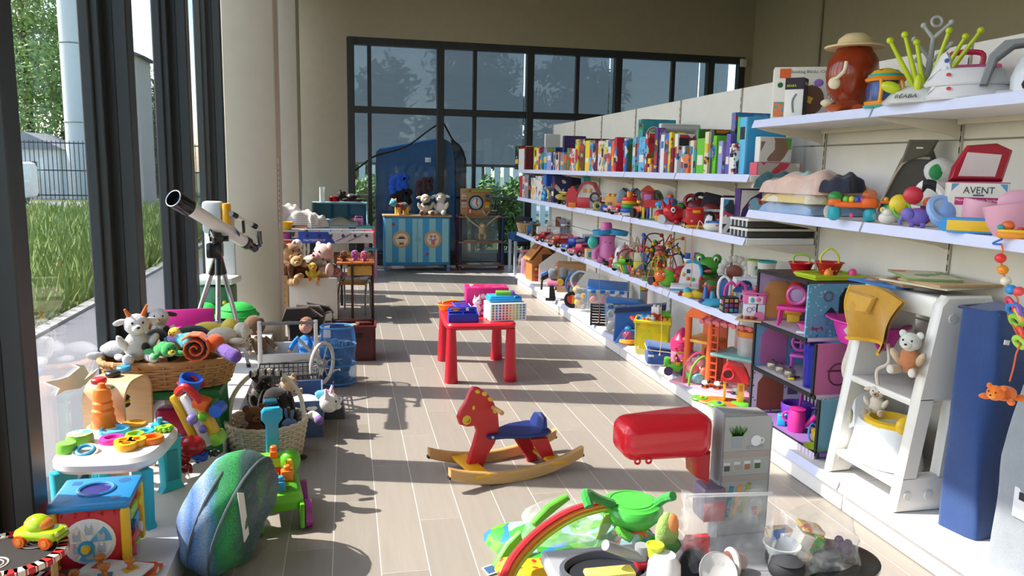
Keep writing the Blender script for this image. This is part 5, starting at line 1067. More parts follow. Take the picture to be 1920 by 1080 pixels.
MB().B((0,0,.225),(.50,.02,.45),.004,(-4,0,0)).put('board','w:b98a58',t)
MB().L([(.125,0),(.125,.006),(.11,.008),(0,.008)],(.005,-.012,.215),(90,0,0),n=32).put('dial','r:1d2c3c',t);dl=MB().L([(.098,0),(0,.001)],(.005,-.0215,.215),(90,0,0),n=32).put('dial_face','r:a8c4cc',t)
mb=MB()
for k in range(12):a=k*pi/6;mb.X(str(12 if k==0 else k),.03,(.005+.082*math.sin(a),-.023,.215+.082*math.cos(a)))
mb.put('numerals','r:1d2026',dl,kind='stuff');MB().L([(.06,0),(0,.001)],(.005,-.0235,.215),(90,0,0)).put('inner_face','r:d8d8d0',dl)
MB().B((.015,-.026,.245),(.02,.004,.08),.002,(0,10,0)).B((.02,-.026,.195),(.02,.004,.07),.002,(0,-25,0)).put('hand','c8242c',dl);MB().E((.005,-.028,.215),.012).put('hub','e0a83a',dl)
MB().B((.0,-.013,.41),(.44,.006,.035),0).put('month_strip','r:8aa048',t);MB().B((-.1,-.018,.415),(.04,.01,.04),.004,(0,45,0)).put('slider','c8242c',t)
for k in range(5):MB().B((-.19,-.013,.33-.06*k),(.07,.006,.05),0).put('day_strip','r:d8d2c4',t);MB().B((.195,-.013,.33-.06*k),(.07,.006,.05),0).put('season_tile',('r:2a4a7a','r:3f7a4a','r:c89a2a','r:d8a83a','r:8a6a3a')[k],t)
for x in(-.2,.195):MB().B((x,-.02,.25),(.085,.01,.035),.003).put('slider','a8242c',t)
mb=MB()
for k in range(10):mb.B((-.19,-.017,.34-.03*k),(.045,.002,.008),0)
mb.put('day_lines','r:4a4440',t,kind='stuff')
toy('photo_stand','tiny red picture frame standing on the wooden stand','picture frame',W(881,402,y=12.6),R(10),.1,[('frame','a8242c','B',(0,0,.5),(.7,.12,1),.05),('picture','r:d8d0c0','B',(0,-.065,.5),(.4,.01,.65),0)])
toy('open_book','grey open booklet on the wooden stand','book',W(912,404,y=12.6),R(-15),.12,[('page','r:b8b8b4','B',(-.25,0,.35),(.1,.9,.8),.02,(0,-30,0)),('page','r:a0a09c','B',(.2,0,.3),(.1,.9,.8),.02,(0,40,0))])
toy('toy_microscope','black and white toy microscope on the wooden stand','microscope',W(928,404,y=12.62),R(20),.27,[('base','1c1e20','B',(0,0,.05),(.5,.4,.1),.03),('arm','2a2c30','T',[(.12,0,.08),(.2,0,.4),(.1,0,.7)],.06),('tube','1c1e20','Y',(-.08,0,.4),(.02,0,.98),.07,.05),('stage','r:c8c8c8','B',(-.05,0,.3),(.3,.25,.04),.01)])
t=thing('plush_monkey','beige long armed plush monkey hung across the wooden stand','soft toy',W(904,430,y=12.55),0)
P=W(904,432,y=12.55);L0=Vector(t.location)
def ml(px,py,y=12.58):return W(px,py,y=y)-L0
MB().E((0,0,-.01),(.06,.05,.075)).put('body','k:b89c74',t);hd_=MB().E((0,-.02,.07),(.055,.05,.05)).put('head','k:8a7454',t);MB().E((0,-.06,.06),(.04,.025,.03)).put('muzzle','k:d0b890',hd_)
for a,b in((870,406),(938,406)):pass
MB().T([(-.04,0,.03),ml(885,416),ml(873,404)],.013).put('arm','k:c0a880',t);MB().T([(.04,0,.03),ml(922,414),ml(936,404)],.013).put('arm','k:c0a880',t)
for q in(-1,1):MB().T([(q*.03,0,-.05),(q*.05,-.02,-.1),(q*.03,-.03,-.16)],.02).put('leg','k:b09468',t)
t=thing('blue_side_table','blue topped kids table with white legs at the shelving end','table',(2.90,12.2,0),R(0));MB().B((0,0,.6),(.66,.5,.10),.006).put('apron','r:1f4a78',t);MB().B((0,0,.655),(.68,.52,.016),.004).put('top','r:2a5c92',t)
for sx in(-1,1):
    for sy in(-1,1):MB().B((sx*.3,sy*.22,.3),(.045,.045,.6),.004).put('leg','r:b4bcc2',t)
MB().B((0,-.22,.25),(.56,.02,.05),.003).put('stretcher','r:aab2b8',t)
t=thing('black_chair','black moulded chair beside the back window','chair',(2.93,12.95,0),R(-60));MB().P([(-.02,.4),(.02,.4),(.06,.86),(.0,.88),(-.03,.6)],.36,(0,0,0),(0,0,90),.008).put('backrest','r:17181a',t);MB().B((0,-.18,.41),(.38,.4,.03),.012).put('seat','r:17181a',t)
for sx in(-.15,.15):
    for sy in(-.34,-.02):MB().Y((sx,sy,0),(sx*.9,sy,.4),.011).put('leg','m:6a6c6e',t)
t=thing('blue_bag','big translucent blue bag with black straps behind the back window','bag',(W(790,330,y=13.42).x,13.45,0),0)
B0=Vector(t.location)
def bl(px,py):p=W(px,py,y=13.45);return(p.x-B0.x,p.z)
op=[bl(*p)for p in((705,285),(712,278),(740,273),(775,267),(800,262),(830,259),(845,268),(852,285),(854,330),(855,400),(858,480),(704,482),(704,400))]
MB().P(op,.09,bev=.02).put('front_pocket','v:175a94',t)
op2=[bl(*p)for p in((845,262),(858,268),(868,280),(874,300),(875,350),(877,480),(852,480),(852,300))]
MB().P(op2,.08,bev=.02).put('side_gusset','v:0f3550',t)
MB().T([(x,-.05,z)for x,z in[bl(*p)for p in((663,322),(685,305),(705,292),(760,275),(800,247),(818,235))]],.014).put('strap','r:101214',t);MB().T([(x,-.05,z)for x,z in[bl(*p)for p in((832,232),(848,262),(862,275),(872,300))]],.014).put('strap','r:101214',t)
MB().B((bl(802,300)[0],-.055,bl(802,300)[1]),(.1,.01,.08),.002).put('label','r:c8d8e4',t)
for px,py,m,r in((748,345,'f:1f5fd8',.2),(752,372,'f:141820',.22),(795,350,'f:4a3038',.16)):
    x,zz_=bl(px,py);mb=MB()
    for k in range(9):mb.E((x+.1*math.sin(k*2.1),-.06,zz_+.11*math.cos(k*1.7)),(r*.5,.03,r*.35),(0,40*k,0),10)
    mb.put('packed_cloth',m,t)
# ================================================================ board games on the top far shelf
CN={'k':('black','1c1b22'),'w':('white','d9dad6'),'dr':('dark red','6d1620'),'tan':('tan','c09a62'),'cr':('cream','d9cda6'),'r':('red','b8242e'),'te':('teal','2f8f98'),'pu':('purple','45286c'),'yl':('yellow','e0c324'),'lv':('lavender','8f94cc'),'nv':('navy','20295a'),'bl':('blue','2364b0'),'cy':('cyan','2f9cd0'),'gn':(None,'3f8a35'),'br':('brown','6a4128'),'or':('orange','d8692a'),'cri':('crimson','bf1f3c'),'lg':('lime green','66b82c'),'gr':('grey','8d9094'),'pk':('pink','d8849a'),'dg':('dark green','234a2a'),'vi':('violet','6252ac'),'lb':('light blue','5fb2da')}
def gamebox(z,px0,px1,top,d0,dep,col,cover,label,text=None,tc='e8e4dc',x0=XS+.035,group='games on the top far shelf',zoff=0,art=None):
    a,b=SH(px0,x0+d0,z),SH(px1,x0+d0,z);far,near=a.y,b.y
    if far-near<.012:near=far-.012
    yc=(far+near)/2;P=Vector((x0+d0,near,z));sc=mpp(P);zt=P.z+0
    h=(PR(P)[1]-top)*sc if zoff==0 else top
    t=thing('game_box',label,'board game',(x0+d0+dep/2,yc,z+zoff),0,group);th=far-near-.003
    c_=CN[col][1];r3=random.Random(int(px0*3));q_=r3.sample(['d8d4c8','2a2c38','d8b43a','b8303a','2f6fb0','3f9a4a','d8762a'],2)
    MB().B((0,0,h/2),(dep,th,h),.003,k=1).put('box',f'a:{c_},{c_},{c_},{q_[0]},{q_[1]},{r3.choice((18, 26, 34))}' if th>.03 and cover[0]=='a' else 'r:'+c_,t)
    MB().B((.006,-th/2-.0008,h/2),(dep-.016,.0012,h-.012),0).put('cover_print',cover,t)
    mb=MB();rr=random.Random(int(px0*7));
    if th>.02:
        c2=random.Random(int(px0*13)).choice(['d8d4c8','20242c','e0b83a','b8303a','2f6fb0'])
        MB().B((-dep/2-.0006,0,h*rr.uniform(.3,.75)),(.0012,th*.7,h*rr.uniform(.12,.3)),0).put('spine_label','r:'+c2,t)
    if text:
        MB().X(text,min(th*.8,.05),(-dep/2-.002,0,h*.5),(0,90,-90)if h>th*2 else(0,0,-90)).put('spine_text','r:'+tc,t)
    return t,h,th,dep
GB1=[
 (965,972,273,0,.22,'k','a:1c1b22,4a4a58,b03038,10','VA'),(972,982.5,279,0,.1,'w','r:c9ccd0',None),(982.5,985,276,0,.20,'dr','r:601820',None),
 (1000,1006.5,276,0,.1,'yl','a:d8cfa8,e0c324,8a7a3a,14',None),(1006.5,1009,278,0,.1,'cr','r:cfc8a8',None),(1009,1012,277,0,.1,'r','r:b02a3a',None),(1012,1015,288,0,.08,'te','r:2f8f98',None),(1015,1019,278,0,.12,'pu','a:3a2850,8a5a3a,c89a4a,12',None),(1019,1025,277,0,.16,'cy','a:b8b83a,e0d060,5a6a2a,9',None),(1025,1033,286,0,.1,'lv','r:8f94cc',None),(1033,1036,284,0,.1,'nv','r:20295a',None),(1036,1041,285,0,.12,'bl','a:3a6ab8,d8d8e0,c84a5a,18',None),
 (1041,1047,286,0,.09,'w','a:d8d8d4,30303a,a8a8b0,18',None),(1047,1050,286,0,.08,'r','r:b82a34',None),(1050,1056,286,0,.1,'cy','a:4aa8d8,e0e8f0,c83a4a,16',None),(1056,1061,289,0,.09,'or','a:c85a3a,7a3a2a,e0a060,14',None),(1062,1066,278,0,.12,'gn','r:c8d8b8',None),(1066,1071,278,0,.12,'r','a:b02832,e8e0d0,14',None),(1071,1077,279,0,.12,'w','a:dcdad4,2a2a30,18',None),
 (1077,1083,262,0,.14,'yl','a:b8c048,8a8a90,e8e8e0,10',None),(1085,1095,262,.02,.2,'br','a:4a3024,c86a2a,1c1a1c,9','20Q'),(1096,1104,264,0,.16,'yl','r:e0c324',None),(1104,1110,267,0,.12,'lb','a:d8e4e8,4aa0c0,14',None),(1110,1116,264,0,.12,'pu','a:6a3a78,d8a8d0,14',None),(1116,1120,268,0,.1,'dr','r:6d1620',None),(1120,1126,265,0,.14,'w','a:e0dcd4,b83a4a,16',None),(1126,1131,265,0,.14,'cr','a:d8d4cc,c84a4a,3a3a4a,16',None),(1131,1138,263,0,.14,'cr','a:d8cfa0,c8a03a,14',None),(1138,1145,262,0,.14,'bl','a:2f6fb8,e0c23a,d8642a,12',None),(1145,1150,264,0,.12,'or','r:c8522a',None),
 (1150,1154.5,258,0,.15,'cri','a:bf1f3c,b81c36,2a5fb0,6',None),(1168,1173.5,260,0,.11,'bl','a:4a6a2a,7a4a26,2f8fa8,9',None),(1184,1190,258,0,.06,'lb','a:a8d0e0,58b03a,e8a0b8,18',None),
 (1192.5,1201.5,225,.03,.30,'te','a:1d8496,1d8496,1d8496,1f8c9e,8',None),(1196,1207,257,0,.03,'lb','a:6ab8e0,e8a0b8,f0d040,20',None),(1207.5,1212,250,0,.11,'r','a:b8302a,4a8a2a,8a2a20,9','ni ni'),(1213,1218,297,0,.05,'yl','a:e0c030,c84a2a,18',None),(1218,1221,310,-.01,.04,'pk','r:e0948a',None),(1224.5,1231,241,0,.06,'pu','a:b8a8d0,8a5aa0,16',None),(1231,1235.5,233,.03,.34,'w','r:a4a6a8',None),(1236,1243,253,0,.06,'w','r:d4d4d2',None),(1243,1251,250,0,.06,'bl','a:e0c83a,3a70b0,12',None),(1251,1256,249,0,.12,'yl','a:e6cc28,7a7a7a,d8b820,10',None),(1255,1261,278,-.012,.06,'dr','r:7a1c24',None),
 (1262,1268,252,0,.20,'w','a:dcdcd8,3a3a40,b83040,9',None),(1275,1281,275,-.012,.07,'cy','a:2f8fc8,e08a2a,d86a20,8',None),(1281,1290,289,-.02,.05,'or','a:e08a2a,d8602a,f0c060,16',None),(1291,1298,264,0,.05,'cr','r:cfb890',None),(1298,1303,280,0,.05,'te','r:2f9098',None),(1301.5,1305.5,243,.03,.18,'gn','a:37702c,5a3a2a,4a8a3a,7',None),(1304,1318,260,0,.05,'lg','s:d8d83a,2f7a2a,26',None),(1318,1325,248,0,.06,'cr','a:d8cfc0,d88a4a,12',None),(1326,1335,244,.02,.20,'dg','a:26502c,8a3a1c,d8762a,8',None),(1334,1340,255,0,.08,'lg','r:6cc234','green'),(1344,1352,265,0,.05,'lv','r:8a8ccc',None),(1352,1358,266,0,.05,'pu','a:3f2a5c,b8502a,10',None),(1358,1366,252,.0,.08,'vi','r:5f4ea8',None),(1365,1375,270,-.012,.04,'w','a:dcd8d4,c86a7a,3a3a40,22',None),(1365,1373,213,.05,.30,'bl','a:2079b8,2079b8,2a86c4,4',None),(1374,1378,275,0,.04,'w','r:d8d8d4','DOMINO'),(1377,1381,221,.02,.1,'lg','r:78b832','LOTO'),(1381,1394,221,.02,.28,'lb','r:3aa0d4',None)]
used={}
def near_name(i):return CN[GB1[i][5]][0]if 0<=i<len(GB1)else 'shelf end'
for i,(p0,p1,tp,d0,dep,col,art,txt)in enumerate(GB1):
    h_=322-tp;sz='tall ' if h_>75 else 'low ' if h_<35 else ''
    lab=f'{sz}{CN[col][0]} game box between {near_name(i-1)} and {near_name(i+1)} ones, top far shelf'
    if txt in('20Q','ni ni','LOTO','DOMINO'):lab=f'{sz}{CN[col][0]} game box marked {txt} on the top far shelf'
    if lab in used:lab=lab.replace('game box between','thin game box between')
    used[lab]=1
    o,h,th,dp=gamebox(Z1+.001,p0,p1,tp,d0,dep,col,art,lab,txt,'1c1c20' if col in('w','cr','yl','lg','lb')else 'e6e2d8')
    if p0==1192.5:
        MB().L([(.075,0),(0,.002)],(-.05,-th/2-.001,h*.72),(90,0,0),n=28).put('emblem','r:b8402e',o);MB().L([(.05,0),(0,.002)],(-.05,-th/2-.004,h*.72),(90,0,0),n=28).put('emblem_center','a:8fb0a0,d8c088,4a7a70,30',o)
        MB().O((-.05,-th/2-.005,h*.72),.062,.003,(90,0,0)).put('emblem_ring','r:f0e4d0',o)
    if p0==1231:
        for a,b,w_,hh in((0,.012,.34,.03),(0,h-.03,.34,.03)):MB().B((a,-th/2-.004,b),(w_,.006,hh),.002).put('frame_strip','r:b4b6b8',o)
        MB().B((-.02,-th/2-.002,h*.5),(.27,.003,h*.72),0).put('board_face','r:8a8880',o)
    if p0==1150:MB().X('F',.09,(0,-th/2-.003,h*.72)).put('cover_letter','r:d8b04a',o)
    if p0==1262:MB().B((-.05,-th/2-.002,h*.8),(.08,.002,.06),0).put('cover_badge','r:2a2228',o);MB().X('ABBES',.04,(.045,-th/2-.003,h*.86)).put('cover_text','r:2a2a30',o);MB().X('TO',.05,(.03,-th/2-.003,h*.72)).put('cover_text','r:b83040',o);MB().B((-.05,-th/2-.003,h*.64),(.08,.002,.025),0).put('cover_bar','r:b02838',o)
    if tp==213:MB().X('unicef.be 2015',.028,(.06,-th/2-.003,h*.96)).put('cover_text','r:8fc0e0',o)
def loose(name,label,cat,P,dims,col,art=None,rz=0,group='games on the top far shelf',text=None,tc='1c1c20',ts=.03):
    t=thing(name,label,cat,P,rz,group);w,d,h=dims;MB().B((0,0,h/2),(w,d,h),.003,k=1).put('box',col if ':' in col else 'r:'+col,t)
    if art:MB().B((0,-d/2-.0008,h/2),(w*.94,.0012,h*.92),0).put('front_print',art,t)
    if text:MB().X(text,ts,(0,-d/2-.002,h*.6)).put('lettering','r:'+tc,t)
    return t
y_=SH(990,XS+.1,Z1).y
loose('wooden_box','dark red game box standing behind the narrow red one','board game',(XS+.13,y_,Z1+.001),(.17,.1,.275),'6d1620','a:641420,7a1c28,8')
loose('wooden_box','small tan wooden box lying on the dark red game box','box',(XS+.13,y_,Z1+.277),(.13,.09,.055),'w:c09a62')
y_=SH(1030,XS+.22,Z1).y;loose('game_box','white game box stacked high behind the yellow games','board game',(XS+.25,y_,Z1+.001),(.2,.06,.47),'d4d6d4','r:c9ccca');
y_=SH(1075,XS+.2,Z1).y;loose('game_box','big dark purple game box leaning behind the white games','board game',(XS+.2,y_,Z1+.001),(.26,.08,.40),'35205c','a:3a2462,35205c,4a6ab0,5')
y_=SH(1120,XS+.25,Z1).y;loose('game_box','black flat game box behind the yellow and white ones','board game',(XS+.24,y_,Z1+.001),(.3,.06,.345),'17251f')
y_=SH(1050,XS+.16,Z1).y;loose('game_box','cyan and navy game box rising behind the low blue games','board game',(XS+.16,y_,Z1+.001),(.14,.05,.28),'1f6fa8','a:203a78,2f9cd0,8')
P=SH(1437,XS+.14,Z1);loose('picture_box','small white picture box standing on a pink book, shelf end','box',(XS+.2,4.47,Z1+.08),(.22,.06,.155),'d8d6d0','a:d6d2cc,8a6a5a,5a9a4a,3a8090,9');
loose('picture_book','pink and grey animal book under the small white box','book',(XS+.22,4.47,Z1+.001),(.30,.09,.077),'d0586a','a:b8aea0,c8384a,d8d0c8,9')
# ================================================================ helper for shelf toys
def it(name,label,cat,z,px,d,hpx,spec,turn=0,group=None,x0=XS):
    P=SH(px,x0+d,z+.001);s=hpx*mpp(P);return toy(name,label,cat,P,facecam(P)+R(turn),s,spec,group)
def wheels(l,w,r,m='r:1a1a1c',hub='c8c8c8',n=2):
    out=[]
    for sx in(-1,1):
        for k in range(n):
            y=-l/2+l*(k/(n-1));out+=[('wheel',m,'Y',(sx*w*.78,y,r),(sx*w,y,r),r),('>hub',hub,'Y',(sx*w,y,r),(sx*w*1.03,y,r),r*.5)]
    return out
def car(body,cab='o:1c2228',l=2.0,extra=(),wm='r:1a1a1c',hub='c8c8c8'):
    return[('body',body,'B',(0,0,.42),(.9,l,.42),.14),('cabin',body,'B',(0,.1,.74),(.76,l*.5,.46),.16),('window',cab,'B',(0,.1,.78),(.79,l*.4,.26),.08),('bumper','r:8a8c90','B',(0,-l/2,.32),(.7,.08,.12),.03),('headlight','o:e8e4c0','E',(.3,-l/2,.48),.08),('headlight','o:e8e4c0','E',(-.3,-l/2,.48),.08)]+wheels(l*.62,.48,.24,wm,hub)+list(extra)
G5='toys on the second far shelf';z=Z2
BK2=[(974,979,330,0,.08,'r','r:a83038',None),(979,983,331,0,.1,'w','a:d8d8e0,4a5aa0,16',None),(983,990,328,0,.16,'gr','a:b8bcc0,5a7a88,10',None),(990,995,332,0,.12,'k','r:22201e',None),(995,1003,334,0,.12,'w','a:e0dcd4,c04040,20',None),(1003,1016,331,0,.14,'w','a:d8d4cc,2a2a30,8a8a90,16',None),(1017,1023,327,.02,.2,'bl','r:1f4aa8',None),(1033,1038,330,.03,.22,'nv','a:2a2a50,cfc8c0,16',None)]
for i,(p0,p1,tp,d0,dep,col,art,txt)in enumerate(BK2):
    gamebox(Z2+.001,p0,p1,tp,d0,dep,col,art,['narrow red book at the far end of the second shelf','thin white and blue book by the narrow red book','grey boxed game third from far end of second shelf','thin black box on the second far shelf','white box with red mark on the second far shelf','white box with black mandala print on the second shelf','royal blue tall box behind the cyan figure','navy box with a pale cat print, second shelf'][i],txt,'e6e2d8',group='boxes on the second far shelf')
P=SH(1066,XS+.33,Z2);t=loose('game_box','dark purple game box with orange lettering, second far shelf','board game',(XS+.30,P.y,Z2+.001),(.36,.07,.30),'2c2848','r:2e2a50',R(-8),G5,'mister','d8883a',.07)
MB().L([(.05,0),(0,.002)],(.14,-.038,.17),(90,0,0)).put('planet_print','r:3a7a88',t)
it('cyan_pony','small cyan toy pony at the second shelf edge','toy figure',z,1019,.05,20,[('body','58b8d0','E',(0,0,.4),(.2,.3,.22)),('head','58b8d0','E',(0,-.2,.8),(.17,.22,.18)),('mane','3a8ac0','E',(0,.02,.9),(.08,.2,.2))]+[('leg','58b8d0','Y',(x,y,0),(x,y,.35),.08)for x in(-.1,.1)for y in(-.18,.18)],30,G5)
it('horse_figure','pale grey horse figure behind the cyan pony','toy figure',z,1036,.12,28,[('body','c9c4bc','E',(0,0,.5),(.2,.42,.22)),('neck','c9c4bc','Y',(0,-.3,.55),(0,-.45,.85),.13,.1),('head','c9c4bc','E',(0,-.55,.9),(.1,.2,.11)),('mane','e4e0d8','E',(0,-.3,.85),(.05,.15,.18))]+[('leg','c9c4bc','Y',(x,y,0),(x,y,.4),.06)for x in(-.1,.1)for y in(-.28,.28)],-50,G5)
it('yellow_giraffe','tiny yellow giraffe toy beside the cyan pony','toy figure',z,1028,.04,22,[('body','e0cc60','E',(0,0,.35),(.15,.22,.15)),('neck','e0cc60','Y',(0,-.12,.4),(0,-.2,.9),.09,.07),('head','e0cc60','E',(0,-.27,.92),(.08,.13,.09))]+[('leg','8a6a3a','Y',(x,y,0),(x,y,.3),.05)for x in(-.08,.08)for y in(-.14,.14)],0,G5)
it('toy_plane','cream yellow toy aeroplane with striped windows','toy plane',z,1063,.10,26,[('fuselage','d8c25a','E',(0,0,.55),(.3,1.0,.28)),('wing','e0cc6a','B',(0,0,.85),(1.9,.4,.07),.03),('tail','d8883a','B',(0,.9,.85),(.08,.3,.5),.03),('window','3a3428','B',(0,-.1,.62),(.62,.9,.12),.04),('strut','d8883a','Y',(.5,0,.4),(.6,0,.85),.04)]+wheels(.9,.35,.16),-60,G5)
it('toy_barn','red and white toy barn with arched roof','toy house',z,1103,.14,47,[('base','c02a34','B',(0,0,.2),(.85,.6,.4),.03),('white_front','d9d4cc','P',[(-.4,.35),(.4,.35),(.4,.6),(.2,.9),(0,1),(-.2,.9),(-.4,.6)],.5),('roof','b0202c','P',[(-.48,.5),(-.42,.5),(-.2,.88),(0,.97),(.2,.88),(.42,.5),(.48,.5),(.24,.98),(0,1.06),(-.24,.98)],.72),('door','8a8e94','B',(.3,-.33,.22),(.36,.05,.42),.03),('>arch','3a3c42','O',(.3,-.35,.42),.17,.04,(90,0,0)),('window','d89a3a','B',(-.12,-.27,.68),(.12,.04,.16),.01),('window','d89a3a','B',(.1,-.27,.68),(.12,.04,.16),.01),('chimney','2a8a90','B',(-.25,.1,1.02),(.16,.16,.3),.02),('side_wing','c02a34','P',[(-.3,0),(.1,0),(.1,.6),(-.1,.85),(-.35,.55)],.5,(-.55,.1,0)),('fence','d87a2a','B',(-.6,-.3,.1),(.3,.04,.2),.01)],-10,G5)
it('teal_tower','small teal cube block behind the red barn','block',z,1100,.34,52,[('cube','2a9aa0','B',(0,0,.85),(.22,.22,.3),.02),('pillar','1c6a70','B',(0,0,.35),(.14,.14,.7),.02)],0,G5)
it('castle_block','golden yellow castle building block','block',z,1150,.22,32,[('body','d8982a','B',(0,0,.42),(.9,.5,.84),.03),('opening','8a5a1c','B',(-.15,-.25,.25),(.3,.04,.5),.02)]+[('stud','e0a83a','Y',(x,0,.84),(x,0,1.0),.11)for x in(-.3,0,.3)]+[('side_flag','d08c22','B',(-.52,0,.7),(.18,.3,.2),.03)],-20,G5)
it('fairy_wings','grey blue fairy wing plate behind the stacking rings','toy',z,1180,.33,46,[('wing','7a8a98','E',(-.25,0,.55),(.3,.06,.42),(0,15,0)),('wing','68788a','E',(.25,0,.55),(.3,.06,.42),(0,-15,0)),('bar','2a2c30','T',[(-.3,-.05,.95),(0,-.05,.75),(.3,-.05,.95)],.04),('stand','5a6470','B',(0,0,.1),(.4,.3,.2),.03)],0,G5)
it('red_robot','dark red toy robot in front of the grey wings','toy robot',z,1188,.22,40,[('body','9a2028','B',(0,0,.5),(.4,.3,.5),.06),('head','9a2028','B',(0,0,.88),(.26,.22,.22),.05),('>eye','o:e0d8a0','E',(.06,-.11,.9),.035),('>eye','o:e0d8a0','E',(-.06,-.11,.9),.035)]+[('arm','7a181e','T',[(q*.22,0,.68),(q*.38,0,.6),(q*.42,-.05,.9)],.07)for q in(-1,1)]+[('leg','7a181e','B',(q*.12,0,.14),(.16,.26,.28),.03)for q in(-1,1)],10,G5)
it('stacking_rings','rainbow stacking rings on a white rocking base','stacking toy',z,1179,.06,46,[('base','o:dcdad6','L',[(.2,0),(.42,.04),(.44,.12),(.38,.15),(0,.15)]),('ring','1f58b0','O',(0,0,.24),.27,.095),('ring','25a048','O',(0,0,.4),.25,.09),('ring','e8a41c','O',(0,0,.55),.235,.085),('ring','dc3a1e','O',(0,0,.69),.22,.08),('pole','e88a1c','Y',(0,0,.1),(0,0,1.0),.14,.11),('badge','c83040','B',(-.3,-.3,.09),(.12,.06,.06),.02)],0,G5)
it('pink_car','pink and white toy buggy at the second shelf edge','toy car',z,1145,.07,14,car('e0a8bc','o:e8dce0',1.8,(),'r:2a1c28','d8589a'),-55,G5)
it('gold_loop','gold and green looped toy by the barn','toy',z,1120,.05,17,[('loop','c8b86a','O',(0,0,.5),.4,.14,(70,0,20)),('base','7a8a3a','B',(0,0,.08),(1.0,.5,.16),.05)],0,G5)
it('black_train','small dark toy train behind the gold loop','toy train',z,1133,.16,24,[('boiler','2a1c1e','Y',(-.6,0,.4),(.3,0,.4),.25),('cab','4a1c20','B',(.45,0,.5),(.35,.5,.7),.05),('funnel','9a2028','Y',(-.4,0,.6),(-.4,0,1.0),.08,.12)]+[('wheel','r:161416','Y',(x,-.3,.16),(x,-.22,.16),.16)for x in(-.45,0,.45)],-30,G5)
it('blue_drum_toy','small round blue wheel toy beside the pink buggy','toy',z,1132,.04,14,[('disc','2352b8','Y',(0,-.2,.5),(0,.2,.5),.5),('hub','8ab0e0','Y',(0,-.24,.5),(0,-.2,.5),.2)],0,G5)
it('red_racer','red toy racing car next to the stacking rings','toy car',z,1163,.05,24,car('c4202c','o:d8dce0',1.5),-40,G5)
it('toy_tractor','orange and yellow toy tractor with big black wheel','toy tractor',z,1199,.06,32,[('body','d84a1e','B',(0,.05,.5),(.45,.9,.35),.08),('hood','e0a42a','B',(0,-.3,.55),(.36,.4,.3),.06),('driver','e0b83a','E',(0,.15,.95),.14),('>cap','8a5a2a','E',(0,.15,1.05),(.15,.16,.08))]+[('wheel','r:1c1c1e','Y',(q*.25,.2,.28),(q*.42,.2,.28),.28)for q in(-1,1)]+[('wheel','r:1c1c1e','Y',(q*.2,-.4,.18),(q*.34,-.4,.18),.18)for q in(-1,1)],25,G5)
it('toy_farmhouse','red roofed toy farmhouse with coloured posts','toy house',z,1226,.12,38,[('wall','d2c4a4','B',(.2,0,.3),(.55,.6,.6),.02),('roof','c4202a','P',[(-.6,.6),(.6,.6),(.35,.95),(-.4,.95)],.8),('post','e0b82a','B',(-.5,-.3,.3),(.12,.12,.6),.01),('post','2858b0','B',(-.3,-.32,.3),(.1,.1,.6),.01),('post','d8d4d0','B',(-.15,-.32,.3),(.08,.08,.6),.01),('lawn','3f8a2a','B',(0,0,.02),(1.4,.9,.05),.01),('slide','d88a2a','B',(-.45,-.2,.75),(.08,.3,.5),.02,(0,25,0))],-5,G5)
it('pink_play_tower','pink and red play tower behind the farmhouse','toy house',z,1213,.26,52,[('tower','c43a4a','B',(0,0,.45),(.42,.36,.9),.05),('window','d88ac0','B',(0,-.18,.6),(.26,.04,.34),.08),('roof','c84a2a','P',[(-.28,.88),(.28,.88),(.05,1.08),(-.05,1.08)],.42)],0,G5)
it('spring_coil','grey green coiled plastic spring at the shelf back','toy',z,1224,.36,48,[('coil','6f8a72','O',(-.35+.1*k,0,.68),.26,.06,(0,70,0))for k in range(7)]+[('box','8a9a82','B',(0,0,.2),(.8,.4,.4),.03)],-20,G5)
it('blue_dinosaur','blue toy dinosaur head with orange crest and white teeth','toy dinosaur',z,1254,.16,50,[('body','2a7cb8','E',(.15,.1,.3),(.28,.3,.32)),('head','2f88c4','E',(.0,-.1,.68),(.3,.3,.22)),('>snout','2f88c4','E',(-.3,-.22,.62),(.24,.2,.15)),('>crest','d85a2a','E',(.02,-.05,.92),(.13,.16,.09)),('>eye','b83040','E',(.1,-.36,.76),(.07,.04,.06))]+[('>tooth','o:ecead8','Y',(-.42+.14*k,-.4+.02*k,.56),(-.42+.14*k,-.42+.02*k,.46),.035,.005)for k in range(5)]+[('arm','24709f','T',[(.3,-.1,.4),(.5,-.2,.42),(.55,-.25,.3)],.08),('leg','24709f','B',(.2,-.1,.08),(.3,.4,.16),.05),('back_block','1c3a68','B',(.45,.15,.5),(.3,.3,.4),.06)],0,G5)
it('red_ball','red and yellow toy ball beside the farmhouse','ball',z,1237,.05,24,[('top','c8242c','E',(0,0,.5),.48),('bottom','e0b42a','L',[(.1,.0),(.35,.12),(.49,.42),(.5,.48),(0,.48)])],0,G5)
it('red_crab_toy','shiny red bull shaped ride toy with grey wheel','toy figure',z,1262,.06,44,[('body','o:c01c28','E',(.05,.1,.42),(.46,.5,.38)),('head','o:c41f2a','E',(-.15,-.25,.55),(.3,.25,.28)),('>eye','o:e4e4e0','E',(-.02,-.46,.62),(.1,.06,.12)),('>pupil','15181c','E',(-.03,-.52,.62),(.04,.03,.06)),('>horn','o:b81a24','Y',(-.4,-.2,.7),(-.5,-.25,1.05),.1,.02),('>horn','o:b81a24','Y',(-.2,-.1,.78),(-.22,-.1,1.1),.1,.02),('wheel','a8acb0','Y',(-.5,-.28,.2),(-.42,-.12,.2),.2),('foot','o:a81822','E',(.15,-.3,.12),(.14,.2,.12)),('foot','o:a81822','E',(.4,-.2,.14),(.12,.16,.14))],0,G5)
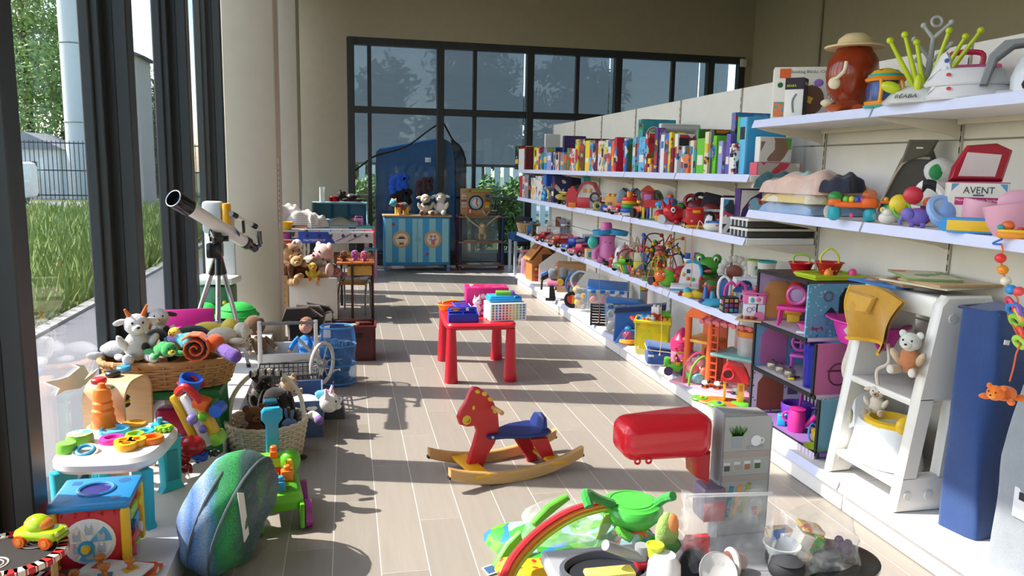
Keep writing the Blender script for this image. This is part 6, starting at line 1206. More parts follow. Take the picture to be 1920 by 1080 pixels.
it('red_bus','red toy bus with yellow base facing the aisle','toy bus',z,1299,.05,40,[('body','c0202a','B',(0,0,.5),(.85,1.0,.72),.12),('roof','d02a32','B',(.05,0,.88),(.7,.8,.16),.06),('base','e0a01c','B',(0,0,.1),(.9,1.02,.14),.05),('sign','e0a01c','B',(.05,-.5,.78),(.36,.05,.14),.03),('side_window','4a1c20','E',(-.43,-.1,.6),(.04,.18,.18)),('plate','d8c8c8','B',(-.15,-.51,.35),(.1,.02,.08),.01)]+wheels(.7,.45,.14),10,G5)
it('fire_engine','red toy fire engine with white ladder marked FIRE','fire engine',z,1325,.19,36,[('body','b01c26','B',(.1,0,.4),(1.6,.5,.5),.06),('cab','b82030','B',(-.5,0,.58),(.6,.52,.66),.1),('window','o:6ab0d0','B',(-.58,-.26,.62),(.2,.04,.3),.04),('window','o:6ab0d0','B',(-.32,-.26,.62),(.2,.04,.3),.04),('light','4a9ac8','B',(-.5,0,.95),(.4,.3,.14),.05),('ladder','d8d6d0','B',(.3,0,.86),(1.0,.2,.14),.05),('hose','d0ccc4','E',(.75,-.1,.7),(.16,.2,.3)),('lettering','r:e4e0dc','X','FIRE',.2,(.3,-.265,.4))]+[('wheel','r:1a1a1c','Y',(x,-.3,.16),(x,-.2,.16),.16)for x in(-.5,.5)],5,G5)
it('toy_camera','yellow and green toy camera on the second shelf','toy camera',z,1291,.2,28,[('body','d8b02a','B',(0,0,.4),(.9,.4,.6),.1),('lens','5a9a3a','Y',(0,-.3,.42),(0,-.1,.42),.22),('glass','o:d88a2a','Y',(0,-.32,.42),(0,-.3,.42),.14),('cap','3f8a3a','E',(-.3,0,.8),(.2,.18,.16))],0,G5)
it('traffic_toy','red and black round dashboard toy with eyes','toy',z,1299,.3,55,[('ring','8a2428','O',(-.1,0,.72),.2,.07,(80,0,0)),('ring','23262a','O',(.2,0,.76),.22,.07,(80,0,0)),('face','6a1a20','E',(.12,.08,.5),(.42,.25,.34)),('handle','3f8a3a','E',(-.45,0,.5),(.16,.14,.14)),('foot','4a1c1e','B',(.1,.08,.1),(.6,.4,.2),.04)],0,G5)
it('shadow_bag','dark blue zipped pouch with red bottom hanging at shelf back','pouch',z,1338,.38,62,[('pouch','r:23202e','B',(-.1,0,.68),(.55,.16,.5),.05,(0,12,0)),('pouch','r:2c2838','B',(.4,0,.66),(.4,.14,.45),.05),('bottom','7a2826','E',(-.1,-.06,.45),(.28,.16,.2)),('support','r:3a3438','B',(.1,.02,.2),(.7,.1,.4),.03)],0,G5)  # dark blue pouches with a red bottom, each in one even colour
it('toy_penguin','black and white toy penguin on the second shelf','toy figure',z,1330,.1,34,[('body','17181c','E',(0,0,.5),(.36,.3,.5)),('belly','o:dedcd8','E',(-.03,-.1,.42),(.27,.24,.4)),('eye','o:e8e8e4','E',(-.06,-.27,.76),.08),('beak','d88a2a','Y',(-.05,-.28,.68),(-.05,-.42,.66),.06,.01)],0,G5)
it('green_saucer','lime green plate toy behind the penguin','toy',z,1342,.22,24,[('plate','6ac03a','L',[(.2,0),(.7,.25),(.7,.32),(.2,.1),(0,.1)]),('cup','d8d8d4','L',[(.2,.1),(.3,.7),(.26,.7),(0,.2)])],0,G5)
it('toy_boat','white and blue toy boat with a laced bow','toy boat',z,1337,.05,32,[('hull','o:d8d6d0','E',(0,0,.3),(.62,.34,.3)),('deck','2a62b4','B',(.05,0,.55),(1.0,.5,.14),.06),('cabin','o:e0dedc','B',(-.25,-.05,.75),(.35,.3,.32),.06),('stripe','b83040','B',(.3,-.3,.38),(.4,.04,.08),.02,(0,-8,0)),('lace','r:d8d0c8','T',[(-.6,-.1,.4),(-.8,-.2,.6),(-.9,-.2,.2),(-1.0,-.2,.05)],.025)],0,G5)
P=SH(1349,XS+.02,Z2);t=loose('puzzle_box','tall white box with dark shape prints by the purple box','board game',(XS+.10,P.y-.01,Z2+.001),(.15,.075,.235),'dcdad6','a:d8d6d2,2a3038,b83a5a,3a80a8,16',R(-14),G5)
P=SH(1378,XS+.10,Z2);t=loose('toy_box','purple and cream toy box with a round picture window','box',(XS+.21,P.y-.06,Z2+.001),(.26,.1,.30),'3d2060',None,R(-10),G5)
MB().P([(-.12,.29),(.02,.29),(-.06,.24),(-.11,.17),(-.125,.1)],.002,(0,-.0515,0)).put('cream_panel','r:cfc8bc',t);MB().L([(.055,0),(0,.002)],(-.02,-.0515,.19),(90,0,0)).put('window_print','a:8ab8cc,d8a04a,b8503a,18',t);MB().X('Od',.045,(.05,-.053,.26)).put('lettering','r:b83038',t);MB().B((-.03,-.0515,.045),(.09,.002,.045),0).put('label_print','r:b8a8c0',t)
for k in range(2):
    t=thing('flat_tray',('lower','upper')[k]+' dark slotted tray with white edge at the second shelf end','tray',(XS+.26,4.52,Z2+.002+.062*k),R(0),'slotted trays at the shelf end');MB().B((0,0,.02),(.46,.22,.036),.004).put('tray','r:3c3a38',t);MB().B((0,-.005,.049),(.48,.24,.016),.005).put('rim','r:dad6ca',t)
    for j in range(5):MB().B((-.235,-.1+.05*j,.03),(.006,.012,.05),0).put('slot','r:b8c0c8',t)
# ================================================================ third far shelf
G6='toys on the third far shelf';z=Z3
t=thing('wicker_tray','small wicker basket of trinkets at the far end of the third shelf','basket',(XS+.12,10.78,Z3+.001),R(0));wicker(t,.24,.22,.13,.006,'w:b89a6c',1.3,8,.009,.013)
for k in range(5):tag(MB().B((0,0,0),(.09,.05,.04),.008).put('trinket',('8a3a3a','5a6a7a','a87a5a','3a5a6a','6a4a3a')[k]),('dark red','slate','tan','teal','brown')[k]+' trinket in the far wicker basket','trinket','trinkets in the far basket').matrix_world=Matrix.Translation((XS+.05+.035*k,10.74+.02*(k%3),Z3+.13+.014*(k%2)))@rotm((10*k,15,40*k))
it('robot_figure','small blue robot figure next to the wicker basket','toy robot',z,994,.06,26,[('body','2a68a8','B',(0,0,.5),(.5,.3,.4),.04),('head','3a8098','B',(.1,0,.85),(.25,.22,.3),.04)]+[('leg','245a94','B',(q*.16,0,.15),(.18,.3,.3),.03)for q in(-1,1)],0,G6)
P=SH(1005,XS+.1,Z3);loose('jar_stack','dark stack of small spice jars near the red game','jar',(XS+.08,P.y,Z3+.001),(.08,.08,.16),'4a4438','a:3a3a30,8a7a5a,20',0,G6)
P=SH(1022,XS+.16,Z3);t=loose('game_box','white game box with a red H stripe on third shelf','board game',(XS+.2,P.y,Z3+.06),(.3,.18,.09),'d8d4d0',None,R(-10),G6,'H','b8303a',.08);loose('game_box','brown flat game box beneath the white and red one','board game',(XS+.2,P.y,Z3+.001),(.28,.18,.057),'5a2c24',None,R(-6),G6)
P=SH(1030,XS+.38,Z3);t=toy('toy_lantern','white house shaped lantern behind the red and white box','lantern',P,facecam(P),.2,[('body','r:d4d4d0','B',(0,0,.4),(.4,.3,.8),.04),('roof','r:dcdcd8','P',[(-.24,.78),(.24,.78),(0,1.05)],.34),('print','r:4a4c50','B',(0,-.155,.4),(.22,.01,.4),0)],G6)
P=SH(1052,XS+.40,Z3);loose('book','lavender hardback standing at the shelf back','book',(XS+.42,P.y,Z3+.001),(.06,.22,.25),'7a7490',None,R(-20),G6);loose('book','brick red hardback leaning beside the lavender one','book',(XS+.42,P.y+.24,Z3+.001),(.06,.2,.26),'8a4a3a',None,R(-20),G6)
for k,(px,c)in enumerate(((1097,'d0cfcb'),(1103,'24387c'),(1110,'2c3038'))):P=SH(px,XS+.18,Z3);loose('book',('white','navy','black')[k]+' upright box file near the pink elephant toy','book',(XS+.24,P.y,Z3+.001),(.2,.05,.20-.02*k),c,None,R(-12),G6)
P=SH(1056,XS+.2,Z3);t=thing('plastic_bag','tied clear plastic bag of pink toys on the third shelf','plastic bag',P,0,G6)
rows=[[Vector((r*math.cos(a)*(1+.1*math.sin(5*a+i)),r*.8*math.sin(a)*(1+.1*math.sin(7*a+2*i)),z_))for a in[2*pi*j/28 for j in range(28)]]for i,(r,z_)in enumerate(((.1,0),(.21,.03),(.22,.08),(.15,.15),(.06,.2),(.025,.23),(.07,.29),(.09,.31)))]
MB().grid(rows,cap=False).put('film','x:e4e6e8',t);MB().O((0,0,.23),.028,.008).put('tie','r:d8d8d8',t);MB().B((0,0,.05),(.24,.2,.06),.02).put('white_pad','r:d8d6d2',t)
for k in range(3):MB().E((.06-.05*k,-.06,.09),(.06,.04,.04)).put('pink_toy',('c83a6a','d86a9a','b82a4a')[k],t)
it('red_coupe','long red toy car under the clear bag','toy car',z,1024,.06,18,car('b81c2a',l=2.6),-55,G6);it('red_racecar','red racing car with yellow flames on third shelf','toy car',z,1050,.05,24,car('a8201c','o:d8a8a8',2.0,[('flame','d88a2a','B',(0,-.5,.64),(.4,.6,.04),.01)],hub='d8b04a'),-50,G6)
it('police_car','blue and white toy police car on third shelf','toy car',z,1078,.06,28,car('2040a8','o:d0d8e0',2.0,[('light_bar','c8303a','B',(0,.1,1.0),(.5,.2,.1),.03)]),-48,G6)
it('silver_car','silver and black toy sports car at the shelf edge','toy car',z,1080,.03,15,car('2a2c30','o:c8ccd0',2.6,hub='d8d8d8'),-58,G6);it('pink_racer','glossy pink and red racing car at the shelf edge','toy car',z,1092,.04,24,car('d84a6a','o:2a1c22',2.4,[('spoiler','b82a3a','B',(0,1.15,.85),(.9,.2,.08),.02)]),-48,G6)
it('cream_cube','cream toy cube with a chequered front','block',z,1106,.05,20,[('cube','d8c88a','B',(0,0,.45),(.9,.9,.9),.06),('check','s:3a8aa0,e0d8b0,7','B',(0,-.455,.45),(.5,.02,.6),0)],10,G6)
it('red_duplo','red and yellow toy behind the teal ball','toy',z,1116,.3,36,[('base','b82430','E',(0,0,.35),(.45,.4,.35)),('cap','d8a82a','B',(.1,0,.8),(.35,.3,.35),.08)],0,G6)
it('pink_elephant','pink elephant shaped toy with wide blue petal hat','toy figure',z,1137,.12,74,[('body','d878b0','L',[(.24,.02),(.25,.2),(.2,.45),(.19,.6),(.22,.68),(0,.68)]),('foot','d270a8','B',(-.16,-.16,.08),(.16,.2,.16),.05),('foot','d270a8','B',(.12,-.18,.08),(.16,.2,.16),.05),('trunk','d878b0','T',[(-.2,-.05,.4),(-.3,-.15,.25),(-.3,-.2,.08)],.07),('petal','2a90c4','L',[(.05,-.06),(.24,-.04),(.27,.08),(.23,.06),(.08,.0),(0,0)],(-.12,0,.74),(0,-6,0)),('petal','2a90c4','L',[(.05,-.06),(.24,-.04),(.27,.08),(.23,.06),(.08,.0),(0,0)],(.26,.0,.74),(0,8,0)),('cap','d4609c','L',[(.15,.76),(.14,.95),(.11,1.0),(0,1.0)],(-.03,0,0)),('eye','3a2038','E',(.08,-.2,.5),.018),('ear','38b8a0','E',(-.36,-.1,.5),(.13,.1,.16)),('button','7a3a70','E',(-.05,-.215,.52),.015)],0,G6)
it('hobby_horse','white hobby horse head with a large blue eye','toy horse',z,1163,.08,46,[('head','o:d8d4d4','E',(0,-.1,.55),(.26,.3,.42)),('>muzzle','o:dedada','E',(-.14,-.3,.3),(.18,.2,.2)),('>eye','2a3a5a','E',(-.12,-.36,.62),(.06,.04,.1)),('ear','d8a0a8','Y',(.08,0,.9),(.14,0,1.1),.1,.02),('mane','k:c8b8a8','E',(.22,.1,.65),(.12,.2,.35)),('base','2a3a4a','B',(0,0,.06),(.5,.4,.12),.03)],0,G6)
for k,(px,c)in enumerate(((1187,'c9bca8'),(1200,'b8a890'))):P=SH(px,XS+.36,Z3+.001);plush('plush_rabbit',('pale cream','beige')[k]+' plush rabbit at the third shelf back',P,.22,c,rz=facecam(P),ears='up',group=G6)
it('red_wire_bag','round red wire handbag frame on the third shelf','handbag',z,1176,.1,44,[('hoop','b8242c','O',(0,0,.5),.42,.035,(80,0,10)),('hoop','b8242c','O',(.2,.1,.45),.38,.035,(80,0,30)),('base','8a2a2c','B',(.1,0,.1),(.7,.4,.16),.05),('clasp','c83038','B',(.35,-.1,.28),(.3,.2,.12),.03)],0,G6)
it('green_car','green toy car with black windows at the third shelf edge','toy car',z,1169,.05,26,car('5cb02a','o:15181a',1.6,[('driver','d8b43a','E',(0,-.2,1.0),.14)]),-45,G6)
it('gnome_figure','small red hooded gnome figure holding a dog','toy figure',z,1146,.03,24,[('body','b8242a','L',[(.3,0),(.28,.4),(.14,.6),(0,.6)]),('face','d8a888','E',(0,-.05,.68),.15),('hood','c4302c','Y',(0,.02,.72),(.02,.06,1.05),.2,.03),('dog','2a1c18','E',(-.4,-.1,.3),(.25,.2,.2)),('>head','33241c','E',(-.6,-.2,.55),.14)],0,G6)
it('rainbow_cup','tilted rainbow striped cup toy at the shelf edge','cup',z,1176,.02,20,[('ring',c,'O',(-.5+.22*k,0,.42),.36-.015*k,.12,(0,65,0))for k,c in enumerate(('d8b42a','6ab04a','3a9aa0','d8607a','d0506a'))],0,G6)
it('wood_train','small natural wood train with round beads','toy train',z,1196,.03,18,[('car','w:a86a3a','B',(-.6,0,.4),(.5,.4,.5),.1),('car','w:c88a4a','B',(.1,0,.35),(.5,.4,.4),.1)]+[('wheel','w:8a5230','Y',(x,-.25,.18),(x,-.15,.18),.18)for x in(-.75,-.45,-.1,.3)]+[('bead','d8762a','E',(.1,0,.75),.2),('bead','d8b04a','E',(-.6,0,.8),.18)],-30,G6)
it('picture_cube','yellow and blue picture block tower by the train','block',z,1199,.13,40,[('block','a:d8c83a,4a7ab8,c8503a,7','B',(0,0,.3),(.6,.5,.6),.04),('block','a:d8d0b0,5a9ac0,8a5aa0,8','B',(0,0,.8),(.55,.45,.4),.04)],0,G6)
def maze(label,px,d,hpx,wires,base='b8903a',turn=0):
    rr=random.Random(px);sp=[('base','w:'+base,'B',(0,0,.05),(.75,.45,.1),.03)]
    for m in wires:
        x0,x1=rr.uniform(-.35,-.1),rr.uniform(.1,.35);pts=[(x0,rr.uniform(-.15,.15),.08)]+[(x0+(x1-x0)*q+rr.uniform(-.22,.22),rr.uniform(-.2,.2),rr.uniform(.35,1.0))for q in(.15,.4,.6,.85)]+[(x1,rr.uniform(-.15,.15),.08)]
        sp.append(('wire',m,'T',pts,.016));P_=smooth_path(pts,False,5)
        for q in range(4):sp.append(('bead',rr.choice(['d83a2a','e0b02a','3a8a3a','2a5ab0','d8762a']),'E',tuple(P_[rr.randrange(1,len(P_)-1)]),.05,None,10))
    it('bead_maze',label,'bead maze',Z3,px,d,hpx,sp,turn,'bead mazes on the third far shelf')
maze('tall bead maze with red and black wires on third shelf',1222,.22,78,['a82a30','1c1c22','b83038','24242c','2a3a6a'],'8a6a3a');maze('wide bead maze with red and black wave wires',1262,.33,72,['b03038','1c1c20','24242a','d8b83a'],'9a7a4a')
maze('small bead maze with many orange beads at the shelf edge',1222,.08,48,['3a8a3a','d8b02a','2a2a30'],'7a9a3a');maze('low bead maze with green base near the fish toy',1243,.16,56,['c8502a','d8b83a','3a3a40'],'c89a3a')
it('stacked_beads','little tower of red and green stacking beads','stacking toy',z,1236,.2,66,[('bead',c,'E',(0,0,.1+.15*k),(.16,.16,.09))for k,c in enumerate(('3a8a3a','d8b02a','c8302a','6ab03a','d8642a','8a3a2a'))],0,G6)
it('fish_toy','orange and lime green fish toy with round eyes','toy fish',z,1245,.05,34,[('body','6cba2c','E',(.15,0,.5),(.5,.34,.48)),('face','e8681e','E',(-.2,-.12,.6),(.36,.3,.34)),('>eye','o:ecece8','E',(-.32,-.38,.72),.08),('>eye','o:ecece8','E',(-.02,-.4,.72),.08),('>pupil','17181c','E',(-.33,-.45,.72),.04),('>pupil','17181c','E',(-.03,-.47,.72),.04),('fin','d84a6a','E',(.25,0,.95),(.25,.1,.16)),('claw','e8681e','E',(-.45,-.15,.14),(.18,.15,.14)),('tail','e06a2a','E',(.66,0,.3),(.12,.1,.2)),('spiral_wheel','2a1c30','Y',(-.75,0,.28),(-.65,.1,.28),.24)],0,G6)
it('red_dome','dark red dome shaped toy behind the toy laptop','toy',z,1280,.2,44,[('dome','9a1c26','E',(0,0,.3),(.6,.4,.62)),('rim','7a141c','O',(0,0,.1),.58,.06)],0,G6)
it('toy_laptop','white and blue toy laptop with coloured buttons on red stand','toy laptop',z,1287,.05,62,[('base','o:d8dce0','B',(-.06,-.12,.28),(.85,.5,.08),.04,(8,0,0)),('>edge','2a88b8','B',(-.06,-.14,.23),(.86,.5,.06),.03,(8,0,0)),('screen','o:dfe2e6','P',[(-.32,.3),(.3,.3),(.34,.7),(.26,.92),(.1,.98),(-.1,.95),(-.24,.75)],.08,(.06,.12,0)),('>frame','2a9ac4','T',[(.36,.1,.3),(.41,.1,.7),(.32,.1,.95),(.16,.1,1.02),(-.05,.1,.99)],.045),('screen_print','r:2a3a5a','B',(.02,.06,.72),(.1,.01,.12),.0),('button','d8602a','E',(.02,.06,.5),(.06,.03,.06)),('button','58b03a','E',(.16,.06,.48),(.06,.03,.06)),('button','d8b02a','E',(-.12,.06,.62),(.05,.03,.06)),('handle','c02028','E',(.4,-.05,.45),(.07,.12,.16)),('stand','a81c24','P',[(-.25,0),(.35,0),(.25,.22),(-.15,.22)],.4),('mouse_knob','b82028','E',(-.32,.12,.56),(.09,.07,.08))],0,G6)
it('drum_tower','spotted white and orange toy tower with castle top','toy',z,1297,.3,64,[('tower','d:d8d4cc,c8602a,5','L',[(.26,0),(.25,.7),(.28,.74),(.28,.8),(0,.8)]),('merlon','2848a8','B',(-.16,-.1,.88),(.16,.16,.16),.02),('merlon','b82430','B',(.14,-.1,.88),(.18,.16,.16),.02),('merlon','2848a8','B',(.1,.15,.88),(.16,.16,.16),.02),('knight','c8763a','E',(-.16,-.26,.6),(.1,.08,.14))],0,G6)
it('frog_toy','large green frog toy with wide open mouth','toy frog',z,1325,.27,68,[('body','3f8f2a','L',[(.34,0),(.32,.3),(.24,.5),(0,.52)]),('head','46982e','E',(0,-.02,.72),(.4,.3,.26)),('>eye_bump','46982e','E',(-.22,-.06,.94),.13),('>eye_bump','46982e','E',(.22,-.06,.94),.13),('>eye','o:e8e8e0','E',(-.24,-.17,.93),(.06,.03,.08)),('>eye','o:e8e8e0','E',(.2,-.18,.93),(.06,.03,.08)),('>pupil','17181a','E',(-.24,-.2,.92),(.03,.02,.05)),('>pupil','17181a','E',(.2,-.21,.92),(.03,.02,.05)),('>mouth','241a14','E',(-.1,-.22,.68),(.26,.12,.13)),('>tongue','d8787a','E',(.0,-.3,.62),(.12,.06,.05)),('arm','387f24','T',[(.28,-.1,.5),(.34,-.22,.3),(.3,-.3,.1)],.09),('ramp','e08a2a','B',(-.28,-.35,.42),(.4,.3,.08),.03,(0,15,0))],0,G6)
it('green_maraca','dark green and red round shaker near the frog','toy',z,1331,.1,40,[('ball','2f7a3a','E',(0,0,.7),.32),('band','b83a2a','O',(0,0,.72),.32,.06),('handle','1c2a4a','L',[(.2,0),(.22,.2),(.12,.4),(0,.4)])],0,G6)
it('beetle_toy','yellow and blue spotted toy beetle at the shelf edge','toy',z,1302,.04,22,[('body','d:d8b82a,8a5a1c,9','E',(.25,0,.4),(.75,.4,.38)),('head','3aa0b0','E',(-.6,0,.55),(.4,.35,.42)),('tail','d:e0c43a,3a3a2a,12','E',(-.55,-.25,.35),(.5,.2,.26)),('handle','6ab83a','T',[(.7,0,.6),(1.0,0,.7),(1.0,0,.2)],.12)],0,G6)
it('doll_mirror','blue toy vanity base with a framed mirror','toy mirror',z,1342,.05,62,[('base','3aa0c0','E',(-.05,0,.12),(.5,.3,.13)),('>gem','4a3a78','E',(-.42,-.16,.16),(.1,.06,.07)),('column','3a98b8','L',[(.1,.15),(.06,.45),(0,.45)],(-.12,.0,0)),('mirror','o:3a6aa8','P',[(-.12,.3),(.12,.28),(.16,.7),(.02,.86),(-.12,.72)],.04,(.2,0,.0)),('>frame','o:dcdce0','T',[(.07,0,.28),(.34,0,.26),(.38,0,.72),(.22,0,.92),(.06,0,.74)],.045,True),('doll','2a58a8','L',[(.1,.2),(.06,.5),(.04,.6),(0,.6)],(-.32,0,0)),('>head','b87a5a','E',(-.32,0,.66),.06),('doll','c83a4a','L',[(.08,.2),(.05,.5),(0,.55)],(-.22,.12,0))],0,G6)
it('key_cube','black activity cube with coloured picture keys','activity cube',z,1366,.04,32,[('cube','1c1a1c','B',(0,0,.45),(.9,.9,.9),.04)]+[('key',('b83a5a','8a5ab0','c8a03a','4aa0a0','7a3a8a','c85a3a','3a6ab0','a83a3a','d0b87a')[i*3+j],'B',(-.28+.28*i,-.46,.17+.28*j),(.2,.03,.2),.02)for i in range(3)for j in range(3)]+[('side_key',('4aa098','b8a060','c05a7a','d0d0c8')[k],'B',(-.46,-.2+.35*(k%2),.25+.35*(k//2)),(.03,.24,.24),.02)for k in range(4)],18,G6)
it('scalloped_frame','white scalloped frame ring at the third shelf back','frame',z,1374,.40,74,[('ring','r:d4d0c6','E',(.33*math.cos(a),0,.6+.33*math.sin(a)),(.1,.05,.1),None,10)for a in[k*pi/8 for k in range(16)]]+[('centre','8a4a3a','E',(0,.02,.6),(.2,.04,.18)),('stand','r:b8b0a4','B',(0,.05,.15),(.4,.1,.3),.02)],0,G6)
P=SH(1350,XS+.27,Z3+.001);plush('plush_cow','black and white plush cow behind the blue mirror toy',P,.17,'3a2a22',rz=facecam(P),head='2a201c',muz='d8d0c4',group=G6)
P=SH(1332,XS+.17,Z3+.001);loose('cardboard_box','small brown cardboard box behind the toy laptop','box',P+Vector((.03,.02,0)),(.2,.14,.13),'6a4226',None,facecam(P),G6)
for k,(px,c)in enumerate(((1361,'d8a02a'),(1369,'c83a2a'),(1378,'b8202a'),(1355,'2a50a0'))):it('figurine',('amber','orange red','dark red','blue')[k]+' toy figurine in the row behind the key cube','toy figure',z,px,.25,36,[('body',c,'L',[(.3,0),(.3,.3),(.22,.55),(0,.6)]),('head',c,'E',(0,0,.76),(.24,.22,.24)),('arm',c,'E',(-.3,-.1,.4),(.1,.1,.2)),('arm',c,'E',(.3,-.1,.4),(.1,.1,.2))],0,'figurines on the third far shelf')
it('toy_house','blue roofed white toy kiosk next to the chicken box','toy house',z,1394,.24,42,[('wall','d8d8d4','B',(0,0,.35),(.5,.4,.7),.03),('roof','2a5aa8','P',[(-.5,.68),(.4,.68),(.3,.92),(-.35,.95)],.6),('screen','1c2a5a','B',(-.02,-.21,.4),(.26,.02,.3),.04)],0,G6)
it('pink_glasses','bright pink cat shaped toy frame behind the key cube','toy',z,1377,.14,52,[('frame','d83a8a','T',[(-.3,0,.3),(-.34,0,.75),(-.15,0,.95),(0,0,.82),(.15,0,.95),(.34,0,.8),(.25,0,.3)],.05,True),('base','d8d0dc','Y',(0,0,0),(0,0,.3),.3,.08)],0,G6)
it('yellow_bus','yellow toy bus behind the pink frame','toy bus',z,1372,.2,30,car('d8a42a','o:5a4a7a',1.3),-30,G6)
P=SH(1416,XS+.34,Z3+.001);t=loose('toy_box','white toy box with an oval blue badge and penguin row','box',P,(.30,.14,.19),'c9d2d6',None,facecam(P)*.6,G6);MB().L([(.045,0),(0,.002)],(-.09,-.0715,.15),(90,0,0),sx=1,sy=.75).put('badge','r:1f2c58',t);MB().X('chicco',.022,(-.09,-.075,.15)).put('badge_text','r:dfe4ea',t)
for k in range(3):MB().E((.0+.05*k,-.072,.10+.02*(k%2)),(.018,.002,.03)).put('penguin_print',('r:c8a84a','r:2a3058','r:b84a4a')[k],t)
it('ice_cream_stall','pink and white toy ice cream stall with a big pink wheel','toy shop',z,1412,.06,62,[('lower','o:cfd0d8','B',(0,0,.26),(.62,.42,.52),.03),('upper','d86aa0','B',(.0,0,.66),(.66,.44,.3),.05),('panel','o:dcd8dc','B',(.02,-.225,.64),(.42,.02,.22),.05),('>ice','4aa8b8','E',(-.08,-.24,.64),(.06,.02,.08)),('>ice','d85a9a','E',(.1,-.24,.66),(.07,.02,.07)),('awning','d8609a','B',(0,0,.84),(.72,.46,.06),.02),('scoop','c83a5a','E',(.02,0,.95),(.08,.08,.1)),('cone','c89a5a','Y',(.16,0,.92),(.16,0,.8),.06,.02),('wheel','d06a98','Y',(.14,-.26,.15),(.14,-.2,.15),.15),('swirl','a87ab0','O',(-.15,-.215,.34),.07,.012,(90,0,0)),('+',0,'O',(-.02,-.215,.38),.05,.012,(90,0,0))],5,G6)
for k,(px,d)in enumerate(((1410,.40),(1432,.36))):P=SH(px,XS+d,Z3+.001)+Vector((0,0,.192));toy('flower_pot',('cream ceramic pot with green leaf print on the chicken box','larger cream pot with teal rim next to it')[k],'pot',P,0,.115+.02*k,[('pot','r:cfcabc','L',[(.34,0),(.36,.05),(.46,.9),(.42,.9),(.32,.1),(0,.1)]),('rim','9ab83a' if k==0 else '3aa0a0','O',(0,0,.92),.45,.05),('leaf','3f8a6a','E',(-.1,-.4,.5),(.08,.03,.14),(0,30,0)),('leaf','b85a5a','E',(.14,-.4,.35),(.06,.03,.1))],'pots on the third far shelf')
it('bead_tray','flat wooden tray of dark red beads at the shelf end','tray',z,1405,.02,22,[('tray','w:cfae84','B',(0,0,.1),(2.2,1.3,.14),.04)]+[('bead',('7a3020','2a3a38','a8502a')[k%3],'E',(-.6+.16*k,.1*math.sin(k*2),.3),(.2,.18,.16),None,8)for k in range(8)],-10,G6)
for px,z_,dz,c,n in((1183,Z2,.42,'d8584a','thin coral cord dangling from the second shelf by the frog'),(1300,Z2,.40,'d86a3a','orange cord hanging down from the second shelf near the frog'),(1243,Z3,.52,'d8c46a','yellow pull cord with loop hanging from the third shelf'),(1213,Z3,.16,'b8303a','short red cord with bead hanging off the third shelf'),(1126,Z3,.56,'b8646a','long thin pink cord hanging from the third shelf')):
    P=SH(px,XS-.022,z_+.004);t=thing('pull_cord',n,'cord',P,0,'pull cords on the shelving');MB().T([(.06,0,.0),(.0,0,.0),(-.004,.004,-dz*.3),(.006,-.004,-dz*.7),(0,0,-dz)],.0022,False,5).put('cord','f:'+c,t);MB().E((0,0,-dz),.009,n=8).put('end_bead',c,t)
# ================================================================ base deck, far to near
G7='toys on the shelving base';z=Z0
it('dollhouse','wooden doll house with steep roof and red windows','doll house',z,1013,.22,76,[('wall','w:b5763c','P',[(-.3,0),(.36,0),(.36,.5),(.03,.88),(-.3,.5)],.5),('roof_slope','w:c08448','B',(-.18,0,.74),(.62,.56,.03),.01,(0,-49,0)),('roof_slope','w:a86a34','B',(.26,0,.73),(.6,.56,.03),.01,(0,49,0)),('skylight','8a4a4a','B',(-.12,0,.84),(.2,.3,.03),.01,(0,-49,0)),('opening','r:4a2a1c','B',(.1,-.255,.5),(.3,.02,.3),.01),('window','a82a28','B',(-.16,-.26,.26),(.16,.03,.2),.01),('>pane','d8a860','B',(-.2,-.28,.3),(.05,.01,.06),0),('>pane','d8a860','B',(-.12,-.28,.3),(.05,.01,.06),0),('door','w:8a5228','B',(.16,-.26,.17),(.2,.03,.34),.01),('sill','a82a28','B',(-.16,-.27,.06),(.16,.04,.08),.01)],18,G7)
it('pink_bag','white and pink plastic bag at the far end of the base','bag',z,984,.1,50,[('bag','x:e6c8d0','L',[(.2,0),(.3,.2),(.24,.7),(.16,.95),(0,.95)]),('packet','d8a0b0','B',(0,0,.35),(.3,.2,.6),.06),('rim','c86a80','O',(0,0,.92),.18,.03)],0,G7)
it('folded_chair','folded black camping chair with blue and white cloth','chair',z,1030,.12,50,[('cloth','f:1c1e22','B',(0,0,.55),(.75,.25,.14),.05,(0,-28,0)),('cloth','f:3a62b0','B',(-.2,-.05,.62),(.3,.28,.1),.04,(0,-28,0)),('cloth','f:c8c8cc','B',(.12,-.05,.74),(.4,.28,.1),.04,(0,-28,0)),('cloth','d86a2a','E',(.38,0,.95),(.2,.16,.08))]+[('leg','r:17181a','Y',(x,y,0),(x*.9,y,.5),.04)for x in(-.3,.25)for y in(-.12,.12)],0,G7)
P=SH(1075,XS+.40,Z0+.001);loose('cardboard_box','big open brown cardboard box behind the tool bench','box',P,(.42,.3,.36),'r:9a7650',None,facecam(P),G7)
P=SH(1044,XS+.36,Z0+.001);t=thing('grey_board','white cardboard sheet leaning by the doll house','board',P,facecam(P),G7);MB().P([(-.25,0),(.3,0),(.34,.2),(.1,.52),(-.25,.25)],.012,(0,0,0),(-8,0,0),.003).put('sheet','r:c9c4ba',t);MB().B((.05,-.012,.2),(.1,.004,.04),0,(-8,0,0)).put('tape','r:a8a298',t)
P=SH(1108,XS+.30,Z0+.001);t=thing('white_flap','white folded cardboard flap standing behind the clear tubs','board',P,facecam(P),G7);MB().P([(-.16,0),(.15,0),(.2,.3),(-.04,.42),(-.2,.2)],.012,(0,0,0),(-12,0,0),.003).put('sheet','r:d2cec6',t);MB().B((0,.05,.1),(.2,.1,.2),.004).put('carton','r:b59a72',t)
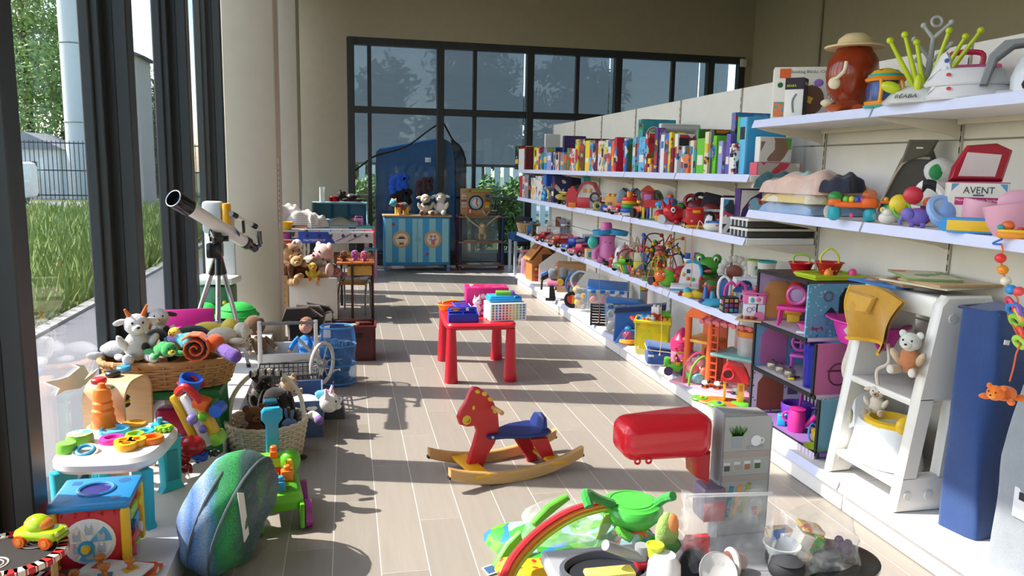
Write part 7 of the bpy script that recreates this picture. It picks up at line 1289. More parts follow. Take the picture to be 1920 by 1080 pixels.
it('toy_workbench','pink grey and black toy tool bench with yellow knob','toy workbench',z,1051,.06,62,[('top','7c8288','B',(-.25,0,.78),(.26,.4,.3),.07),('top','868c92','B',(.06,0,.8),(.22,.4,.36),.07),('top','7c8288','B',(.36,0,.74),(.36,.42,.36),.07),('shelf','d27a98','B',(.05,0,.5),(.95,.44,.2),.06),('knob','e0b02a','Y',(-.02,-.3,.56),(-.02,-.18,.56),.1),('bracket','3a3c42','B',(.03,-.2,.58),(.24,.08,.26),.04)]+[('leg','17181a','P',[(-.06,0),(.14,0),(.06,.44),(-.06,.44)],.14,(x,y,0))for x in(-.28,.28)for y in(-.18,.14)]+[('foot','17181a','B',(x,-.28,.04),(.3,.2,.07),.02)for x in(-.3,.3)],0,G7)
it('toy_wheel_set','red and yellow toy wheel with black tyre','toy',z,1072,.04,30,[('tyre','r:1a1a1c','O',(0,0,.5),.4,.11,(80,0,0)),('disc','c8241e','P',[(-.34,.3),(0,.2),(0,.82),(-.3,.7)],.12),('disc','e0a01c','P',[(0,.2),(.32,.4),(.28,.72),(0,.82)],.12),('second_tyre','r:1a1a1c','O',(.5,-.1,.28),.22,.08,(70,0,60))],0,G7)
it('blue_hoop','white and blue cable loop beside the tool bench','cable',z,1088,.2,62,[('loop','r:d4d2cc','O',(0,0,.72),.3,.035,(60,0,0)),('loop','2a7ab8','O',(-.1,.05,.6),.36,.03,(75,20,0)),('bin','r:8a8e92','L',[(.3,0),(.34,.5),(0,.5)])],0,G7)
def tub(label,px,d,w,dp,h,lid,fill,open_lid=False,turn=0,lidc='2a78c8'):
    P=SH(px,XS+d,Z0+.001);t=thing('storage_tub',label,'storage box',P,facecam(P)+R(turn),'clear storage tubs on the base')
    for sx in(-1,1):MB().B((sx*w/2,0,h/2),(.006,dp,h),.002,k=1).put('side','c:dde2e4',t)
    for sy in(-1,1):MB().B((0,sy*dp/2,h/2),(w,.006,h),.002,k=1).put('side','c:dde2e4',t)
    MB().T([(-w/2,-dp/2,h),(w/2,-dp/2,h),(w/2,dp/2,h),(-w/2,dp/2,h)],.01,True,6,0).put('rim','t:e4e8ea',t)
    rr=random.Random(px)
    for k in range(16):MB().E((rr.uniform(-.36,.36)*w,rr.uniform(-.36,.36)*dp,.04+rr.random()*h*.75),(rr.uniform(.03,.06),.035,rr.uniform(.03,.05)),(0,40*k,0),8).put('content',rr.choice(fill),t)
    if lid:
        l_=MB().B((0,.02 if open_lid else 0,h+.03),(w*1.04,dp*1.02,.03),.012,(12 if open_lid else 0,3,0)).put('lid',lidc,t)
        for k in range(4):MB().B((-w*.36+w*.24*k,-dp/2-.008,h-.01),(.05,.014,.035),.004).put('clip','2068b0',l_)
        for sx in(-1,1):MB().B((sx*(w/2+.008),0,h*.8),(.014,dp*.4,h*.35),.005).put('handle_clip','2a78c8',l_)
    return t
tub('small clear tub of grey toys without lid',1089,.08,.13,.13,.26,False,['r:8a8e92','r:5a5048','r:a8a49c','d8b03a'],lidc='2a78c8')
tub('clear tub of red and green blocks with raised blue lid',1137,.22,.40,.27,.31,True,['d84a3a','e08a7a','58a04a','c8302a','d86a5a'],True)
tub('clear tub with blue lid behind the blue bag',1168,.16,.34,.24,.27,True,['r:c8bcae','d8c8b8','8ab0c8','e0d8c0'])
it('black_rack','small black wire rack in front of the clear tub','rack',z,1123,.03,42,[('bar','r:141416','B',(0,0,.06+.125*k),(.8,.3,.05),.01)for k in range(8)]+[('post','r:141416','B',(x,-.1,.5),(.08,.08,1.0),.01)for x in(-.36,.0,.36)],0,G7)
P=SH(1192,XS+.10,Z0+.001);t=thing('blue_gift_bag','large blue folded fabric bag slumped on the base','bag',P,facecam(P),G7)
MB().P([(-.2,0),(.02,.0),(.24,.06),(.25,.36),(-.19,.30)],.1,(0,.06,0),(0,0,-6),.015).put('body','f:2f62a8',t);MB().P([(-.2,.26),(.25,.32),(.25,.37),(-.19,.31)],.12,(0,.06,0),(0,0,-6),.005).put('rim','f:18305c',t)
for k in range(4):MB().P([(-.19+.06*k,.0),(-.05+.06*k,.02),(.0+.04*k,.1+.02*k),(-.12+.04*k,.13)],.05,(0,-.03+.01*k,.0),(10*k-12,8*k,10*k),.012).put('fold','f:3068b4',t)
it('juice_box','small cartoon juice box behind the blue bag','box',z,1204,.40,98,[('box','a:d8b83a,c8503a,3a8098,18','B',(0,0,.88),(.16,.1,.26),.01),('stack','r:8a8e90','B',(0,0,.37),(.14,.1,.74),.01)],0,G7)
it('ring_toy','orange and blue stacking top at the base edge','stacking toy',z,1177,.03,34,[('base','e0902a','L',[(.4,0),(.55,.12),(.5,.28),(0,.3)]),('dome','t:c84a5a','E',(0,0,.5),(.38,.38,.3)),('cap','2a80b8','E',(0,0,.82),(.24,.24,.2))],0,G7)
P=SH(1222,XS+.12,Z0+.001);t=thing('block_bucket','see through yellow bucket full of building blocks','bucket',P,facecam(P)-R(4),G7);w,d,h=.29,.24,.28
for sy in(-1,1):MB().P([(-w*.42,0),(w*.42,0),(w*.5,h),(-w*.5,h)],.012,(0,sy*d/2,0),None,.003).put('side','#'.replace('#','t:d8c81c')if sy<0 else 'd0b41c',t)
for sx in(-1,1):MB().P([(-d*.46,0),(d*.46,0),(d*.5,h),(-d*.5,h)],.012,(sx*w*.46,0,0),(0,sx*4,90),.003).put('side','t:c8c81c',t)
MB().T([(-w/2,-d/2,h),(w/2,-d/2,h),(w/2,d/2,h),(-w/2,d/2,h)],.016,True,8,0).put('rim','e0c81c',t);MB().T([(-w/2-.01,-.06,h),(-w/2-.04,0,h+.01),(-w/2-.01,.06,h)],.013).put('handle','c8302a',t)
rr=random.Random(9);Tm=Matrix.Translation(P)@Matrix.Rotation(t.rotation_euler.z,4,'Z')
for k,(x,y,zz_,c,n)in enumerate(((-.07,0,h,'2a88c4','blue'),(-.11,.03,h-.03,'2460b0','dark blue'),(-.02,-.03,h,'d8d8d6','white'),(.02,.03,h+.03,'c84a2a','rust'),(.02,.03,h+.08,'d4d0cc','pale'),(.08,0,h-.01,'b8302a','red'),(.1,.05,h+.03,'6ab82c','lime'),(-.06,-.07,h-.02,'d8762a','orange'),(.12,-.03,h-.02,'d8a42a','amber'),(.0,.07,.1,'d8a42a','low amber'),(-.05,-.03,.15,'5aa82a','low green'),(.05,-.04,.14,'d86a1c','low orange'))):
    b=thing('building_block',n+' building block in the yellow bucket','block',Tm@Vector((x,y,zz_)),t.rotation_euler.z+rr.uniform(-.4,.4),'blocks in the yellow bucket');MB().B((0,0,0),(.075,.05,.06),.005).put('body',c,b)
    for q in(-1,1):MB().Y((q*.018,0,.03),(q*.018,0,.045),.013,n=10).put('stud',c,b)
it('pink_castle','pink toy castle tower with dark pink pointed roof','toy castle',z,1276,.10,84,[('tower','d6709c','L',[(.24,0),(.23,.5),(.25,.52),(0,.52)]),('parapet','c42a60','L',[(.25,.5),(.26,.72),(.22,.74),(0,.74)]),('roof','c01f58','L',[(.22,.72),(.1,.92),(.02,1.0),(0,1.0)]),('window','7a1c44','E',(-.12,-.21,.36),(.05,.04,.09)),('vine','7a6a5a','T',[(-.05,-.24,.15),(.03,-.245,.22),(.0,-.24,.28),(.08,-.235,.33)],.012),('balcony','d83a9a','B',(.26,-.05,.42),(.16,.16,.12),.02)]+[('brick','c84a74','B',(-.15+.1*k,-.235,.58+.06*(k%2)),(.08,.03,.03),.005)for k in range(4)],0,G7)
it('cooler_bag','blue soft cooler bag with grey piping lying open','bag',z,1235,.02,44,[('body','f:25508c','B',(0,0,.35),(1.15,.85,.66),.16),('lid','f:2c5a9a','B',(.02,.02,.8),(1.2,.9,.12),.06,(6,8,0)),('piping','r:b0b4b8','T',[(-.57,-.44,.7),(.57,-.44,.6),(.6,.44,.68),(-.57,.44,.78)],.03,True,6,1),('opening','r:14161c','B',(.2,-.2,.68),(.7,.5,.06),.02),('tag','r:c8ccd0','B',(-.4,-.46,.45),(.26,.02,.1),.01),('base_trim','r:b8bcc0','B',(0,0,.05),(1.14,.86,.06),.02)],8,G7)
it('green_tractor','green toy tractor carrying small figures','toy tractor',z,1268,.03,42,[('body','5cb82a','B',(0,0,.35),(.9,.6,.36),.1),('front','5cb82a','B',(-.42,0,.55),(.3,.55,.4),.1),('cage','d8a82a','T',[(-.1,-.2,.5),(-.05,-.2,1.0),(.4,-.2,1.0),(.45,-.2,.5)],.03),('cage','d8a82a','T',[(-.1,.2,.5),(-.05,.2,1.0),(.4,.2,1.0),(.45,.2,.5)],.03),('figure','c83a2a','E',(.35,0,.65),(.12,.12,.18)),('figure','b84a8a','E',(-.02,0,.65),(.1,.1,.15)),('bale','e0a82a','B',(.05,-.25,.55),(.2,.16,.14),.03)]+[('wheel','4a2a58','Y',(x,-.36,.2),(x,-.26,.2),.2)for x in(-.35,.35)],0,G7)
it('clear_backpack','clear plastic backpack with pink and green toys inside','backpack',z,1304,.04,66,[('film','x:e4e8e4','E',(0,0,.46),(.36,.25,.5)),('edge','7ab03a','T',[(-.2,-.2,.05),(-.1,-.22,.6),(.2,-.15,.9),(.36,-.1,.5)],.03),('edge','c84a6a','T',[(-.35,-.1,.1),(-.3,-.1,.6),(0,-.1,.98),(.3,-.05,.85)],.03),('ball','d8566a','E',(-.1,0,.5),(.18,.14,.2)),('fish','58a8b0','E',(.08,-.08,.24),(.2,.12,.16)),('shell','d8765a','E',(.2,-.05,.4),(.12,.1,.18)),('leaf','6ab03a','E',(-.2,-.02,.3),(.12,.1,.12)),('flower','d89ab0','E',(.05,0,.7),(.16,.12,.14))],0,G7)
P=W(1362,742,z=Z0);t=thing('orange_dollhouse','orange and pink open doll house with scalloped roof','doll house',(XS+.32,4.80,Z0+.001),R(-56),G7)
for x in(-.42,-.24,.14,.36):MB().Y((x,-.12,0),(x,-.12,.50),.024).put('post','d8622a',t)
for x,w in((-.33,.2),(.0,.34),(.34,.3)):MB().B((x,.1,.27),(w,.012,.54),.004).put('wall',('c85a26','d8a8a4','c8562a')[0 if x<-.1 else 1 if x<.2 else 2],t)
MB().B((-.05,0,.01),(.95,.34,.02),.004).put('floor','d89ab0',t);MB().B((.0,-.02,.27),(.42,.3,.02),.004).put('floor','7ab8b0',t);MB().B((.38,-.02,.20),(.26,.3,.02),.004).put('floor','8ab8d0',t);MB().B((-.35,0,.33),(.22,.26,.02),.004).put('floor','d8a03a',t)
rf=MB().B((0,-.03,.54),(.56,.38,.022),.006,(12,0,0)).put('roof','cf6a74',t);MB().B((.42,-.03,.47),(.34,.38,.022),.006,(10,14,0)).put('roof','d0707a',t);MB().P([(-.45,.5),(-.22,.5),(-.24,.57),(-.34,.63)],.3,(0,0,0),None,.006).put('gable','d8622a',t)
for k in range(9):MB().Y((-.26+.06*k,-.225,.50),(-.26+.06*k,.16,.585),.018,n=8).put('roof_rib','c8626c',rf)
MB().P([(-.08,0),(.08,0),(.08,.2),(.0,.28),(-.08,.2)],.006,(-.33,.095,.03)).put('doorway','r:8a3a1c',t)
mb=MB()
for k in range(9):mb.B((-.2,-.135,.05+.05*k),(.05,.008,.01),0)
for sx in(-.026,.026):mb.B((-.2+sx,-.135,.25),(.008,.008,.48),0)
mb.put('ladder','d84a26',t)
Pj=Vector(t.location)+Matrix.Rotation(R(-56),3,'Z')@Vector((.02,-.04,.281));toy('plastic_jar','clear jar with orange screw lid in the orange doll house','jar',Pj,0,.19,[('jar','t:d8dcd8','L',[(.42,0),(.46,.05),(.46,.7),(.4,.76)]),('lid','e0842a','L',[(.46,.72),(.48,.76),(.48,.92),(.42,.96),(0,.96)]),('lid_window','t:e0d8b0','L',[(.34,.965),(0,.97)]),('content','r:b8b4a8','E',(0,0,.22),(.34,.34,.18))],G7)
t=it('farm_playset','farm play set with red barn roof on a green and orange base','play set',z,1352,.03,80,[('base','d8742a','L',[(.46,0),(.48,.03),(.46,.06),(0,.06)],(0,0,0),None,28,1.2,.7),('lawn','5cae2e','L',[(.16,0),(.2,.05),(.18,.08),(0,.08)],(-.5,.05,0)),('lawn','66b832','L',[(.18,0),(.2,.05),(.18,.08),(0,.08)],(-.1,-.3,0)),('lawn','5cae2e','L',[(.2,0),(.24,.05),(.2,.08),(0,.08)],(.45,-.05,0)),('barn_wall','e0a42a','B',(.06,.08,.34),(.06,.3,.52),.01),('barn_wall','e0a42a','B',(.42,.08,.34),(.16,.3,.52),.01),('>window','b8702a','B',(.42,-.075,.4),(.08,.01,.14),.01),('roof','c01f26','P',[(-.04,.55),(.58,.55),(.56,.72),(.44,.92),(.1,.98),(0,.8)],.46,(0,.08,0)),('>window','4a1418','E',(.12,-.16,.74),(.11,.02,.1)),('>arch','d02a30','O',(.12,-.17,.74),.12,.025,(90,0,0)),('button','2a62b0','E',(-.05,-.32,.1),(.05,.05,.03)),('button','d8a02a','E',(-.45,.0,.1),(.05,.05,.03))]+[('>rib','b01a22','B',(.52-.0*k,-.12+.1*k,.66),(.12,.03,.3),.005,(0,-25,0))for k in range(5)],0,G7)
for k,(px,py,c,h,lab)in enumerate(((1322,726,'d8d4d0','1c1c1e','black and white toy cow on the farm base'),(1345,728,'d6d6d2','4a4a3a','white toy hen on the farm base'),(1378,738,'d8d8d4','c8c8c4','white toy sheep at the farm base edge'),(1358,722,'c8c0b0','8a8478','grey toy goat by the barn door'),(1398,722,'2a3a78','d8d8d4','toy farmer figure with white cap'),(1337,712,'a84a2a','7a3018','small brown toy fence piece on the farm'))):
    P=W(px,py,z=Z0+.07);P=P;toy('farm_animal',lab,'toy figure',P,facecam(P)+R(60),.062,[('body',c,'E',(0,0,.5),(.3,.45,.3)),('head',h,'E',(0,-.42,.72),(.2,.22,.2)),('base','4a5a8a' if k==2 else 'c8562a','L',[(.45,-.05),(.45,.05),(0,.06)])]+[('leg',h,'Y',(x,y,0),(x,y,.35),.08)for x in(-.15,.15)for y in(-.25,.25)],'farm animals on the play set')
# ================================================================ big printed doll house
DZ=Z0+.001;DH=Vector((XS+.06,4.29,DZ));t=thing('printed_dollhouse','three storey printed cardboard doll house with black edges','doll house',DH,0,G7)
Dp=.35;LL=(.71,.64,.52)
for i,zf in enumerate((.03,.33,.62)):
    l=LL[i]+.03;fl=MB().B((Dp/2,-l/2,zf),(Dp,l,.018),.002).put('floor',('r:7a5a98','r:c4bac0','r:c9c0cc')[i],t);MB().B((-.004,-l/2,zf),(.01,l,.022),0).put('edge','r:17161a',fl)
for y0,y1,z0,z1,m in((0,-.71,.03,.33,'r:6a9ac4'),(0,-.64,.33,.62,'r:5a9cc0'),(0,-.52,.62,.93,'r:b49ac0')):MB().B((Dp-.006,(y0+y1)/2,(z0+z1)/2),(.012,y0-y1,z1-z0),0).put('back_wall',m,t)
MB().B((Dp-.016,-.16,.2),(.006,.28,.24),0).put('wallpaper','s:d8cfd8,3a3440,26,1',t);MB().B((Dp-.016,-.5,.22),(.006,.3,.12),0).put('tile_print','s:b8c8e0,7a9ac8,20,1',t)
MB().B((Dp-.016,-.12,.5),(.006,.16,.12),0).put('shelf_print','r:3a3a48',t);MB().B((Dp-.016,-.3,.46),(.006,.16,.16),0).put('panel_print','r:a87aa8',t)
for k in range(2):MB().B((Dp-.016,-.3-.13*k,.84-.08*k),(.006,.08,.1),0).put('picture_print',('r:5a6a98','r:7a5a88')[k],t)
for yy,z0,z1,m in((0,.0,.33,'d:d4ccd4,2a2630,48'),(0,.33,.62,'r:6f9fc0'),(0,.62,.93,'r:b8a2c6'),(-.64,.33,.62,'r:c4709c'),(-.71,.03,.33,'r:74a8b8')):
    w_=MB().B((Dp/2,yy,(z0+z1)/2),(Dp,.012,z1-z0),0).put('divider',m,t);MB().B((-.004,yy,(z0+z1)/2),(.01,.018,z1-z0),0).put('edge','r:17161a',w_)
for z_,m in((.15,'r:8a4a30'),(.45,'r:b86a9c'),(.74,'r:d8a05a')):MB().P([(-.09,-.12),(.09,-.12),(.09,.06),(.05,.11),(-.05,.11),(-.09,.06)],.004,(Dp*.36,-.009,z_+.02)).put('arch_print',m,t);MB().B((Dp*.8,-.009,z_+.04),(.07,.004,.09),0).put('picture_print','r:5a4a70',t)
pw_=MB().B((Dp/2,-.52,.775),(Dp,.014,.31),0).put('end_wall','d:5f9cb8,9ac4d4,40',t)
MB().P([(-.07,-.14),(.07,-.14),(.07,.08),(.04,.13),(-.04,.13),(-.07,.08)],.006,(Dp*.75,-.529,.775)).put('arch_opening','r:17181c',pw_);MB().B((Dp*.22,-.529,.69),(.09,.004,.12),0).put('plant_print','a:5f9cb8,2a6a8a,8a4a58,30',pw_);MB().P([(-.04,0),(.04,0),(0,.04)],.004,(Dp*.42,-.529,.76)).put('hanger_print','r:22202a',pw_);MB().O((Dp*.35,-.529,.86),.025,.004,(90,0,0)).put('mirror_print','r:6a4a68',pw_)
MB().B((Dp/2,-.26,.935),(Dp,.53,.014),.002).put('top','r:4a3a36',t);MB().B((-.004,-.26,.935),(.01,.53,.018),0).put('edge','r:17161a',t);MB().B((-.006,-.355,.0),(.01,.71,.07),0).put('skirting','s:b8a8c0,d8ccd8,30,1',t)
rk=MB().O((Dp*.4,-.648,.45),.06,.004,(90,0,0)).put('rack_print','r:5a3040',t);MB().B((Dp*.4,-.648,.47),(.14,.004,.008),0).put('rack_shelf_print','r:5a3040',rk)
GD='toys in the printed doll house'
def dh(name,label,cat,x,y,zf,s,spec,rz=-40):toy(name,label,cat,DH+Vector((x,y*.74,zf+.01)),R(rz),s,spec,GD)
dh('toy_vanity','hot pink toy vanity table with oval mirror','toy furniture',.13,-.28,.62,.25,[('mirror','o:c85a9a','O',(0,.1,.72),.2,.05,(90,0,0)),('glass','o:a88ab0','E',(0,.1,.72),(.17,.02,.17)),('table','d8288a','B',(0,0,.42),(.8,.4,.1),.03)]+[('leg','d8288a','Y',(x,y,0),(x*.9,y,.4),.035)for x in(-.35,.35)for y in(-.15,.15)])
dh('toy_screen','orange and red toy chair behind the pink vanity','toy furniture',.2,-.12,.62,.25,[('back','d8342a','E',(0,.05,.6),(.25,.08,.4)),('seat','e0a02a','B',(0,-.05,.25),(.4,.35,.1),.04),('leg','e0b42a','B',(0,0,.1),(.3,.25,.2),.02)])
dh('toy_bath','pink toy bath tub on the upper floor','toy furniture',.12,-.56,.62,.1,[('tub','d85a98','L',[(.5,0),(.75,.5),(.78,.55),(.6,.5),(.4,.12),(0,.12)],(0,0,0),None,20,1.2,.8),('headrest','d85a98','E',(.6,0,.6),(.25,.4,.35)),('towel','e4dce4','B',(-.5,-.7,.1),(.6,.3,.16),.06)])
dh('toy_chair','magenta toy chair with fan back on the middle floor','toy furniture',.2,-.24,.33,.24,[('back','b84aa8','O',(0,.12,.72),.2,.04,(80,0,0)),('spokes','b84aa8','B',(0,.12,.72),(.05,.03,.4),.01),('+',0,'B',(0,.12,.72),(.4,.03,.05),.01),('seat','c050b0','B',(0,0,.42),(.42,.38,.08),.03)]+[('leg','b84aa8','Y',(x,y,0),(x,y,.4),.03)for x in(-.16,.16)for y in(-.14,.14)])
for k in range(3):dh('toy_pot',('left','middle','right')[k]+' silver toy pot with lid on the middle floor','toy pot',.07,-.14-.13*k,.33,.07,[('pot','m:c8c4bc','L',[(.45,0),(.55,.2),(.5,.6),(0,.62)]),('lid','m:d0ccc4','L',[(.5,.6),(.2,.8),(0,.82)]),('knob','r:2a2420','E',(0,0,.86),.1)])
dh('blue_jug','translucent deep blue beaker on the middle floor','beaker',.10,-.68,.33,.25,[('beaker','t:1a2fb0','L',[(.26,0),(.3,.9),(.32,1),(.27,.98),(.23,.05),(0,.05)]),('inner','16248c','L',[(.22,.03),(.25,.85),(0,.85)])])
dh('yellow_spoon','small yellow toy spatula on the middle floor','toy spoon',.05,-.47,.33,.06,[('blade','e8cc1c','B',(0,0,.15),(.6,.5,.16),.06),('handle','1c1c1e','B',(.3,.5,.2),(.9,.16,.14),.05,(0,0,40))])
dh('purple_pan','purple toy saucepan on the ground floor','toy pot',.18,-.30,.03,.13,[('pan','5a2a98','L',[(.6,0),(.72,.8),(.68,.9),(.6,.85),(.5,.1),(0,.1)]),('handle','4a2288','T',[(.6,-.2,.8),(1.0,-.3,.85),(1.0,-.3,.5)],.08),('broom','b83a9a','Y',(.1,.2,.5),(.15,.3,1.6),.06)])
dh('pink_watering_can','hot pink toy watering can on the ground floor','watering can',.09,-.50,.03,.14,[('can','c82a86','L',[(.34,0),(.36,.6),(.3,.9),(.34,.95),(0,.9)]),('spout','c82a86','Y',(.3,0,.2),(.75,0,.75),.08,.13),('handle','c82a86','O',(-.36,0,.55),.2,.05,(90,0,0))])
dh('blue_cup','small sky blue toy cup by the watering can','cup',.06,-.36,.03,.07,[('cup','2aa0d8','B',(0,0,.45),(.7,.6,.9),.1),('rim','48b4e4','O',(0,0,.9),.32,.07)])
dh('yellow_bucket','yellow toy bucket on its side with a blue handle','bucket',.08,-.80,.03,.11,[('bucket','e0bc1c','L',[(.36,-.3),(.5,.5),(.55,.55),(.45,.5),(.3,-.2),(0,-.2)],(.1,0,.45),(0,70,0)),('handle','48a0d8','O',(-.2,0,.55),.45,.05,(20,80,0))])
dh('lime_plate','lime green toy plate at the doll house edge','plate',.03,-.90,.03,.05,[('plate','a8c81c','L',[(.6,0),(1.3,.25),(1.35,.3),(.7,.14),(0,.14)]),('foot','96b418','L',[(.5,-.02),(.5,.02),(0,.02)])])
DT=DZ+.943
for k,(x,y,c,lab)in enumerate(((.17,-.17,'c82028','red toy colander on the doll house roof'),(.2,-.40,'b81c24','red toy shopping basket with lime handle on the roof'))):
    s=.09+.005*k;P=DH+Vector((x,y,.943+(.026 if k else 0)))
    sp=[('bowl','o:'+c,'L',[(.5,0),(.75,.6),(.86,.66),(.84,.7),(.7,.64),(.46,.08),(0,.08)]),('handle','8cc03a' if k==0 else 'c8d02a','T',[(-.5,0,.65),(-.45,0,1.1),(0,0,1.5 if k else 1.2),(.45,0,1.1),(.5,0,.65)],.06)]
    if k:sp+=[('slot','e0d4d0','B',(-.35+.18*j,-.66+.1*abs(j-2),.35),(.05,.04,.3),.01)for j in range(5)]
    toy('toy_basket',lab,'toy basket',P,R(-30),s,sp,'toys on the doll house roof')
t=thing('lime_tray','lime green tray under the red shopping basket','tray',DH+Vector((.19,-.42,.943)),0,'toys on the doll house roof');MB().B((0,0,.012),(.3,.2,.02),.006).put('tray','b4cc1c',t);MB().T([(-.15,-.1,.022),(.15,-.1,.022),(.15,.1,.022),(-.15,.1,.022)],.011,True,6,0).put('rim','a8c018',t)
for x,y,c,n in((.13,-.5,'e08a1c','orange toy dome cup on lime tray'),(.28,-.5,'d84a80','pink toy pot on the lime tray'),(.25,-.26,'5ab0a0','teal toy jar behind the shopping basket')):toy('toy_cup',n,'toy cup',DH+Vector((x,y,.968)),0,.045,[('cup',c,'L',[(.5,0),(.55,.3),(.4,.75),(.2,.9),(0,.92)]),('rim',c,'O',(0,0,.06),.5,.08)],'toys on the doll house roof')
toy('magenta_tub','bright magenta plastic wash tub beside the white tower','tub',(2.68,3.55,DZ+.64),R(0),.13,[('tub','c8289a','L',[(.9,0),(1.15,.85),(1.4,.95),(1.38,1.0),(1.1,.95),(.85,.08),(0,.08)],(0,0,0),None,28,1.0,1.4),('stand','r:9a948c','B',(.3,-.2,-2.4),(.5,.8,4.8),.05)],G7)
t=it('red_bucket','tall red toy bucket on the doll house step','bucket',Z0+.355,1600,.22,66,[('bucket','c42a3a','L',[(.22,0),(.28,.5),(.3,.55),(.25,.52),(.2,.05),(0,.05)]),('handle','b8304a','T',[(-.28,0,.52),(-.2,0,1.0),(.0,0,1.1)],.02)],0,GD)
# ================================================================ white toddler tower
TW=Vector((XS+.02,3.18,Z0+.001));t=thing('toddler_tower','white plastic toddler tower chair with slanted sides','toddler tower',TW,0);WH='o:dcdad2'
fx=lambda z_:.135*z_
for yy in(.245,-.245):
    if yy>0:side=MB().P([(0,0),(.12,0),(.14,.03),(.32,.03),(.34,0),(.45,0),(.43,.95),(.40,1.0),(.17,1.0),(.135,.96)],.06,(0,yy,0),None,.014).put('side_panel',WH,t)
    else:
        mb=MB().P([(0,0),(.45,0),(.447,.17),(fx(.17),.17)],.06,(0,yy,0),None,.012).P([(fx(.52),.52),(.44,.52),(.43,.95),(.40,1.0),(.17,1.0),(.135,.96)],.06,(0,yy,0),None,.012)
        mb.P([(fx(.15),.15),(.085+fx(.15),.15),(.085+fx(.54),.54),(fx(.54),.54)],.06,(0,yy,0),None,.012).P([(.21,.15),(.447,.15),(.44,.54),(.24,.54)],.06,(0,yy,0),None,.012)
        side=mb.put('side_panel',WH,t)
    for x,z_ in((.06,.08),(.17,.08),(.2,.9)):MB().L([(.022,0),(.02,.006),(0,.006)],(x,yy-.03,z_),(90,0,0)).put('screw_cap','o:d0cec6',side)
MB().B((.165,0,.94),(.04,.46,.1),.015).put('front_bar',WH,t);MB().B((.29,0,.97),(.26,.46,.03),.008).put('top',WH,t);MB().B((.25,0,.50),(.34,.44,.035),.01).put('seat',WH,t);MB().B((.22,0,.11),(.38,.44,.035),.01).put('step',WH,t);MB().B((.42,0,.3),(.02,.44,.42),.008).put('back_panel','o:cfccc4',t)
GW='books on the toddler tower'
for k,(x,y,w,d,rz,m,c,n)in enumerate(((.22,.12,.34,.3,8,'r:2a6cb0','a:3a7ab8,8ab0d0,d0c8b0,14','blue bottom'),(.26,.06,.3,.36,-10,'r:8a6a4a','a:b89a78,6a8a5a,d8d0b8,12','brown'),(.28,-.06,.32,.36,12,'r:c8bfa8','a:a8b898,c89a6a,e0d8c4,8a5a3a,10','pale illustrated'),(.3,-.12,.34,.26,2,'r:b8946a','a:c8b494,8a6a4a,12','tan cardboard'),(.28,.02,.24,.34,-24,'r:7a9a5a','a:d8d4b4,5a8a4a,c8603a,9','green picture'))):
    b=thing('picture_book',n+' picture book on top of the white tower','book',TW+Vector((x,y,1.001+.0115*k)),R(rz),GW);MB().B((0,0,.005),(w,d,.01),.001).put('cover',m,b);MB().B((0,0,.0104),(w*.95,d*.95,.001),0).put('cover_print',c,b)
toy('potty','white plastic potty with yellow inner bowl in the tower','potty',TW+Vector((.17,.03,.13)),R(-6),.32,[('shell','o:e2e4e4','L',[(.54,0),(.58,.04),(.52,.3),(.49,.55),(.45,.62),(.36,.6),(0,.58)],(0,0,0),None,28,.85,1.12),('back','o:e2e4e4','P',[(-.32,.35),(.32,.35),(.3,.8),(.18,1.0),(-.18,1.0),(-.3,.8)],.2,(0,.45,0),(-14,0,0),.06),('bowl','e0b81c','L',[(.44,.55),(.43,.68),(.36,.7),(.3,.6),(.2,.4),(0,.4)],(.02,-.08,0),None,24,.9,.95),('splash_guard','e0b81c','E',(.05,-.48,.7),(.24,.1,.16)),('badge','o:a8a890','E',(-.42,.34,.6),(.04,.09,.12),(0,0,-30))],None)
cz=TW+Vector((.1,.04,.82));t=thing('mustard_towel','mustard yellow hooded baby towel hung over the tower','towel',cz,R(-88))
n=16;vs=[((i/n-.5)*.36*(1-.3*j/n)-.06*(j/n),-.06-.05*math.sin(i/n*7)*(j/n)-.02*math.sin(j/n*5),.16-.27*(j/n)+.03*math.sin(i/n*3)-.03*(i/n))for i in range(n+1)for j in range(n+1)]
fs=[(i*(n+1)+j,(i+1)*(n+1)+j,(i+1)*(n+1)+j+1,i*(n+1)+j+1)for i in range(n)for j in range(n)];k_=len(vs);vs+=[(x,y+.02,z_)for x,y,z_ in vs];fs+=[tuple(k_+a for a in f_)[::-1]for f_ in fs]
MB().add(vs,fs).put('cloth','f:b88a2a',t);MB().T([vs[i*(n+1)+n]for i in range(n+1)],.009,False,6,0).T([vs[j]for j in range(n+1)],.009,False,6,0).put('edging','f:d8a81c',t);MB().P([(-.14,.03),(.02,.05),(.06,.13),(-.12,.14)],.03,(-.03,-.08,0),None,.01).put('hood','f:c49634',t)
plush('plush_mouse','patchwork plush mouse hanging on the tower side',W(1703,700,x=XS+.07),.20,'b8764a',rz=R(-60),head='cfd2c8',ears='round',muz='d8d4c8',limb='c8b090')
plush('plush_sheep','cream plush sheep with long cord hanging in the tower',W(1642,775,x=XS+.12),.15,'d0c6b2',rz=R(-50),ears='side',muz='a88a68',extra=[('cord','f:cfc6b4','T',[(0,0,.9),(-.1,.1,1.4),(.2,.2,1.7),(.1,.3,2.3)],.06)])
snake('cushion_snake','cream plush roll and navy cap draped at the tower corner',[(1590,625,0),(1605,615,0),(1600,650,0),(1588,690,0),(1596,720,0)],.028,['k:c8bca8','f:1c2030','k:cfc6b6','k:cfc6b6','k:c8bca8'],3.46,None)
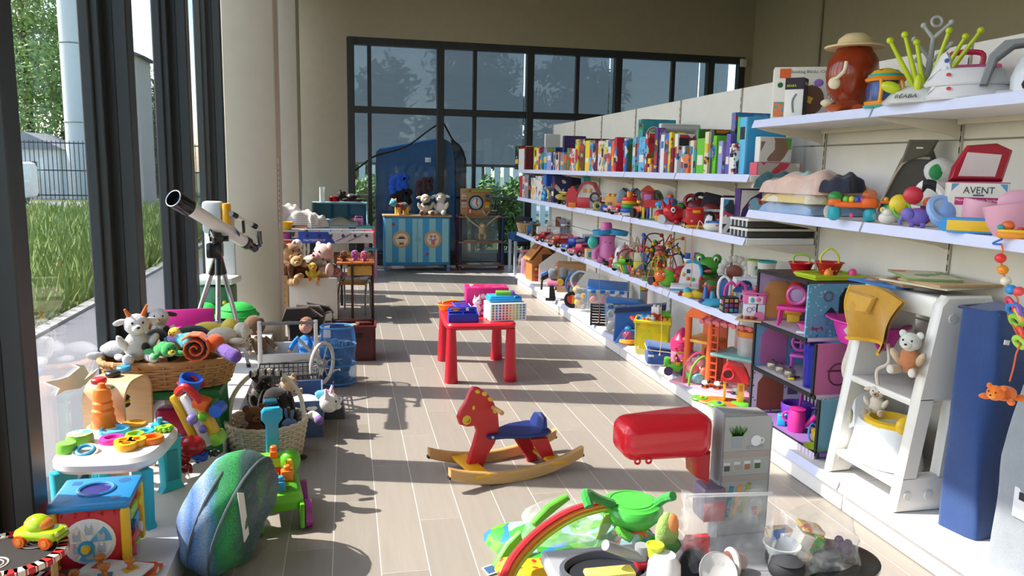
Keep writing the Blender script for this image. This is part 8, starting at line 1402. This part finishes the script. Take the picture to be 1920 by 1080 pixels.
# ================================================================ tall blue bag, grey bag
t=thing('tall_blue_bag','tall navy blue fabric travel cot bag standing on the base','bag',(XS+.275,2.72,Z0+.001),R(7));n=14;rows=[]
for i in range(n+1):
    k=i/n;rows.append([Vector((math.copysign(abs(math.cos(a))**.35,math.cos(a))*(.12+.006*math.sin(9*k+3*a)),math.copysign(abs(math.sin(a))**.35,math.sin(a))*(.10+.006*math.sin(7*k+2*a)),.98*k+.012*math.sin(2*a)*k))for a in[2*pi*j/36 for j in range(36)]])
MB().grid(rows).put('bag','f:1f3f74',t);MB().B((-.07,-.107,.86),(.028,.006,.02),.001,(0,8,0)).put('tag','r:d8dade',t);MB().T([(-.11,-.095,.975),(.11,-.095,.975),(.11,.095,.98),(-.11,.095,.975)],.007,True,6,1).put('seam','f:1a3462',t)
t=thing('grey_bag','grey fabric bag standing at the right picture edge','bag',(XS+.26,2.36,Z0+.001),0);rows=[]
for i in range(n+1):
    k=i/n;q=1-.35*max(0,k-.55)/.45;rows.append([Vector((math.copysign(abs(math.cos(a))**.5,math.cos(a))*(.17*q+.008*math.sin(8*k+3*a)),math.copysign(abs(math.sin(a))**.5,math.sin(a))*(.13*q+.008*math.sin(6*k+4*a)),.78*k))for a in[2*pi*j/36 for j in range(36)]])
MB().grid(rows).put('bag','f:8a9298',t);MB().B((-.17,-.05,.3),(.008,.1,.12),.002).put('label','r:d6d8da',t);MB().B((-.172,-.05,.33),(.008,.05,.03),0).put('logo','r:22242a',t)
# ================================================================ hanging bead garland with orange cat
hx=W(1878,470,x=XS-.03);t=thing('bead_garland','string of coloured wooden beads hung from the middle shelf','garland',(hx.x,hx.y,ZM-.03));GO=Vector(t.location)
pts=[(1878,458),(1880,470),(1876,484),(1880,505),(1886,527),(1895,545),(1908,560),(1905,575),(1890,590),(1900,612),(1912,640),(1905,665),(1900,690),(1893,715)]
PP=[W(*p,x=XS-.03)-GO for p in pts];MB().T(PP,.003).put('cord','f:d8622a',t);MB().T([PP[0]+Vector((0,0,.02)),PP[0]+Vector((-.01,.03,.0)),PP[0]],.004).put('knot','2a62b0',t)
for(px,py),r,c in zip(((1876,484),(1880,506),(1886,527),(1896,543),(1911,546)),(.02,.02,.019,.02,.019),('d8302a','e08a1c','dcd4bc','2a8ad0','d84a50')):MB().E(W(px,py,x=XS-.03)-GO,(r,r,r*.9)).put('bead',c,t)
for(px,py),c,rx in(((1895,570),'d83a5a',20),((1902,580),'2a7ac8',-20),((1910,592),'d8b84a',30),((1905,602),'8ac03a',0),((1915,625),'d84a3a',30),((1912,642),'9ad04a',0),((1912,585),'8a5ab0',40)):MB().O(W(px,py,x=XS-.03)-GO,.022,.009,(rx,60,0)).put('ring',c,t)
P=W(1880,752,x=XS-.03);plush('plush_cat','small orange plush cat hanging from the bead garland',P,.13,'e8741c',rz=R(-70),pose='lie',ears='round',muz='f0a03a')
# ================================================================ middle near shelf
G8='baby goods on the middle near shelf';z=ZM
P=SH(1490,XS+.22,ZM+.001)
for k,(dz,h,m,n)in enumerate(((0,.07,'f:8fb0d8','pale blue folded quilt at the bottom of the bundle'),(.06,.06,'a:d8c078,e0d8c0,b89a4a,9','yellow patterned quilt in the middle of bundle'),(.11,.11,'f:d6b4a4','salmon pink quilt on top of the bundle'))):cloth('folded_quilt',n,'quilt',(XS+.20,4.02,ZM+.002+dz),.38,.56,h*1.5,m,R(3*k),60+k,16,G8)
t=thing('bundle_film','clear plastic film wrapped around the quilts','plastic bag',(XS+.20,4.02,ZM+.002),0,G8);rows=[[Vector((math.copysign(abs(math.cos(a))**.5,math.cos(a))*w,math.copysign(abs(math.sin(a))**.5,math.sin(a))*w*1.42,z_+.008*math.sin(5*a)))for a in[2*pi*j/36 for j in range(36)]]for w,z_ in((.19,.0),(.205,.06),(.205,.13),(.17,.19),(.05,.21))];MB().grid(rows,cap=False).put('film','x:e8e6e2',t)
for px,py,w,m,n in((1440,345,.15,'f:d8d8d4','white baby bonnet at the end of the quilt bundle'),(1465,335,.22,'f:1c4a50','teal baby jacket with cream edge on the quilts'),(1520,350,.2,'f:a8c8bc','mint green baby cloth with a yellow bear'),(1580,352,.17,'f:1a2236','navy baby pouch folded on the quilts')):
    P=W(px,py,x=XS+.16);cloth('baby_clothes',n,'clothes',(P.x,P.y,max(ZM+.13,P.z-.06)),w,w*1.1,.12,m,R(px%40),px,14,G8)
it('grey_pouch','folded clear film and grey cloth at shelf back','cloth',z,1600,.36,60,[('roll','x:d8d8d8','E',(0,0,.3),(.9,.4,.32)),('cloth','f:a8a49c','E',(.1,.1,.25),(.7,.35,.25))],0,G8)
P=SH(1690,XS+.34,ZM+.001);t=thing('bottle_carrier','long olive grey padded bottle carrier leaning at the back','bag',P,facecam(P),G8);MB().P([(-.14,0),(.02,0),(.14,.28),(.1,.38),(.0,.36),(-.03,.30)],.09,(0,0,0),None,.02).put('body','f:4c4840',t);MB().P([(-.03,.28),(.1,.32),(.13,.40),(.0,.40)],.1,(0,-.01,0),None,.015).put('flap','f:5a5448',t);MB().T([(-.13,-.05,.0),(-.02,-.05,.28),(.1,-.05,.31)],.006).put('piping','f:a89a80',t);MB().B((.05,-.062,.36),(.03,.003,.008),0).put('logo','r:d8d4cc',t)
it('plush_panda','white plush dog with green ear at the shelf back','soft toy',z,1752,.40,120,[('body','k:d0cec8','E',(0,0,.35),(.22,.18,.35)),('head','k:d4d2cc','E',(0,0,.8),(.22,.2,.2)),('ear','k:2a8a4a','E',(-.05,-.16,.78),(.1,.06,.12)),('foot','k:d8662a','E',(-.1,-.15,.3),(.1,.06,.1))],0,G8)
P=Vector((XS+.20,2.83,ZM+.001));KS=.8;t=thing('steriliser_box','white steriliser carton with pink title band','box',P,R(-36),G8);MB(KS).B((0,0,.125),(.27,.22,.25),.003).put('carton','r:d4cec4',t);fb=MB(KS).B((-.0,-.1108,.125),(.262,.002,.244),0).put('front_print','r:e0dcd2',t)
MB(KS).X('AVENT',.05,(.0,-.1135,.21),None,.9).put('brand_text','r:2a3c50',fb);MB(KS).B((0,-.1125,.155),(.21,.002,.04),0).put('pink_band','r:b8306e',fb);MB(KS).X('Microwave Steam Steriliser',.0185,(0,-.1145,.16)).put('band_text','r:f0e6ea',fb);MB(KS).B((0,-.1125,.186),(.05,.002,.008),0).put('sub_text','r:4a5a70',fb);MB(KS).P([(-.125,.245),(-.09,.245),(-.125,.205)],.002,(0,-.112,0)).P([(.125,.245),(.09,.245),(.125,.205)],.002,(0,-.112,0)).put('corner_print','r:5a92b8',fb);MB(KS).E((-.03,-.112,.08),(.035,.002,.05)).E((.0,-.112,.05),(.05,.002,.03)).put('portrait_print','r:4a2c2a',fb);MB(KS).B((.1,-.112,.08),(.03,.002,.08),0).put('text_block','r:9a9a94',fb);MB(KS).B((0,0,.2515),(.272,.222,.004),0).put('top_edge','r:b8306e',t)
for k in range(2):MB(KS).B((.1358,-.04+.09*k,.14),(.002,.06,.1),0).put('side_print','r:a8a298',t)
t=thing('red_pouch','red zipped clear pouch with printed leaflet on the carton','pouch',P+Vector((.02,.02,.206)),R(-30),G8);MB().P([(-.11,0),(.09,0),(.12,.13),(.06,.16),(-.05,.15),(-.1,.06)],.05,(0,0,0),(-10,0,0),.012).put('pouch','o:9c1c2c',t);MB().P([(-.08,.015),(.06,.015),(.08,.11),(-.05,.12)],.054,(0,0,0),(-10,0,0),.003).put('leaflet','r:c8bcb8',t)
it('activity_arch','turquoise and orange baby activity rattle with domes','baby toy',z,1620,.06,56,[('leg','1ea0b0','B',(-.95,0,.25),(.4,.5,.5),.15),('leg','1ea0b0','B',(.15,-.1,.22),(.4,.5,.44),.15),('bridge','e8661e','B',(-.3,0,.55),(1.4,.45,.2),.08),('dome','2f8a40','E',(-.95,0,.78),(.24,.22,.2)),('post','e8661e','B',(-.95,0,.62),(.42,.46,.26),.1),('post','e8661e','B',(.1,-.05,.62),(.5,.5,.36),.12),('dome','t:e0701c','E',(.1,-.05,.86),(.24,.22,.22)),('shell','3a9a4a','E',(1.0,0,.4),(.5,.3,.4)),('tray','e8661e','B',(.8,0,.66),(.8,.4,.1),.04),('ball','d84a8a','E',(-.4,-.1,.2),.08)]+[('bead',c,'E',(-.62+.17*k,-.1,.72),(.11,.13,.12),(0,30,0))for k,c in enumerate(('6ab83a','e0c02a','2a5ab0','9a3a98','c82a6a'))]+[('knob',c,'E',(.6+.2*k,-.15,.76),.08)for k,c in enumerate(('e0a42a','c83a2a','5ab0b0'))],4,G8)
it('mouse_rattle','white mouse rattle wrapped in clear film','baby toy',z,1662,.03,34,[('body','o:d4d0c8','E',(0,0,.35),(.45,.3,.34)),('head','o:d8d4cc','E',(0,-.15,.65),(.26,.2,.22)),('ear','o:cfcac0','E',(.24,-.1,.8),(.16,.06,.16)),('ear','o:cfcac0','E',(-.24,-.1,.8),(.16,.06,.16)),('film','x:e8e8e8','E',(.2,0,.4),(1.0,.45,.42)),('yellow_bow','d8b83a','E',(-.3,-.1,.8),.1)],0,G8)
it('grey_socks','pair of grey baby shoes at the shelf edge','shoes',z,1560,.03,32,[('shoe','f:b0aca6','E',(-.25,0,.4),(.25,.4,.4)),('shoe','f:a8a49e','E',(.28,0,.38),(.25,.4,.38))],0,G8)
it('purple_elephant','flat purple elephant teether at the shelf edge','baby toy',z,1715,.03,40,[('body','6a5ab0','E',(.05,0,.5),(.5,.14,.4)),('head','7262b8','E',(-.35,-.04,.62),(.3,.14,.3)),('>trunk','6a5ab0','T',[(-.55,-.05,.5),(-.65,-.05,.25),(-.58,-.05,.08)],.09),('>ear','5f4fa4','E',(-.22,-.12,.6),(.16,.06,.22)),('leg','6a5ab0','B',(-.15,0,.12),(.22,.24,.24),.06),('leg','6a5ab0','B',(.32,0,.12),(.22,.24,.24),.06)],0,G8)
it('striped_rattle','black and white striped caterpillar rattle with red flower','baby toy',z,1722,.14,86,[('arch','s:17171a,e0dcd6,9,0','T',[(-.15,0,.55),(.05,0,.9),(.35,0,.78),(.5,0,.4)],.1),('bar','s:2a2a5a,e0dcd6,9,0','T',[(-.2,-.12,.42),(.1,-.12,.36),(.5,-.12,.44)],.07),('flower','c42a3a','E',(-.16,-.15,.65),(.2,.08,.2)),('spiky_ball','b8243a','E',(-.02,-.15,.2),(.26,.2,.2)),('yellow_bug','d8c02a','E',(-.42,-.1,.45),(.2,.12,.22)),('ring','6ab83a','O',(-.35,-.18,.35),.16,.03,(80,0,0)),('ball','r:d0ccc8','E',(.52,-.12,.45),.12),('purple_block','4a3a98','E',(.3,-.08,.3),(.2,.14,.2))],0,G8)
it('blue_viewer','pale blue round viewer toy on a yellow tray','baby toy',z,1762,.05,62,[('ring','8aaee0','O',(.0,0,.62),.34,.13,(62,0,30)),('lens','t:c8d8e0','E',(0,-.05,.62),(.3,.06,.28),(0,0,30)),('body','7aa0d8','E',(.05,.12,.5),(.4,.3,.45))],0,G8)
it('yellow_tray','yellow and blue toy slide box lying at the shelf edge','baby toy',z,1818,.03,30,[('box','e0b41c','B',(0,0,.5),(2.6,.9,.7),.06),('lid','2a8ad0','B',(0,0,.9),(2.7,.95,.16),.05),('base','2a8ad0','B',(0,0,.1),(2.5,.9,.14),.04),('end_cap','2a90d8','Y',(-1.35,-.4,.5),(-1.35,.4,.5),.42)],0,G8)
for k,(px,d,h,n)in enumerate(((1835,.16,80,'pale pink plastic seat shell behind the yellow tray'),(1897,.12,86,'pale pink moulded bowl at the right end of shelf'))):it('pink_shell',n,'baby seat',z,px,d,h,[('shell','d8a0b4','L',[(.3,0),(.42,.3),(.46,.7),(.4,.72),(.36,.35),(0,.1)],(0,0,0),(0,10-20*k,0),24,1.1,.9),('wing','d49ab0','E',(-.15+.2*k,.15,.72),(.4,.12,.28)),('cushion','a:d8c8c8,b85a70,8','E',(0,-.1,.3),(.26,.2,.2))],0,G8)
it('toy_phone','orange and yellow toy telephone at the right end of shelf','baby toy',z,1895,-.0,32,[('base','e08a1c','B',(0,0,.22),(1.5,.9,.4),.18),('top','e0b82a','B',(0,0,.45),(1.4,.8,.2),.1),('dome','d8662a','E',(-.2,.1,.75),(.36,.3,.3)),('knob','2a9aa0','E',(-.55,-.1,.65),(.22,.2,.16)),('button','c82a2a','E',(.45,-.1,.6),(.2,.16,.1))],0,G8)
# ================================================================ top near shelf
G9='baby goods on the top near shelf';z=ZT
KS=1.18;P=Vector((XS+.16,4.16,ZT+.001));t=thing('block_set_box','white stacking blocks box with orange side and picture','box',P,R(-26),G9);MB(KS).B((0,0,.12),(.25,.09,.25),.003).put('carton','r:dcd8d0',t);MB(KS).B((.1258,0,.12),(.002,.088,.246),0).put('side_print','r:c05a30',t);MB(KS).B((-.075,-.0458,.215),(.05,.002,.045),0).put('logo','r:d8602a',t);MB(KS).X('Stacking Blocks -City',.02,(.035,-.0475,.222)).put('title','r:6a6862',t);MB(KS).B((-.085,-.0458,.045),(.07,.002,.07),0).put('picture','a:d87a3a,4a90c0,e0c04a,5aa05a,40',t);MB(KS).E((.05,-.046,.09),(.06,.002,.07)).put('photo','r:6a4a3a',t);MB(KS).B((.04,-.048,.09),(.03,.003,.03),0,(0,20,0)).put('yellow_block_print','r:d8b83a',t);MB(KS).E((.08,-.046,.17),(.022,.002,.018)).put('purple_block_print','r:8a6ab0',t);MB(KS).L([(.013,0),(0,.001)],(-.095,-.0465,.16),(90,0,0)).put('seal','r:2a5a3a',t)
KS=1.25;P=Vector((XS+.06,4.03,ZT+.001));t=thing('bottle_box','small white and dark purple bottle box with cat ear top','box',P,R(-45),G9);MB(KS).B((0,0,.085),(.08,.075,.17),.002).put('carton','r:e0e0dc',t);MB(KS).B((.0408,0,.085),(.002,.074,.168),0).put('side_print','r:2a1c2e',t);MB(KS).B((0,-.0383,.145),(.08,.002,.05),0).put('band','r:2a1c2e',t);MB(KS).X('BÉABA',.02,(.043,0,.145),(0,0,90)).put('lettering','r:b8cc2a',t);MB(KS).X('BÉABA',.014,(-.012,-.041,.135)).put('lettering','r:b8cc2a',t);MB(KS).T([(.0,-.04,.02),(-.005,-.04,.07),(.01,-.04,.1)],.004).put('bottle_print','r:8a8e94',t)
it('honey_bear_jar','amber bear shaped jar with a cream hat lid','jar',z,1592,.10,142,[('body','v:8a2f10','L',[(.2,.0),(.25,.06),(.2,.14),(.30,.3),(.33,.5),(.30,.68),(.22,.8),(.2,.84)],(0,0,0),None,28),('content','a:8a2c10,b8501c,3a1c10,c86a2a,14','E',(0,0,.48),(.27,.27,.32)),('feet','o:a84a1c','E',(-.14,-.1,.05),(.16,.18,.06)),('feet','o:a84a1c','E',(.12,-.1,.05),(.16,.18,.06)),('hat','r:cfb88a','L',[(.36,.82),(.37,.84),(.22,.87),(.2,.94),(.12,1.0),(.0,1.01)],(0,0,0),None,28),('hand','r:d8ccb0','E',(-.2,-.25,.36),(.08,.05,.08)),('>thumb','r:d8ccb0','T',[(-.2,-.28,.4),(-.1,-.3,.5),(-.08,-.3,.62)],.025),('sleeve','r:d0c4a8','E',(-.28,-.12,.12),(.08,.06,.05))],0,G9)
it('drum_rattle','round blue and orange spinning drum toy','baby toy',z,1656,.06,72,[('base','2a9a94','L',[(.48,0),(.5,.05),(0,.06)]),('ring','e08a1c','L',[(.46,.05),(.48,.14),(.4,.18),(0,.18)]),('drum','t:2f4a88','L',[(.42,.16),(.46,.45),(.4,.68),(0,.68)]),('core','a:2a5ab0,4a8ac0,7a9a3a,10','L',[(.3,.17),(.34,.45),(.3,.66),(0,.66)]),('arm','e09a1c','T',[(-.1,-.44,.12),(-.08,-.5,.45),(-.1,-.42,.68)],.05),('arm','e09a1c','T',[(.36,-.24,.12),(.42,-.28,.45),(.36,-.24,.68)],.05),('top_ring','e08a1c','L',[(.46,.66),(.5,.72),(.44,.78),(0,.78)]),('teal_band','2a9a94','L',[(.45,.76),(.42,.84),(0,.84)]),('dome','d8b41c','L',[(.42,.82),(.3,.94),(.1,1.0),(0,1.0)]),('gem','c82a2a','E',(-.1,-.22,.93),(.08,.08,.03)),('gem','4ab0c8','E',(.2,-.18,.92),(.07,.07,.03))],0,G9)
Lm='b4c41c';it('bottle_rack','lime green and grey bottle drying tree on a white dome','drying rack',z,1728,.08,150,[('dome','o:d4d6d4','L',[(.44,0),(.46,.02),(.36,.14),(.2,.22),(0,.24)]),('trunk','r:9a9c9c','Y',(.03,.05,.2),(.06,.05,.82),.045,.03)]+[x for a,b in(((-.1,.2),(-.42,.78)),((-.06,.2),(-.26,.84)),((.0,.22),(-.12,.74)),((.06,.2),(.22,.86)),((.12,.2),(.40,.78)),((.16,.2),(.55,.84)))for x in(('branch',Lm,'Y',(a[0],-.06,a[1]),(b[0],-.1,b[1]),.035,.022),('>tip',Lm,'E',(b[0],-.1,b[1]),.042))]+[x for a,b in(((.05,.55),(-.15,.8)),((.04,.5),(.26,.72)),((.05,.35),(-.1,.55)),((.06,.8),(-.06,.96)),((.06,.8),(.24,.98)),((.05,.4),(.2,.56)))for x in(('twig','r:a2a4a4','Y',(a[0],.05,a[1]),(b[0],.05,b[1]),.028,.02),('>tip','r:a8aaaa','E',(b[0],.05,b[1]),.036))]+[('loop','r:a2a4a4','O',(.08,.05,1.0),.06,.018,(80,0,20)),('leaf_clip',Lm,'E',(-.36,-.2,.2),(.12,.05,.07),(0,20,0)),('leaf_clip',Lm,'E',(-.06,-.3,.22),(.05,.05,.12)),('lettering','r:2a2c2e','X','BÉABA',.09,(-.18,-.40,.07),(-40,0,-20))],0,G9)
for k in range(2):it('toilet_reducer',('lower','upper')[k]+' white toilet training seat in the stack of two','training seat',ZT+.055*k,1815,.10,92,[('ring','o:d4d4d8','L',[(.6,.0),(.63,.04),(.52,.3),(.44,.34),(.38,.3),(.34,.06)],(0,0,0),None,30,1.3,.85),('guard','o:d8d8dc','P',[(-.74,.12),(-.5,.3),(-.3,.3),(-.36,.6),(-.44,.7),(-.54,.62)],.5,(0,0,0),None,.05),('inner','r:8f9296','L',[(.40,.31),(.36,.3),(.3,.1)],(0,0,.005),None,30,1.3,.85),('sticker','r:2a5aa0','L',[(.045,0),(0,.01)],(-.42,-.262,.5),(90,0,0)),('sticker','r:c84a4a','L',[(.045,0),(0,.01)],(-.36,-.47,.2),(60,0,0))],0,'stack of training seats')
it('pink_case','hot pink toy case with red handle behind the white seats','case',z,1800,.34,100,[('case','c85a8a','B',(0,0,.4),(1.2,.25,.75),.05),('handle','b81c44','T',[(-.25,0,.75),(-.22,0,.98),(.25,0,.98),(.28,0,.75)],.05),('clasp','c82a4a','B',(-.58,0,.6),(.1,.3,.3),.03)],0,G9)
it('bath_seat','grey perforated baby bath seat at the right end of shelf','baby seat',z,1912,.16,112,[('shell','r:7c8084','P',[(-.6,.2),(-.5,.7),(-.3,.92),(.5,.98),(.6,.9),(-.15,.82),(-.38,.62),(-.48,.2)],.5,(0,.12,0),None,.03),('front','o:c4c8cc','L',[(.5,0),(.52,.3),(.42,.6),(.2,.78),(0,.8)],(.35,-.12,0),None,24,1,.6),('opening','r:1c1d20','E',(.3,-.42,.16),(.3,.04,.15)),('foot','o:b8bcc0','B',(.1,0,.05),(.9,.5,.1),.04)],0,G9)
